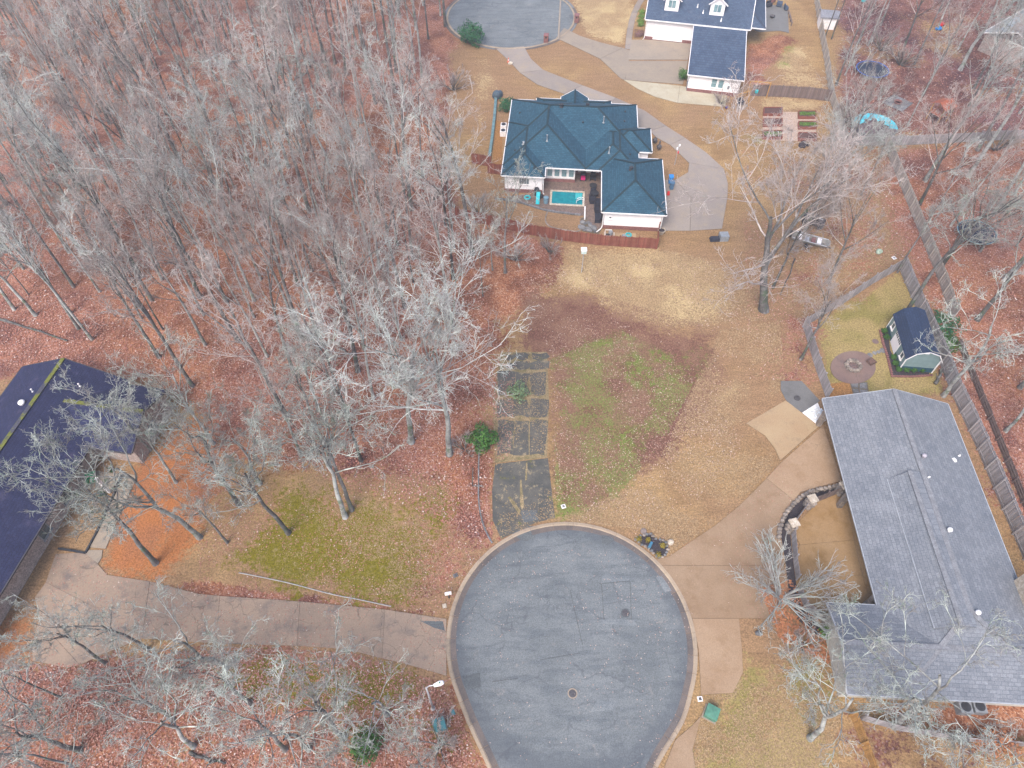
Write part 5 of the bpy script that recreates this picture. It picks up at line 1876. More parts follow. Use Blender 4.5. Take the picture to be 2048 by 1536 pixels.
def cabinet(px, py, rz, m, label, s=(.95, .95, .75)):
    x, y = P(px, py)
    t = thing('utility_cabinet', label, 'utility cabinet', (x, y, 0), rz)
    MB().box(0, 0, 0, s[0] + .2, s[1] + .2, .06).build('pad', CONC_YARD, t)
    MB().box(0, 0, .06, s[0], s[1], s[2] - .1).build('casing', m, t)
    mb = MB()
    w, d, z = s[0] / 2 + .03, s[1] / 2 + .03, s[2] - .04
    mb.add([(-w, -d, z), (w, -d, z), (w, d, z), (-w, d, z), (-w, -d, z + .06), (w, -d, z + .06), (w, d, z + .06), (-w, d, z + .06), (0, 0, z + .13)],
           [(0, 1, 5, 4), (1, 2, 6, 5), (2, 3, 7, 6), (3, 0, 4, 7), (4, 5, 8), (5, 6, 8), (6, 7, 8), (7, 4, 8), (3, 2, 1, 0)])
    mb.build('lid', m, t)
    MB().box(s[0] / 2 + .01, 0, .3, .03, .12, .06).build('handle', STEEL, t)


cabinet(880, 1452, R(20), SEABLUE, 'teal-blue utility cabinet in leaves left of the road', (.85, .9, .7))
cabinet(1421, 1428, R(-28), SEAGREEN, 'green utility cabinet on the lawn right of the road', (.95, .95, .75))


def small_cover(px, py, sx, sy, m, label, rz=0.0, hole=None, name='meter_cover', cat='meter cover'):
    x, y = P(px, py)
    t = thing(name, label, cat, (x, y, 0), rz)
    MB().box(0, 0, 0, sx, sy, .06, top=.94).build('frame', m, t)
    MB().box(0, 0, .06, sx * .55, sy * .55, .015).build('lid', hole or IRON, t)


small_cover(906, 1425, .3, .42, SEABLUE, 'small pale teal valve lid between lamp post and cabinet', .4, SEABLUE)
small_cover(1400, 1398, .42, .4, TRIM, 'white meter cover with dark lid beside the right kerb', .1)
small_cover(911, 1151, .42, .36, STONE_GREY, 'grey meter cover in leaves above the white mailbox', .5)
small_cover(1127, 1013, .42, .42, TRIM, 'grey-white meter cover in the weeds above the cul-de-sac', .3, STONE_GREY)
small_cover(889, 1212, .36, .4, STONE_PALE, 'pale stone block below the white mailbox', .2, STONE_PALE, 'stone_block', 'stone')
x, y = P(898, 1196)
t = thing('mailbox', 'white mailbox on a dark post beside the left kerb', 'mailbox', (x, y, 0), R(10))
MB().tube([(0, 0, 0), (0, 0, 1.05)], .06, 6).build('post', DARK, t)
bx = MB()
pr = [(-.13, 0), (.13, 0), (.13, .14), (.09, .22), (0, .26), (-.09, .22), (-.13, .14)]
n_ = len(pr)
bx.add([(-.28, a, 1.05 + b) for a, b in pr] + [(.28, a, 1.05 + b) for a, b in pr], [tuple(range(n_)), tuple(range(2 * n_ - 1, n_ - 1, -1))] + [((i + 1) % n_, i, n_ + i, n_ + (i + 1) % n_) for i in range(n_)])
bx.build('box', WHITE, t)
MB().box(.1, -.15, 1.2, .12, .02, .05).build('flag', REDP, t)

# planted mailbox island
ib = [(1270, 1080), (1282, 1072), (1300, 1068), (1312, 1078), (1330, 1083), (1336, 1096), (1333, 1108), (1318, 1117), (1298, 1098), (1285, 1090)]
struct(MB().prism(PP(ib), 0, .06).build('mailbox_bed', MULCH))
t = thing('stone_ring', 'ragged stone edging round the mailbox planting bed', 'edging', (*P(1303, 1092), 0))
o0 = Vector(P(1303, 1092))
q = random.Random(6)
for k, p in enumerate(resample([tuple(v) for v in px_line(ib + ib[:1])], .33)):
    MB().rock(p.x - o0.x + q.uniform(-.04, .04), p.y - o0.y + q.uniform(-.04, .04), 0, q.uniform(.24, .36), q.uniform(.2, .32), .2, k).build('stone', STONE_GREY if k % 3 else STONE, t)
for k, (a, b) in enumerate([(1277, 1080), (1296, 1081), (1325, 1093), (1317, 1111)]):
    shrub('golden_shrub', a, b, .3, .4, YELLEAF, ['golden shrub at the left tip of the mailbox bed', 'golden shrub above the blue mailbox', 'golden shrub at the right side of the mailbox bed', 'golden shrub at the bottom tip of the mailbox bed'][k], 260, .06, 50 + k, 'golden shrubs in the mailbox bed')
x, y = P(1297, 1100)
t = thing('mailbox', 'blue mailbox on a post inside the stone-edged bed', 'mailbox', (x, y, 0), R(60))
MB().tube([(0, 0, 0), (0, 0, 1.05)], .05, 6).build('post', FENCE_TAN, t)
me = bpy.data.objects['box'].data.copy()
me.materials[0] = mat('mailbox_blue', (.05, .16, .25), (.04, .13, .2), 3, space='O')
place('box', me, t)
heap('boulder', 1341, 1086, .1, STONE_PALE, 'pale split boulder just right of the mailbox bed', 'boulder', 2, (.5, .7), 3)
x, y = P(1287, 1063)
tag(MB().lathe(0, 0, [(.3, 0), (.29, .12), (.24, .16), (.03, .17)], 16).build('tree_stump', mat('stump', (.22, .17, .15), (.15, .12, .11), 5), loc=(x, y, 0)), 'round cut stump above the mailbox planting bed', 'stump')
tag(MB().rock(0, 0, 0, .6, .5, .4, 9).build('boulder', STONE_GREY, loc=(*P(1516, 1268), 0)), 'lone grey boulder on the dry lawn right of the kerb apron', 'boulder')

# ------------------------------------------------------------------ yard of the slate-blue house and the far cul-de-sac
x, y = P(1163, 545)
t = thing('yard_light', 'pole with a white box on top below the red fence', 'pole', (x, y, 0))
MB().tube([(0, 0, 0), (0, 0, 3.3)], .05, 6).build('pole', STEEL, t)
MB().box(0, 0, 3.3, .6, .6, .5).build('box', mat('pale_green_box', (.5, .58, .54), (.42, .5, .46), 3), t)
MB().box(0, 0, 3.8, .72, .72, .06, top=.8).build('lid', TRIM, t)
x, y = P(1117, 78)
t = thing('utility_pole', 'tall wooden utility pole beside the far cul-de-sac', 'utility pole', (x, y, 0))
MB().tube([(0, 0, -.2), (0, 0, 11.5)], [.16, .11], 8).build('pole', FENCE_TAN, t)
MB().box(0, 0, 10.6, 2.2, .1, .12).build('crossarm', FENCE_TAN, t)
for sx in (-.95, .95):
    MB().lathe(sx, 0, [(.05, 10.72), (.07, 10.82), (.03, 10.9)], 8).build('insulator', GREYM, t)


def brick_post(px, py, label):
    x, y = P(px, py)
    t = thing('brick_mailbox', label, 'mailbox', (x, y, 0), R(-10))
    MB().box(0, 0, 0, .75, .75, 1.25).build('pillar', BRICK, t)
    MB().box(0, 0, 1.25, .88, .88, .12, top=.85).build('cap', mat('red_cap', (.22, .1, .1), (.17, .08, .08), 3) if 'red_cap' not in bpy.data.materials else bpy.data.materials['red_cap'], t)
    MB().box(0, -.39, .8, .25, .04, .28).build('door', DARK, t)


brick_post(1092, 84, 'red brick mailbox pillar on the kerb left of the utility pole')
brick_post(1153, 44, 'red brick mailbox pillar right of the far cul-de-sac')
x, y = P(1017, 124)
t = thing('traffic_cone', 'orange traffic cone at the edge of the curved driveway', 'cone', (x, y, 0))
MB().box(0, 0, 0, .4, .4, .04).build('base', ORANGE, t)
MB().lathe(0, 0, [(.15, .04), (.03, .75)], 12).build('cone', ORANGE, t)
MB().lathe(0, 0, [(.108, .32), (.085, .46)], 12, close=False).build('band', WHITE, t)
tag(MB().rock(0, 0, 0, .9, .7, .4, 12).build('boulder', STONE_PALE, loc=(*P(1021, 128), 0)), 'pale stone lying beside the traffic cone', 'boulder')
t = thing('slate_wall', 'long blue-grey slate retaining edge left of the pool house', 'wall', (*P(977, 325), 0))
o0 = Vector(P(977, 325))
ln = resample([tuple(p) for p in px_line([(977, 328), (984, 280), (989, 235), (992, 196)])], .9)
for k, (a, b) in enumerate(zip(ln[:-1], ln[1:])):
    mb = MB()
    bar(mb, (*(a - o0), 0), (*(b - o0), 0), .4, .35 + .05 * (k % 2))
    mb.build('slate_block', BLUE_EDGE, t)
struct(MB().sheet(PP([(992, 240), (1006, 245), (1003, 335), (984, 335)]), .012).build('bark_bed', BARKCHIP))
x, y = P(994, 195)
t = thing('covered_stack', 'dark blue-grey covered heap at the end of the slate wall', 'heap', (x, y, 0))
MB().rock(0, 0, 0, 1.5, 1.5, 1.1, 17, 9).build('tarpaulin', mat('tarp', (.06, .085, .11), (.045, .065, .085), 3), t, True)
MB().rock(.5, .4, 0, .9, .9, .9, 18, 8).build('tarpaulin', bpy.data.materials['tarp'], t, True)


def bin_(px, py, rz, m, label, lidm=None):
    x, y = P(px, py)
    t = thing('wheelie_bin', label, 'bin', (x, y, .04), rz)
    MB().box(0, 0, .08, .5, .6, .95).build('body', m, t)
    mb = MB()
    bar(mb, (0, -.36, 1.03), (0, .36, 1.08), .64, .07)
    mb.build('lid', lidm or m, t)
    for sx in (-1, 1):
        MB().tube([(sx * .27, .27, .11), (sx * .21, .27, .11)], .11, 10).build('wheel', DARK, t)
    MB().tube([(-.22, .38, 1.0), (.22, .38, 1.0)], .025, 6).build('handle', DARK, t)


bin_(1375, 178, WA, GREYM, 'left of two grey wheelie bins below the white garage wing')
bin_(1397, 180, WA, GREYM, 'right of two grey wheelie bins below the white garage wing')
bin_(1340, 366, TA, BLUEP, 'blue-lidded wheelie bin right of the slate-blue garage roof')
bin_(1342, 378, TA, mat('slate_bin', (.06, .12, .2), (.05, .1, .16), 3), 'slate-blue wheelie bin below the blue one')
tag(MB().box(0, 0, 0, .35, .35, .5, top=.8).build('fuel_can', REDP, loc=(*P(1336, 390), .04)), 'small red can beside the slate-blue bin', 'can')
x, y = P(1322, 467)
t = thing('planter_pot', 'pale round planter pot at the garage corner', 'planter', (x, y, 0))
MB().lathe(0, 0, [(.3, 0), (.46, .5), (.5, .52), (.5, .6), (.4, .6), (.4, .5)], 16).build('pot', STONE_PALE, t)
MB().lathe(0, 0, [(.4, .5), (.2, .55), (.02, .56)], 12).build('soil', MULCH, t)
tag(MB().box(0, 0, 0, .4, .1, .9).build('red_sign', REDP, loc=(*P(1314, 458), .9), rz=TA), 'small red plate on the wall at the garage corner', 'plate')
for (a, b, l, hh) in ((1309, 287, 'small black kettle grill right of the east bay', .7), (1317, 300, 'tall black chiminea on the lawn island', 1.3)):
    x, y = P(a, b)
    t = thing('chiminea', l, 'grill', (x, y, 0))
    MB().lathe(0, 0, [(.1, .25), (.32, .4), (.36, .6), (.25, .8), (.12, .95)] + ([(.1, hh + .1), (.14, hh + .15)] if hh > 1 else []), 14).build('bowl', IRON, t, True)
    for k in range(3):
        MB().tube([(.2 * math.cos(k * 2.1), .2 * math.sin(k * 2.1), 0), (.2 * math.cos(k * 2.1), .2 * math.sin(k * 2.1), .4)], .03, 5).build('leg', IRON, t)
x, y = P(1349, 330)
t = thing('bird_feeder_pole', 'thin pole with hanging feeders on the lawn island', 'bird feeder', (x, y, 0))
MB().tube([(0, 0, 0), (0, 0, 3.2)], .04, 6).build('pole', STEEL, t)
for k, z in enumerate((1.9, 2.5, 3.0)):
    MB().lathe(.12 * (-1) ** k, 0, [(.05, z), (.11, z + .06), (.11, z + .3), (.02, z + .4)], 8).build('feeder', WHITE if k else REDP, t)
tag(MB().box(0, 0, 0, .8, .6, .5).build('storage_box', BRICK, loc=HW(teal, 18.6, 5.8, 0), rz=TA), 'red brick step box in the nook below the east bay', 'step')

# ---- white house yard: swing, beds, patio set
x, y = P(1478, 212)
t = thing('swing_set', 'timber A-frame porch swing with dark seat', 'swing', (x, y, 0), R(28))
for sx in (-1.25, 1.25):
    for sy in (-.75, .75):
        MB().tube([(sx, sy, 0), (sx, sy * .1, 2.1)], .07, 5).build('leg', TIMBER, t)
MB().tube([(-1.5, 0, 2.1), (1.5, 0, 2.1)], .08, 6).build('beam', TIMBER, t)
MB().box(0, 0, .6, 1.5, .55, .08).build('seat', NAVYP, t)
MB().box(0, .3, .65, 1.5, .08, .6).build('backrest', NAVYP, t)
for sx in (-.7, .7):
    MB().tube([(sx, 0, .65), (sx * 1.1, 0, 2.1)], .02, 4).build('chain', STEEL, t)
x, y = P(1473, 214)
struct(MB().prism(PP([(1462, 214), (1477, 224), (1497, 212), (1484, 202)]), 0, .03).build('swing_pad', CONC_FAR))
x, y = P(1511, 190)
t = thing('bucket_swing', 'tall timber swing frame against the brown fence', 'swing', (x, y - .6, 0), WA)
for sx in (-1.5, 1.5):
    MB().box(sx, 0, 0, .14, .14, 2.4).build('post', TIMBER, t)
MB().box(0, 0, 2.4, 3.2, .16, .16).build('beam', TIMBER, t)
MB().lathe(-.2, 0, [(.18, .7), (.24, .75), (.24, 1.1), (.15, 1.15)], 12).build('bucket_seat', TURQ, t)
for sx in (-.4, 0):
    MB().tube([(sx, 0, 1.1), (sx, 0, 2.4)], .015, 4).build('rope', STEEL, t)
tag(MB().lathe(0, 0, [(.05, 0), (.22, .1), (.25, .25), (.15, .42), (.03, .46)], 12).build('ball', mat('navy_ball', (.03, .05, .2), (.3, .03, .05), 2, lo=.45, hi=.55, space='O'), loc=(*P(1453, 217), 0), smooth=True), 'blue and red ball at the corner of the pale apron', 'ball')
BEDS = [((1527, 219), (1563, 219), (1563, 232), (1526, 232), MULCH, 'raised bed of dark soil, top left of six'), ((1526, 241), (1563, 241), (1563, 254), (1526, 254), MULCH, 'raised bed of dark soil, middle left of six'),
        ((1526, 265), (1563, 265), (1563, 279), (1525, 279), None, 'raised bed of greens with white pipes, bottom left of six'), ((1596, 226), (1630, 226), (1630, 238), (1596, 238), None, 'raised bed of bright greens, top right of six'),
        ((1596, 247), (1631, 247), (1631, 259), (1596, 259), None, 'raised bed of bright greens, middle right of six'), ((1596, 269), (1632, 270), (1632, 283), (1596, 282), MULCH, 'raised bed of dark soil, bottom right of six')]
struct(MB().prism(PP([(1526, 222), (1632, 226), (1632, 284), (1525, 280)]), 0, .02).build('gravel_path', mat('pink_gravel', (.38, .28, .22), (.3, .215, .165), 3, fine=9, fine_amt=.4)))
for k, (*c4, m, l) in enumerate(BEDS):
    w = [Vector(p) for p in PP(c4)]
    o0 = w[0]
    t = thing('raised_bed', l, 'raised bed', (o0.x, o0.y, .02), 0, 'raised vegetable beds')
    for a, b in zip(w, w[1:] + w[:1]):
        mb = MB()
        bar(mb, (*(a - o0), 0), (*(b - o0), 0), .12, .4)
        mb.build('plank', FENCE_RED, t)
    MB().prism(shrink([tuple(p - o0) for p in w], .08), .1, .33).build('soil', mat('bed_soil', (.10, .05, .042), (.07, .038, .034), 4, fine=9) if 'bed_soil' not in bpy.data.materials else bpy.data.materials['bed_soil'], t)
    if m is None:
        mb = MB()
        cx, cy = sum(p.x for p in w) / 4 - o0.x, sum(p.y for p in w) / 4 - o0.y
        for j in range(7):
            leaf_ball(mb, cx + (j - 3) * .36, cy, .42, .3, .5, .16, 70, .08, 70 + j + k * 9)
        mb.build('greens', GRASSY, t)['kind'] = 'stuff'
        if k == 2:
            for j in range(3):
                MB().tube([(cx - .7 + j * .7, cy - .5, .35), (cx - .7 + j * .7, cy, .75), (cx - .7 + j * .7, cy + .5, .35)], .03, 5).build('hoop', TRIM, t)
heap('soil_heap', 1606, 290, .7, MULCH, 'small dark soil heap below the raised beds', 'heap', 8, (.4, .8), 5)
x, y = P(1544, 36)
t = thing('patio_fire_bowl', 'small round black fire bowl on the rear patio', 'fire bowl', (x, y, .05))
MB().lathe(0, 0, [(.2, 0), (.4, .25), (.48, .4), (.42, .4), (.3, .25)], 14).build('bowl', IRON, t)
MB().lathe(0, 0, [(.3, 0), (.3, .04)], 12).build('foot', IRON, t)
for k, (a, b, m, l, s) in enumerate([(1511, 6, DARK, 'black covered grill at the top of the rear patio', 1.3), (1537, 14, NAVYP, 'dark round patio table under the top edge', 1.0), (1545, 5, BRICK, 'dull red patio chair at the top edge', .9),
                                     (1558, 12, mat('slate_cover', (.05, .07, .11), (.04, .055, .085), 3), 'slate-blue covered sofa on the rear patio', 1.4), (1571, 20, bpy.data.materials['slate_cover'], 'slate-blue covered chair at the right of the patio', .9)]):
    x, y = P(a, b)
    t = thing('patio_furniture', l, 'patio furniture', (x, y, .05), .4 * k)
    MB().box(0, 0, .15, s, s * .7, .45, top=.92).build('body', m, t)
    MB().box(0, s * .3, .55, s, .18, .4, top=.9).build('back', m, t)
    for sx in (-1, 1):
        MB().box(sx * s * .38, 0, 0, .1, s * .5, .16).build('foot', DARK, t)
x0_, y0_ = P(1579, 40)
t = thing('patio_rail', 'dark brown low rail along the right side of the patio', 'rail', (x0_, y0_, 0), R(-6))
MB().box(0, 0, .55, .16, 4.6, .1).build('rail', FENCE_BRN, t)
for k in range(4):
    MB().box(0, -2.1 + 1.4 * k, 0, .13, .13, .55).build('post', FENCE_BRN, t)
for k, y_ in enumerate((27, 36, 45, 52)):
    xx, yy = P(1284 - k, y_)
    tag(leaf_ball(MB(), 0, 0, .35, .75, .55, .4, 260, .1, 90 + k).build('clipped_hedge', GRASSY, loc=(xx, yy, 0)), ['topmost clipped hedge block left of the white garage', 'second clipped hedge block left of the white garage', 'third clipped hedge block left of the white garage', 'lowest clipped hedge block left of the white garage'][k], 'hedge', 'hedge blocks left of the garage')
shrub('winter_shrub', 1279, 72, 1.0, .9, leafy_material('purple_leaf', (.14, .07, .075), (.22, .13, .12)), 'brown leafless-looking shrub at the corner of the garage', 500, .1, 95)

# ---- behind the far fence: trampoline, covered pool, playset, terrace
def trampoline(px, py, r, rim, label, h=.85):
    x, y = P(px, py)
    t = thing('trampoline', label, 'trampoline', (x, y, 0))
    MB().lathe(0, 0, [(r * .86, h - .05), (r * .5, h - .09), (.02, h - .1)], 32, close=False).build('jump_mat', mat('jump_mat', (.012, .018, .035), (.02, .028, .05), 2) if 'jump_mat' not in bpy.data.materials else bpy.data.materials['jump_mat'], t)
    mb = MB()
    for k in range(32):
        a, b = 2 * math.pi * k / 32, 2 * math.pi * (k + 1) / 32
        mb.tube([(r * math.cos(a), r * math.sin(a), h), (r * math.cos(b), r * math.sin(b), h)], .05, 6, False)
    mb.build('frame', rim, t)
    MB().lathe(0, 0, [(r * .9, h - .04), (r * .985, h - .01)], 32, close=False).build('pad', mat('navy_pad', (.03, .05, .09), (.022, .04, .07), 2) if 'navy_pad' not in bpy.data.materials else bpy.data.materials['navy_pad'], t)
    for k in range(6):
        a = 2 * math.pi * (k + .5) / 6
        MB().tube([(r * math.cos(a), r * math.sin(a), 0), (r * math.cos(a), r * math.sin(a), h)], .04, 6).build('leg', STEEL, t)


trampoline(1947, 474, 2.35, mat('pale_teal_rim', (.20, .30, .30), (.15, .23, .24), 2, space='O'), 'black round trampoline among red leaves on the right')
trampoline(1741, 148, 2.5, mat('vivid_blue_rim', (.03, .12, .42), (.02, .09, .33), 2, space='O'), 'blue-rimmed trampoline under the bare branches, upper right')
x, y = P(1744, 266)
t = thing('covered_pool', 'round above-ground pool half covered by a turquoise sheet', 'pool', (x, y, 0))
MB().lathe(0, 0, [(3.0, 0), (3.0, 1.2), (3.08, 1.22), (3.08, 1.28), (2.9, 1.28)], 36, close=False).build('wall', mat('pool_wall', (.09, .085, .11), (.07, .065, .085), 2), t)
MB().lathe(0, 0, [(2.92, 1.15), (1.5, 1.1), (.02, 1.08)], 36, close=False).build('leafy_cover', mat('leafy_cover', (.11, .07, .075), (.075, .05, .06), 3, fine=8), t)
cv = MB()
ang0, ang1 = R(-20), R(165)
pv = []
for i in range(25):
    a = ang0 + (ang1 - ang0) * i / 24
    for rr, zz in ((3.2, .9), (3.08, 1.3), (1.75 + .35 * math.sin(i * 1.1), 1.22 + .05 * math.sin(i * 2.3))):
        pv.append((rr * math.cos(a), rr * math.sin(a), zz))
cv.add(pv, [(i * 3 + j, i * 3 + 3 + j, i * 3 + 4 + j, i * 3 + 1 + j) for i in range(24) for j in range(2)])
cv.build('turquoise_sheet', mat('turquoise_sheet', (.03, .40, .50), (.35, .6, .65), 1.4, lo=.5, hi=.75), t)
x, y = P(1795, 206)
t = thing('paved_fire_ring', 'diamond of pale pavers with a rusty ring in its centre', 'fire ring', (x, y, 0), R(42))
for i in range(4):
    for j in range(4):
        MB().box((i - 1.5) * .85, (j - 1.5) * .85, 0, .82, .82, .06).build('paver', STONE_GREY, t)
MB().lathe(0, 0, [(.55, .06), (.62, .3), (.5, .3), (.45, .06)], 14).build('ring', BRICK, t)
x, y = P(1872, 240)
t = thing('playset', 'orange wooden playset with a slanted roof behind the grey fence', 'playset', (x, y, 0), .5)
for sx in (-1, 1):
    for sy in (-1, 1):
        MB().box(sx, sy, 0, .12, .12, 2.6).build('post', TIMBER, t)
MB().box(0, 0, 1.2, 2.2, 2.2, .1).build('deck', mat('playset_orange', (.32, .09, .045), (.25, .07, .04), 3), t)
mb = MB()
mb.add([(-1.3, -1.3, 2.5), (1.3, -1.3, 2.5), (1.3, 0, 3.2), (-1.3, 0, 3.2), (1.3, 1.3, 2.5), (-1.3, 1.3, 2.5)], [(0, 1, 2, 3), (3, 2, 4, 5)])
mb.build('roof', bpy.data.materials['playset_orange'], t)
for k in range(4):
    MB().box(-1.05 + .7 * k, -1.05, 1.3, .12, .04, .7).build('slat', SEAGREEN, t)
tag(MB().rock(0, 0, 0, 1.0, .9, .8, 31).build('play_ball', TURQ, loc=(*P(1726, 3), 0), smooth=True), 'turquoise play tub at the top edge among the trunks', 'tub')
for k, (a, b, m, l) in enumerate([(1876, 60, BLUEP, 'blue toy car under the bare branches, upper right'), (1882, 52, REDP, 'red toy car just above the blue one')]):
    x, y = P(a, b)
    t = thing('toy_car', l, 'toy', (x, y, 0), .6 * k)
    MB().box(0, 0, .12, 1.0, .55, .3, top=.9).build('body', m, t)
    MB().box(-.05, 0, .42, .5, .45, .25, top=.7).build('cab', m, t)
    for sx in (-.33, .33):
        for sy in (-.27, .27):
            MB().tube([(sx, sy - .04, .13), (sx, sy + .04, .13)], .13, 10).build('wheel', DARK, t)

# ---- boat on its trailer and a covered buggy among the trees
x, y = P(1618, 489)
t = thing('jon_boat', 'long flat-bottomed aluminium boat full of gear under the bare tree', 'boat', (x, y, 0), R(-24))
hl = MB()
L, Wd = 4.6, 1.4
hl.add([(-L / 2, -Wd / 2, .95), (-L / 2, Wd / 2, .95), (L / 2 - .3, Wd / 2, .95), (L / 2, Wd / 3, 1.0), (L / 2, -Wd / 3, 1.0), (L / 2 - .3, -Wd / 2, .95),
        (-L / 2 + .1, -Wd / 2 + .2, .45), (-L / 2 + .1, Wd / 2 - .2, .45), (L / 2 - .6, Wd / 2 - .25, .45), (L / 2 - .6, -Wd / 2 + .25, .45)],
       [(0, 6, 7, 1), (1, 7, 8, 2), (2, 8, 3), (3, 8, 9, 4), (4, 9, 5), (5, 9, 6, 0), (6, 9, 8, 7)])
hl.build('hull', mat('boat_aluminium', (.25, .24, .22), (.18, .17, .155), 3, rough=.5, space='O'), t)
gw = MB()
for a, b in (((-L / 2, -Wd / 2, .95), (L / 2 - .3, -Wd / 2, .95)), ((-L / 2, Wd / 2, .95), (L / 2 - .3, Wd / 2, .95)), ((-L / 2, -Wd / 2, .95), (-L / 2, Wd / 2, .95))):
    gw.tube([a, b], .05, 6)
gw.build('gunwale', STEEL, t)
for k, (u, m) in enumerate(((-1.4, WHITE), (-.5, STEEL), (.3, BRICK), (1.0, WHITE))):
    MB().box(u, .05 * k, .55, .5, 1.0, .3).build('bench_seat', m, t)
MB().box(-L / 2 - .25, 0, .5, .35, .4, .8, top=.8).build('outboard_motor', DARK, t)
for sy in (-.75, .75):
    MB().tube([(-.3, sy - .08, .28), (-.3, sy + .08, .28)], .28, 12).build('wheel', DARK, t)
MB().box(.2, 0, .3, 4.8, .12, .1).build('trailer_beam', IRON, t)
x, y = P(1600, 498)
t = thing('brush_pile', 'tangle of cut grey-blue branches beside the boat', 'brush pile', (x, y, 0))
q = random.Random(3)
mb = MB()
for k in range(70):
    a, b = Vector((q.uniform(-1.4, 1.4), q.uniform(-.7, .7), q.uniform(.05, .5))), Vector((q.uniform(-1, 1), q.uniform(-1, 1), q.uniform(-.15, .3))) * .8
    mb.tube([a, a + b], .03, 3, False)
mb.build('branches', TWIG_B, t)['kind'] = 'stuff'
x, y = P(1625, 448)
t = thing('utility_buggy', 'dark open utility buggy with roll frame behind the boat', 'buggy', (x, y, 0), R(-28))
MB().box(0, 0, .35, 2.8, 1.4, .45, top=.94).build('body', NAVYP, t)
MB().box(-.95, 0, .8, .9, 1.3, .25).build('cargo_bed', DARK, t)
MB().box(.15, 0, .8, .5, 1.2, .5).build('seat', DARK, t)
for sy in (-.6, .6):
    MB().tube([(.6, sy, .8), (.35, sy, 1.75), (-.5, sy, 1.75), (-.55, sy, .8)], .04, 6).build('roll_bar', DARK, t)
for sx in (-.95, .95):
    for sy in (-.7, .7):
        MB().tube([(sx, sy - .12, .32), (sx, sy + .12, .32)], .32, 12).build('wheel', DARK, t)
MB().box(.75, .35, .82, .5, .2, .06).build('hood_stripe', WHITE, t)
x, y = P(1446, 478)
t = thing('fire_wood_bin', 'dark blue tarp-covered crate at the driveway edge under the tree', 'crate', (x, y, 0), .05)
MB().box(0, 0, 0, 1.1, 1.0, .8).build('crate', GREYM, t)
MB().box(-1.0, -.1, 0, 1.5, .8, .35, top=.8).build('tarp_heap', NAVYP, t)
heap('rubble', 1757, 505, .25, mat('pale_green_stone', (.3, .36, .28), (.22, .28, .22), 3), 'pale green chunk in the leaves below the tan fence', 'rubble', 3, (.5, .8), 8)
small_cover(1788, 516, .5, .5, TRIM, 'small white box at the top corner of the grey fence', .4, GREYM, 'white_box', 'box')
for k, (a, b) in enumerate([(1921, 1418), (1949, 1417)]):
    x, y = P(a, b)
    t = thing('air_conditioner', ['left of the two air conditioners below the grey roof', 'right of the two air conditioners below the grey roof'][k], 'air conditioner', (x, y, 0), -.1)
    MB().box(0, 0, 0, .95, .95, .85).build('casing', GREYM, t)
    MB().lathe(0, 0, [(.36, .85), (.38, .86), (.38, .89), (.1, .91)], 16).build('fan_grille', DARK, t)

# ------------------------------------------------------------------ bare trees
def unit(a):
    return a / np.maximum(np.linalg.norm(a, axis=-1, keepdims=True), 1e-9)


def sprout(g, Pp, Rp, m, t0, t1, ang, angv, lr, decay, k, up, wob, rr, rmin, lmin=0.15, taper=0.35):
    """grow m children from every parent polyline; all arrays, no python loops over branches"""
    n, K, _ = Pp.shape
    idx = np.repeat(np.arange(n), m)
    N_ = len(idx)
    t = t0 + (t1 - t0) * ((np.tile(np.arange(m), n) + g.random(N_)) / m)
    s = t * (K - 1)
    i = np.minimum(s.astype(int), K - 2)
    f = (s - i)[:, None]
    A, B = Pp[idx, i], Pp[idx, i + 1]
    st = A + (B - A) * f
    T = unit(B - A)
    r0 = Rp[idx, i] * (1 - f[:, 0]) + Rp[idx, i + 1] * f[:, 0]
    plen = np.linalg.norm(np.diff(Pp, axis=1), axis=2).sum(1)[idx]
    q = g.normal(size=(N_, 3))
    perp = unit(q - (q * T).sum(1)[:, None] * T)
    a = ang + angv * g.normal(size=N_)
    d = unit(np.cos(a)[:, None] * T + np.sin(a)[:, None] * perp + np.array([0, 0, up]))
    L = np.maximum(plen * lr * (1 - decay * t) * g.uniform(.65, 1.3, N_), lmin)
    pts = [st]
    for j in range(k - 1):
        d = unit(d + wob * g.normal(size=(N_, 3)) + np.array([0, 0, up * .25]))
        pts.append(pts[-1] + d * (L / (k - 1))[:, None])
    Pc = np.stack(pts, 1)
    ra = np.maximum(np.minimum(r0 * rr, r0 * .95) * g.uniform(.75, 1.1, N_), rmin)
    Rc = np.maximum(ra[:, None] * np.linspace(1, taper, k)[None, :], rmin * .75)
    return Pc, Rc


def tubes(sets):
    """sets: (points n,k,3; radii n,k; sides) -> verts, quads"""
    V, Q, off = [], [], 0
    for Pp, Rp, S in sets:
        n, k, _ = Pp.shape
        T = np.empty_like(Pp)
        T[:, 1:-1] = Pp[:, 2:] - Pp[:, :-2]
        T[:, 0] = Pp[:, 1] - Pp[:, 0]
        T[:, -1] = Pp[:, -1] - Pp[:, -2]
        T = unit(T)
        ref = np.where(np.abs(T[:, :1, 2:3]) < .8, np.array([0, 0, 1.0]), np.array([1.0, 0, 0]))
        A = unit(np.cross(T, np.broadcast_to(ref, T.shape)))
        B = np.cross(T, A)
        th = np.arange(S) * 2 * np.pi / S
        v = Pp[:, :, None] + Rp[:, :, None, None] * (A[:, :, None] * np.cos(th)[None, None, :, None] + B[:, :, None] * np.sin(th)[None, None, :, None])
        b = (np.arange(n)[:, None, None] * k + np.arange(k - 1)[None, :, None]) * S
        j = np.arange(S)[None, None, :]
        j2 = (j + 1) % S
        q = np.stack([b + j, b + j2, b + S + j2, b + S + j], -1).reshape(-1, 4) + off
        V.append(v.reshape(-1, 3))
        Q.append(q)
        off += n * k * S
    return np.concatenate(V), np.concatenate(Q)


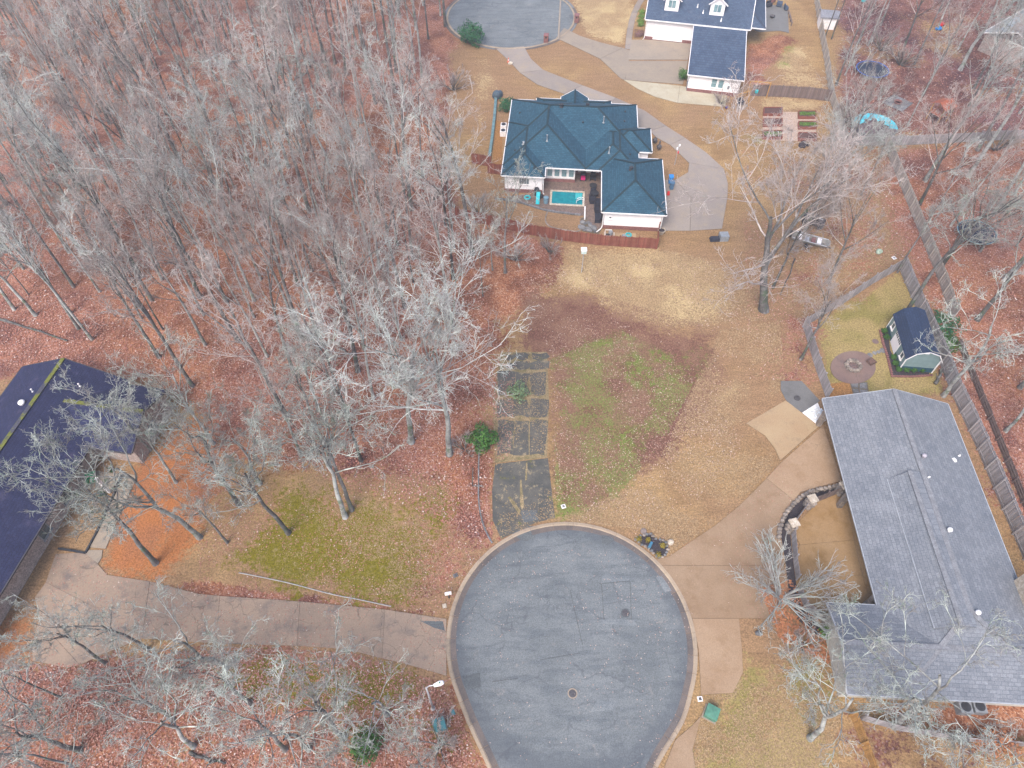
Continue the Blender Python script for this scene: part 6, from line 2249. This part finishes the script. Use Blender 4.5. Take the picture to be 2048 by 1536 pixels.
def quick_mesh(name, v, q, m, smooth=True):
    me = bpy.data.meshes.new(name)
    me.vertices.add(len(v))
    me.vertices.foreach_set('co', v.astype(np.float32).ravel())
    me.loops.add(q.size)
    me.loops.foreach_set('vertex_index', q.ravel().astype(np.int32))
    me.polygons.add(len(q))
    me.polygons.foreach_set('loop_start', np.arange(0, q.size, 4, dtype=np.int32))
    me.polygons.foreach_set('use_smooth', np.full(len(q), smooth))
    me.materials.append(m)
    me.update()
    return me


def tree_mesh(seed, H, r0, base, spread, style, bark, twig):
    """returns (trunk mesh, crown mesh): trunk with its limbs, crown of branches and twigs"""
    g = np.random.default_rng(seed)
    K = 10
    S = dict(forest=dict(top=.80, wob=.010, lead=3, la=.34, ll=.42, nl=4, n1=5, la1=.80, sp=1.0, up=.18, wb=.16, n=(4, 4, 3, 2)),
             slim=dict(top=.90, wob=.012, lead=2, la=.30, ll=.35, nl=4, n1=4, la1=.70, sp=1.0, up=.25, wb=.15, n=(4, 3, 3, 1)),
             oak=dict(top=.70, wob=.020, lead=4, la=.55, ll=.50, nl=4, n1=4, la1=1.0, sp=1.0, up=.10, wb=.24, n=(4, 4, 3, 2)),
             open=dict(top=.70, wob=.012, lead=5, la=.62, ll=.58, nl=5, n1=4, la1=1.0, sp=1.0, up=.16, wb=.12, n=(5, 5, 4, 2)))[style]
    z = np.linspace(-.3, H * S['top'], K)
    w_ = S['wob'] * H
    dx = np.cumsum(g.normal(0, w_ * .55, K)) * np.linspace(0, 1, K)
    dy = np.cumsum(g.normal(0, w_ * .55, K)) * np.linspace(0, 1, K)
    T0 = np.stack([dx, dy, z], 1)[None]
    R0 = (r0 * np.linspace(1, .30, K) ** .9)[None]
    R0[0, 0] *= 1.35
    up, wb = S['up'], S['wb']
    rel = H / (H * S['top'])
    # leaders fork from the stem, limbs from leaders and stem
    PL, RL = sprout(g, T0, R0, S['lead'], base / S['top'], .97, S['la'], .1, S['ll'] * rel, .25, 9, up * .8, wb * .55, .72, .04, taper=.25)
    q1 = sprout(g, T0, R0, S['n1'], base / S['top'] * .92, .98, S['la1'], .18, spread / H * rel, .3, 7, up, wb * .8, .45, .03, taper=.3)
    q2 = sprout(g, PL, RL, S['nl'], .2, .98, .72, .2, spread / H / S['ll'] * .8, .35, 7, up, wb * .8, .55, .026, taper=.3)
    P1, R1 = np.concatenate([q1[0], q2[0]]), np.concatenate([q1[1], q2[1]])
    n = S['n']
    thick = 1.15 if style == 'oak' else 1.0
    P2, R2 = sprout(g, P1, R1, n[0], .2, .98, .72, .22, .50, .35, 6, up * .7, wb * 1.2, .62, .020 * thick, .5)
    P3, R3 = sprout(g, P2, R2, n[1], .15, 1.0, .72, .25, .52, .3, 5, up * .6, wb * 1.5, .65, .0145 * thick, .4)
    P4, R4 = sprout(g, P3, R3, n[2], .2, 1.0, .68, .3, .55, .3, 4, up * .5, wb * 1.6, .7, .0115 * thick, .3, .6)
    P5, R5 = sprout(g, P4, R4, n[3], .35, 1.0, .6, .3, .6, .3, 3, up * .4, wb * 1.6, .8, .0095 * thick, .2, .7)
    v, q = tubes([(T0, R0, 9), (PL, RL, 7)])
    tm = quick_mesh('trunk', v, q, bark)
    v, q = tubes([(P1, R1, 5), (P2, R2, 4), (P3, R3, 3), (P4, R4, 3), (P5, R5, 3)])
    cm = quick_mesh('crown', v, q, twig)
    return tm, cm, H


PROTO = {}
specs = [('f0', 101, 21, .20, .45, 6.4, 'forest', BARK_A, TWIG_A), ('f1', 102, 22, .23, .40, 7.1, 'forest', BARK_B, TWIG_B),
         ('f2', 103, 19, .17, .42, 6.2, 'forest', BARK_A, TWIG_B), ('f3', 104, 20, .19, .50, 6.2, 'forest', BARK_D, TWIG_A),
         ('f4', 105, 23, .25, .42, 7.4, 'forest', BARK_B, TWIG_B), ('f5', 114, 21, .20, .36, 6.9, 'forest', BARK_A, TWIG_B),
         ('f6', 115, 18, .17, .45, 6.4, 'forest', BARK_B, TWIG_A),
         ('s0', 106, 14, .10, .40, 3.6, 'slim', BARK_D, TWIG_B), ('s1', 107, 11, .08, .35, 3.2, 'slim', BARK_B, TWIG_A),
         ('o0', 108, 15, .22, .36, 5.4, 'oak', BARK_A, TWIG_C), ('o1', 109, 14, .20, .40, 5.2, 'oak', BARK_B, TWIG_C),
         ('o2', 110, 17, .24, .42, 5.6, 'oak', BARK_B, TWIG_C),
         ('p0', 111, 17, .34, .28, 8.8, 'open', BARK_B, TWIG_B), ('p1', 112, 18, .27, .35, 7.0, 'open', BARK_D, TWIG_B),
         ('p2', 113, 18, .26, .32, 8.0, 'open', BARK_A, TWIG_A)]
for nm, seed, H, r0, base, sp, st, bk, tw_ in specs:
    PROTO[nm] = tree_mesh(seed, H, r0, base, sp, st, bk, tw_)
TREE_XY = []


def tree(kind, x, y, h, rz, label, group=None, lean=(0, 0), wide=1.0):
    tm, cm, H = PROTO[kind]
    t = thing('bare_tree', label, 'tree', (x, y, 0), rz, group)
    t.rotation_euler = (Matrix.Rotation(lean[1], 3, 'Y') @ Matrix.Rotation(lean[0], 3, 'X') @ Matrix.Rotation(rz, 3, 'Z')).to_euler()
    s = h / H
    t.scale = (s * wide, s * wide, s)
    place('trunk', tm, t)
    place('crown', cm, t)
    TREE_XY.append((x, y))
    return t


def tip_height(px, py, ty):
    x, y = P(px, py)
    lo, hi = 0.5, 40
    for _ in range(40):
        m = (lo + hi) / 2
        if PROJ(x, y, m)[1] > ty:
            lo = m
        else:
            hi = m
    return lo


SINGLES = [  # base pixel, tip row, kind, spin, width, label
    (1527, 620, 315, 'p0', 0.6, 1.25, 'large spreading bare tree with straight trunk at the straw lawn edge'),
    (1546, 575, 380, 'p1', 2.0, .75, 'slender dark tree just behind the large spreading tree'),
    (1656, 565, 370, 'p1', 4.1, 0.85, 'bare tree leaning past the boat above the grey slanting fence'),
    (1606, 470, 200, 'p2', 1.1, 0.85, 'pale-trunked tree standing between boat and buggy'),
    (1602, 718, 540, 'p1', 5.0, .8, 'tree with pale lower trunk growing against the fire-pit fence'),
    (1802, 640, 340, 'o2', .4, .9, 'dark bare tree rising directly behind the navy shed'),
    (1887, 792, 580, 'o0', 3.0, 1.0, 'pale bare tree leaning over the long grey fence right of the shed'),
    (1620, 1477, -1125, 'o0', 1.2, 1.3, 'bare tree with thick pale trunk at the lower right lawn'),
    (1788, 1452, -1150, 'o0', 2.2, 1.25, 'bare tree overhanging the grey roof at the lower right'),
    (1850, 362, 40, 'f0', .3, 1.25, 'dark straight trunk just below the long grey board fence'),
    (1936, 352, 20, 'f0', 2.5, 1.3, 'pale straight trunk left of the trampoline clearing'),
    (1716, 86, -160, 'f4', 1.0, 1.0, 'thickest dark trunk behind the white house yard fence'),
    (1737, 90, -120, 'f2', 2.4, .9, 'thin trunk just right of the thickest dark trunk'),
    (1648, 78, -110, 's0', 1.4, 1.0, 'slim dark trunk beside the small white shed'),
    (1663, 78, -100, 'f3', 3.3, .8, 'second slim trunk right of the small white shed'),
    (1672, 170, -60, 'f4', .9, .9, 'tall leaning trunk crossing the corner of the tan fence'),
    (1690, 150, -20, 'f2', 4.4, .9, 'pale thin trunk left of the blue trampoline'),
    (1662, 345, 170, 'f3', 5.2, 1.0, 'dark tree in the leaves below the blue-covered pool'),
    (1680, 330, 150, 'p1', .2, .7, 'twin dark trunk right beside the tree below the covered pool'),
    (1722, 390, 240, 'o1', 1.9, .8, 'crooked small tree left of the tall tan fence'),
    (1920, 140, -120, 'o0', 4.0, 1.1, 'pale twisted oak in front of the pale-roofed house'),
    (1955, 300, 20, 'f4', 2.9, 1.2, 'grey trunk above the long grey board fence at right'),
    (1815, 250, 60, 'f0', 1.7, .8, 'slim grey tree between covered pool and playset'),
    (1955, 640, 380, 'o1', 2.6, 1.0, 'branching tree in red leaves below the black trampoline'),
    (2010, 560, 250, 'o0', 5.5, 1.1, 'bare tree at the right edge beyond the trampoline'),
    (2040, 775, 520, 'o2', .8, .9, 'pale stump-like trunk at the right edge of the leaf ground'),
    (1985, 430, 130, 'f0', 3.6, 1.1, 'bare tree right of the black trampoline'),
    (2075, 960, 760, 'o0', 1.5, .8, 'pale low branches reaching in from the right edge'),
    (1795, 545, 330, 's1', .5, 1.0, 'thin sapling at the corner of the slanting grey fence'),
    (822, 884, 590, 'p2', .4, 1.0, 'pale straight tree with wide crown, second from the stub drive'),
    (899, 908, 610, 'p2', 3.3, 1.0, 'pale tree with dense crown nearest the broken pavement'),
    (747, 797, 560, 'f0', 2.2, 1.0, 'pale trunk just above the wide-crowned pair at the wood edge'),
    (722, 922, 680, 'f3', 1.0, 1.0, 'dark slender tree left of the pale wide-crowned tree'),
    (690, 1034, 800, 'o0', .2, .9, 'crooked oak with weeping low branches above the moss'),
    (704, 1020, 790, 'o1', 3.8, .8, 'dark twin trunk beside the weeping oak above the moss'),
    (577, 1066, 860, 'o1', 5.1, .9, 'leaning tree at the left end of the moss lawn'),
    (602, 911, 690, 'f2', 1.3, 1.0, 'slim tree between the leaning oak and the wood'),
    (427, 888, 700, 'o0', 2.0, .8, 'crooked tree at the upper end of the orange soil'),
    (385, 772, 480, 'f1', 4.2, 1.0, 'mossy dark trunk right of the dark-roofed house'),
    (478, 1010, 790, 'o2', .9, .9, 'pale crooked tree right of the orange soil'),
    (400, 1075, 850, 'o0', 3.1, .9, 'twisted pale oak in the middle of the orange soil'),
    (311, 1127, 935, 'o1', 1.4, 1.0, 'dark-trunked oak spreading over the dark roof'),
    (300, 900, 740, 'o0', 4.6, .9, 'pale oak growing at the end of the brick wing'),
    (210, 1326, -1110, 'o1', 2.7, 0.9, 'dark leaning trunk crossing the garage apron'),
    (297, 1298, -1110, 'o2', 5.6, 1.0, 'pale tree beside the lower edge of the cracked driveway'),
    (122, 1395, -1100, 'f1', 1.8, 0.9, 'dark trunk in the leaves at the lower left'),
    (387, 1493, -1120, 'o0', .1, 1.2, 'crooked oak at the bottom left of the leaf bank'),
    (454, 1334, -1120, 'o0', 3.4, 1.2, 'pale many-branched tree just below the cracked driveway'),
    (687, 1477, -1130, 'o2', 2.9, 1.2, 'pale oak arching over the driveway, beside the green bush'),
    (618, 1498, -1125, 'o0', 5.0, 1.2, 'pale oak left of the green bush at the bottom'),
    (570, 1500, -1120, 'o1', 1.1, 1.2, 'dark-stemmed oak second left of the green bush'),
    (850, 1545, -1080, 'o1', .5, 1.0, 'small bare tree at the bottom edge by the kerb'),
    (240, 1560, -1120, 'o2', 4.8, 1.35, 'pale oak reaching up from the bottom left edge'),
    (60, 1580, -1120, 'o0', .9, 1.35, 'pale oak in the bottom left corner'),
    (700, 1640, -1120, 'o1', 3.9, 1.0, 'bare crown rising from below the bottom edge'),
    (1850, 1610, -1120, 'o1', 2.5, 1.4, 'bare crown rising at the bottom right edge'),
    (1010, 545, 330, 'o2', 1.5, .8, 'bushy bare tree overhanging the red fence'),
    (985, 540, 400, 'o0', 4.0, .6, 'small pale tree left of the yard light'),
    (500, 1405, -1110, 'o2', 2.3, 1.2, 'pale crooked tree in the mossy bank below the driveway'),
    (775, 1430, -1100, 'o0', 4.4, 1.2, 'pale oak on the bank right of the green bush'),
    (345, 1440, -1110, 'o0', 1.9, 1.2, 'pale oak low on the left bank above the bottom edge'),
    (160, 1500, -1110, 'o2', 3.7, 1.35, 'grey oak in the leaves near the bottom left corner'),
    (520, 968, -1130, 'o0', 5.3, 1.0, 'pale crooked oak at the left upper end of the moss'),
    (645, 885, -1150, 'o2', 2.6, .9, 'grey crooked oak at the wood edge above the moss'),
    (352, 965, -1120, 'o0', 1.0, .9, 'pale oak standing in the upper orange soil'),
    (455, 1085, -1100, 'o1', 3.5, .9, 'low grey oak at the lower right end of the orange soil'),
    (318, 714, 460, 'f4', .7, 1.0, 'stout grey trunk just above the dark roof'),
    (360, 734, 470, 'f3', 2.0, 1.0, 'dark trunk right of the stout grey one above the dark roof'),
]
LEAN = {(1527, 620): (0, -.27), (822, 884): (0, .06), (899, 908): (0, .05)}
q = random.Random(9)
for px, py, ty, kind, rz, wd, l in SINGLES:
    x, y = P(px, py)
    h = min(tip_height(px, py, ty), 24) if ty > -1000 else (-ty - 1000) / 10
    ln_ = LEAN.get((px, py), (q.uniform(-.03, .03), q.uniform(-.03, .03)))
    tree(kind, x, y, h, rz, l, 'bare trees standing apart', ln_, wd)

def words_of(v):
    v = min(99, max(0, int(round(v))))
    ones = 'zero one two three four five six seven eight nine ten eleven twelve thirteen fourteen fifteen sixteen seventeen eighteen nineteen'.split()
    tens = '- - twenty thirty forty fifty sixty seventy eighty ninety'.split()
    if v < 20:
        return ones[v]
    return tens[v // 10] + ('' if v % 10 == 0 else '-' + ones[v % 10])


# the wood: crowded trunks over the leaf carpet
WOOD = PP([(4, 4), (930, 4), (915, 60), (880, 130), (880, 330), (895, 440), (960, 500), (1000, 560), (960, 640), (860, 720), (740, 760),
           (600, 860), (470, 850), (400, 740), (220, 690), (60, 690), (4, 700)])
wx = np.array([p[0] for p in WOOD]); wy = np.array([p[1] for p in WOOD])
g = np.random.default_rng(77)
cand = np.stack([g.uniform(wx.min(), wx.max(), 9000), g.uniform(wy.min(), wy.max(), 9000)], 1)
cand = cand[sdist(cand[:, 0], cand[:, 1], WOOD) > 0.2]
cnt = 0
near_house = PP([(-50, 690), (140, 700), (330, 740), (330, 900), (-50, 900)])
for x, y in cand:
    if cnt >= 230:
        break
    dmin = 2.5 if y < 75 else 3.3
    if any((x - a) ** 2 + (y - b) ** 2 < dmin ** 2 for a, b in TREE_XY):
        continue
    r_ = g.random()
    kind = g.choice(['f0', 'f1', 'f2', 'f3', 'f4', 'f5', 'f6', 's0', 's1', 'o0', 'o2'], p=[.12, .11, .12, .11, .10, .11, .11, .07, .05, .05, .05])
    H = PROTO[kind][2]
    h = H * g.uniform(.82, 1.12) * (0.9 if y < 60 else 1.0)
    fx, fy = PROJ(x, y, 0)
    look = {'f0': 'tall pale-barked', 'f1': 'tall mauve-twigged', 'f2': 'slender pale-barked', 'f3': 'tall dark-barked', 'f4': 'stout grey-barked', 'f5': 'low-forking pale-barked',
            'f6': 'short-crowned grey', 's0': 'thin dark young', 's1': 'thin short young', 'o0': 'crooked pale', 'o2': 'crooked grey'}[kind]
    if 0 <= fx < 2048 and 0 <= fy < 1536:
        lab = f'{look} wood tree, trunk foot {words_of(fx / 20.48)} percent across and {words_of(fy / 15.36)} percent down the photo'
    else:
        lab = f'{look} tree at the outer rim of the wood, rooted just outside the frame'
    tree(kind, x, y, h, g.uniform(0, 6.28), lab, 'crowded trees of the wood', (g.normal(0, .03), g.normal(0, .03)), g.uniform(.85, 1.1))
    cnt += 1

# scattered trees of the right-hand woods
for region, n_, dmin, kinds in ((PP([(1700, 20), (2060, 20), (2060, 270), (1705, 275)]), 12, 5.0, ['f1', 'f5', 'p1', 'o2', 's0']),
                                (PP([(1800, 320), (2060, 310), (2060, 1000), (1975, 850), (1890, 620)]), 9, 5.0, ['p1', 'f5', 'o0', 's0', 'o1'])):
    xs, ys = [p[0] for p in region], [p[1] for p in region]
    c = np.stack([g.uniform(min(xs), max(xs), 900), g.uniform(min(ys), max(ys), 900)], 1)
    c = c[sdist(c[:, 0], c[:, 1], region) > .3]
    k = 0
    for x, y in c:
        if k >= n_:
            break
        if any((x - a) ** 2 + (y - b) ** 2 < dmin ** 2 for a, b in TREE_XY):
            continue
        kind = kinds[k % len(kinds)]
        fx, fy = PROJ(x, y, 0)
        look = {'f': 'tall mauve-grey', 'p': 'spreading mauve', 'o': 'crooked pale', 's': 'thin young'}[kind[0]]
        tree(kind, x, y, PROTO[kind][2] * g.uniform(.65, .85), g.uniform(0, 6.28), f'{look} tree right of the fences, foot {words_of(fx / 20.48)} percent across, {words_of(fy / 15.36)} percent down',
             'scattered trees of the right-hand woods', (g.normal(0, .04), g.normal(0, .04)), g.uniform(.9, 1.15))
        k += 1

# logs lying in the leaves
for (a, b, r_, l) in (((0, 640), (135, 682), .16, 'long dark fallen trunk in the leaves above the dark roof'), ((160, 152), (190, 147), .2, 'short fallen log in the upper left wood'),
                      ((500, 228), (530, 207), .18, 'fallen log beside the dark straight trunk'), ((588, 158), (616, 147), .15, 'thin fallen log right of the dark straight trunk'),
                      ((455, 128), (492, 118), .15, 'fallen branch near the top of the wood'), ((380, 1508), (450, 1530), .14, 'mossy fallen limb at the bottom of the leaf bank'),
                      ((1590, 520), (1560, 592), .08, 'thin broken branch right of the large spreading tree'), ((680, 700), (705, 712), .14, 'fallen log in the lower wood'),
                      ((1870, 770), (1885, 738), .2, 'cut log leaning at the grey fence below the shed')):
    p0, p1 = Vector(P3(*a)), Vector(P3(*b))
    pts = [p0.lerp(p1, t_) + Vector((random.uniform(-.12, .12), random.uniform(-.12, .12), .12 + random.uniform(0, .06))) for t_ in (0, .2, .4, .6, .8, 1)]
    mb = MB().tube(pts, [r_ * (1 - .09 * i) for i in range(6)], 8)
    for i in (1, 3, 4):
        mb.tube([pts[i], pts[i] + Vector((random.uniform(-.8, .8), random.uniform(-.8, .8), .45))], [r_ * .4, r_ * .15], 5)
    tag(mb.build('fallen_log', BARK_D, smooth=True), l, 'log')

# pale many-stemmed ornamental shrub in the forecourt bed
def many_stem(seed, h, spread, n, bark, twig):
    g = np.random.default_rng(seed)
    az = g.uniform(0, 6.28, n)
    el = g.uniform(.55, 1.25, n)
    d = np.stack([np.cos(az) * np.cos(el), np.sin(az) * np.cos(el), np.sin(el)], 1)
    k = 7
    pts = [np.stack([.12 * np.cos(az), .12 * np.sin(az), np.zeros(n)], 1)]
    for j in range(k - 1):
        d = unit(d + .1 * g.normal(size=(n, 3)))
        pts.append(pts[-1] + d * (h / (k - 1)) * g.uniform(.8, 1.2, (n, 1)))
    P1 = np.stack(pts, 1)
    R1 = np.full((n, 1), .05) * np.linspace(1, .4, k)[None]
    P2, R2 = sprout(g, P1, R1, 6, .25, 1.0, .5, .2, .42, .3, 5, .15, .12, .7, .018)
    P3, R3 = sprout(g, P2, R2, 5, .2, 1.0, .55, .2, .5, .3, 4, .1, .15, .7, .012)
    P4, R4 = sprout(g, P3, R3, 3, .3, 1.0, .55, .2, .55, .3, 3, .1, .15, .8, .0095, .15)
    a = quick_mesh('stems', *tubes([(P1, R1, 5)]), bark)
    b = quick_mesh('crown', *tubes([(P2, R2, 4), (P3, R3, 3), (P4, R4, 3)]), twig)
    return a, b


MS = [many_stem(5, 3.0, 3, 20, TWIG_A, TWIG_A), many_stem(6, 2.0, 2, 12, BARK_D, TWIG_B)]
for k, (px, py, s, i, l) in enumerate([(1562, 1195, 1.75, 0, 'pale silvery many-stemmed bare shrub in the forecourt bed'), (1100, 505, 1.0, 1, 'tangled bare thicket at the end of the red fence'),
                                        (1030, 520, 1.3, 1, 'bare thicket under the red fence beside the leaning tree'), (860, 410, 1.4, 1, 'low bare thicket at the wood edge left of the red fence'),
                                        (960, 430, 1.2, 1, 'bare thicket inside the bend of the red fence'), (1600, 1290, .8, 1, 'small bare thicket below the court fence'),
                                        (1440, 208, .9, 1, 'small dark bare shrub beside the timber swing'), (905, 180, 1.5, 1, 'bare bramble clump at the wood edge by the tan strip'),
                                        (880, 1490, 1.2, 1, 'bare twiggy bush left of the road at the bottom'), (930, 900, .9, 1, 'twiggy bush left of the green shrub'),
                                        (1690, 245, 1.4, 1, 'bare bramble at the tan fence corner'), (1800, 130, 1.6, 1, 'twiggy thicket right of the blue trampoline'),
                                        (1990, 300, 1.6, 1, 'twiggy thicket above the right end of the board fence'), (1760, 100, 1.5, 1, 'twiggy thicket above the blue trampoline')]):
    x, y = P(px, py)
    t = thing('bare_shrub', l, 'shrub', (x, y, 0), k * 1.3)
    t.scale = (s,) * 3
    place('stems', MS[i][0], t)
    place('crown', MS[i][1], t)

# shrub that kept its dry orange leaves, lower right
x, y = P(1985, 1490)
t = thing('dry_leaved_shrub', 'bush still holding dry orange leaves at the lower right', 'shrub', (x, y, 0))
mb = MB()
for k in range(7):
    leaf_ball(mb, random.uniform(-1.5, 1.5), random.uniform(-.8, .8), random.uniform(.6, 1.4), .9, .7, .6, 240, .1, 200 + k)
mb.build('foliage', BROWNLEAF, t)
MB().tube([(0, 0, -.05), (.1, 0, 1.3)], [.08, .03], 6).build('stem', BARK_D, t)

# ------------------------------------------------------------------ fallen leaves (too many to count)
def leaves(name, n, region, label, size, m, seed, clump=0.0, zmin=0.0):
    g = np.random.default_rng(seed)
    poly = PP(region)
    xs, ys = [p[0] for p in poly], [p[1] for p in poly]
    c = np.stack([g.uniform(min(xs), max(xs), n * 4), g.uniform(min(ys), max(ys), n * 4)], 1)
    keep = sdist(c[:, 0], c[:, 1], poly) > 0
    if clump:
        keep &= fbm(c[:, 0], c[:, 1], .22, seed, 4, .7) + g.normal(0, .05, len(c)) > clump
    c = c[keep][:n]
    n = len(c)
    s = size * g.uniform(.6, 1.4, (n, 1))
    a = g.uniform(0, 6.28, n)
    u = np.stack([np.cos(a), np.sin(a), g.uniform(-.3, .3, n)], 1)
    w = np.stack([-np.sin(a), np.cos(a), g.uniform(-.5, .5, n)], 1)
    p = np.concatenate([c, np.full((n, 1), zmin + .055)], 1)
    v = np.stack([p - u * s, p - w * s * .55, p + u * s, p + w * s * .55], 1).reshape(-1, 3)
    o = bpy.data.objects.new(name, quick_mesh(name, v, np.arange(4 * n).reshape(-1, 4), m, False))
    COL.objects.link(o)
    return stuff(o, label)


leaves('fallen_leaves', 60000, [(-300, 300), (880, 300), (960, 560), (1000, 700), (985, 900), (985, 1080), (600, 940), (420, 830), (300, 760), (-300, 700)], 'red-brown fallen leaves carpeting the wood floor', .10, LITTER, 31)
leaves('fallen_leaves', 30000, [(-300, 1340), (200, 1325), (450, 1295), (700, 1305), (885, 1365), (980, 1560), (-300, 1600)], 'fallen leaves on the bank below the cracked driveway', .075, LITTER, 32)
leaves('fallen_leaves', 6000, [(380, 900), (990, 900), (960, 1110), (890, 1230), (600, 1205), (400, 1180)], 'fallen leaves scattered over the moss lawn', .07, LITTER, 33, .45)
leaves('fallen_leaves', 5200, [(1030, 540), (1470, 520), (1570, 700), (1480, 900), (1330, 1090), (1110, 1035), (1098, 700)], 'pale leaves scattered over the vacant lot', .06, mat('pale_fallen_leaf', (.5, .4, .35), (.36, .2, .15), 3), 34, .48)
leaves('fallen_leaves', 26000, [(1830, 300), (2300, 280), (2300, 1200), (2090, 1130), (1960, 900), (1905, 760), (1800, 530), (1760, 400)], 'red fallen leaves in the woods right of the tan fence', .10, LITTER, 35)
leaves('fallen_leaves', 6000, [(1480, 300), (1800, 300), (1800, 530), (1620, 640), (1640, 760), (1500, 760)], 'leaves scattered between the straw lawn and the fences', .08, LITTER, 36, .5)
leaves('fallen_leaves', 9000, [(1670, -100), (2200, -100), (2200, 275), (1690, 285)], 'dark leaves covering the yard behind the far fence', .13, LITTER, 37)
leaves('fallen_leaves', 1500, [(1520, 1180), (1580, 1160), (1660, 1260), (1660, 1330), (1560, 1280)], 'orange dry leaves banked under the pale shrub', .12, BROWNLEAF, 38, .3, .03)
leaves('fallen_leaves', 700, [(905, 1100), (1390, 1100), (1390, 1400), (1330, 1536), (980, 1536), (905, 1380)], 'a few pale leaves strewn on the cul-de-sac asphalt', .045, bpy.data.materials['pale_fallen_leaf'], 39, .5)


# ------------------------------------------------------------------ tufts of dead and green grass
TUFT = leafy_material('dead_grass_blade', (0.34, 0.235, 0.13), (0.18, 0.115, 0.065))
TUFT_G = leafy_material('green_grass_blade', (0.10, 0.135, 0.03), (0.19, 0.19, 0.06))
TUFT_R = leafy_material('red_weed_blade', (0.13, 0.06, 0.045), (0.22, 0.125, 0.08))


def tufts(n, region, label, size, m, seed, clump=.0):
    o = leaves('grass_tufts', n, region, label, size, m, seed, clump, -.06)
    return o


tufts(26000, [(1110, 1040), (1300, 1060), (1335, 1110), (1430, 1048), (1560, 922), (1495, 850), (1570, 770), (1560, 640), (1440, 660), (1300, 960)], 'dead grass tufts on the tan lawn above the cul-de-sac', .075, TUFT, 51, .40)
tufts(14000, [(1120, 500), (1330, 500), (1520, 540), (1540, 640), (1330, 655), (1200, 600)], 'dead grass tufts on the pale straw lawn', .09, TUFT, 52, .42)
tufts(12000, [(1100, 720), (1240, 660), (1400, 740), (1330, 880), (1200, 1030), (1115, 1030)], 'green grass tufts in the middle of the vacant lot', .07, TUFT_G, 53, .50)
tufts(15000, [(1040, 600), (1200, 590), (1440, 660), (1420, 790), (1250, 1000), (1115, 1030), (1098, 720)], 'red-brown weed tufts over the vacant lot', .08, TUFT_R, 54, .47)
tufts(12000, [(1480, 1290), (1660, 1300), (1690, 1420), (1640, 1560), (1350, 1560), (1410, 1400)], 'dead grass tufts on the lower right lawn', .06, TUFT, 55, .42)
tufts(14000, [(1480, 300), (1780, 300), (1780, 520), (1600, 640), (1540, 560)], 'dead grass tufts between straw lawn and fences', .09, TUFT, 56, .42)
tufts(9000, [(430, 1100), (620, 950), (900, 950), (930, 1060), (860, 1190), (600, 1190)], 'pale dead blades through the moss lawn', .06, TUFT, 57, .5)

leaves('fallen_leaves', 1800, [(893, 1238), (600, 1203), (300, 1163), (110, 1108), (66, 1322), (285, 1277), (594, 1292), (893, 1352)], 'leaves blown across the cracked left driveway', .055, LITTER, 61, .5, .01)
leaves('fallen_leaves', 900, [(1310, 1125), (1430, 1050), (1562, 925), (1590, 1003), (1566, 1237), (1384, 1237)], 'leaves blown across the tan right driveway', .045, LITTER, 62, .52, .01)
leaves('fallen_leaves', 2600, [(985, 704), (1094, 704), (1098, 915), (1108, 1036), (1000, 1076), (984, 930)], 'leaves and straw over the broken pavement strip', .06, TUFT, 63, .47, .0)
leaves('fallen_leaves', 900, [(970, 704), (1035, 704), (1020, 915), (975, 930)], 'red leaves drifted on the left edge of the pavement strip', .07, LITTER, 64, .4, .0)

# ------------------------------------------------------------------ winter haze
def haze(density):
    m = bpy.data.materials.new('haze_air')
    m.use_nodes = True
    t = m.node_tree
    t.nodes.clear()
    out = t.nodes.new('ShaderNodeOutputMaterial')
    v = t.nodes.new('ShaderNodeVolumePrincipled')
    v.inputs['Color'].default_value = (0.86, 0.90, 0.98, 1)
    v.inputs['Density'].default_value = density
    v.inputs['Anisotropy'].default_value = 0.0
    t.links.new(v.outputs[0], out.inputs['Volume'])
    o = MB().box(0, 0, -1.3, 1830, 1830, 62.6).build('haze', m)
    stuff(o, 'thin even winter haze over the whole neighbourhood', 'haze')


haze(0.00045)
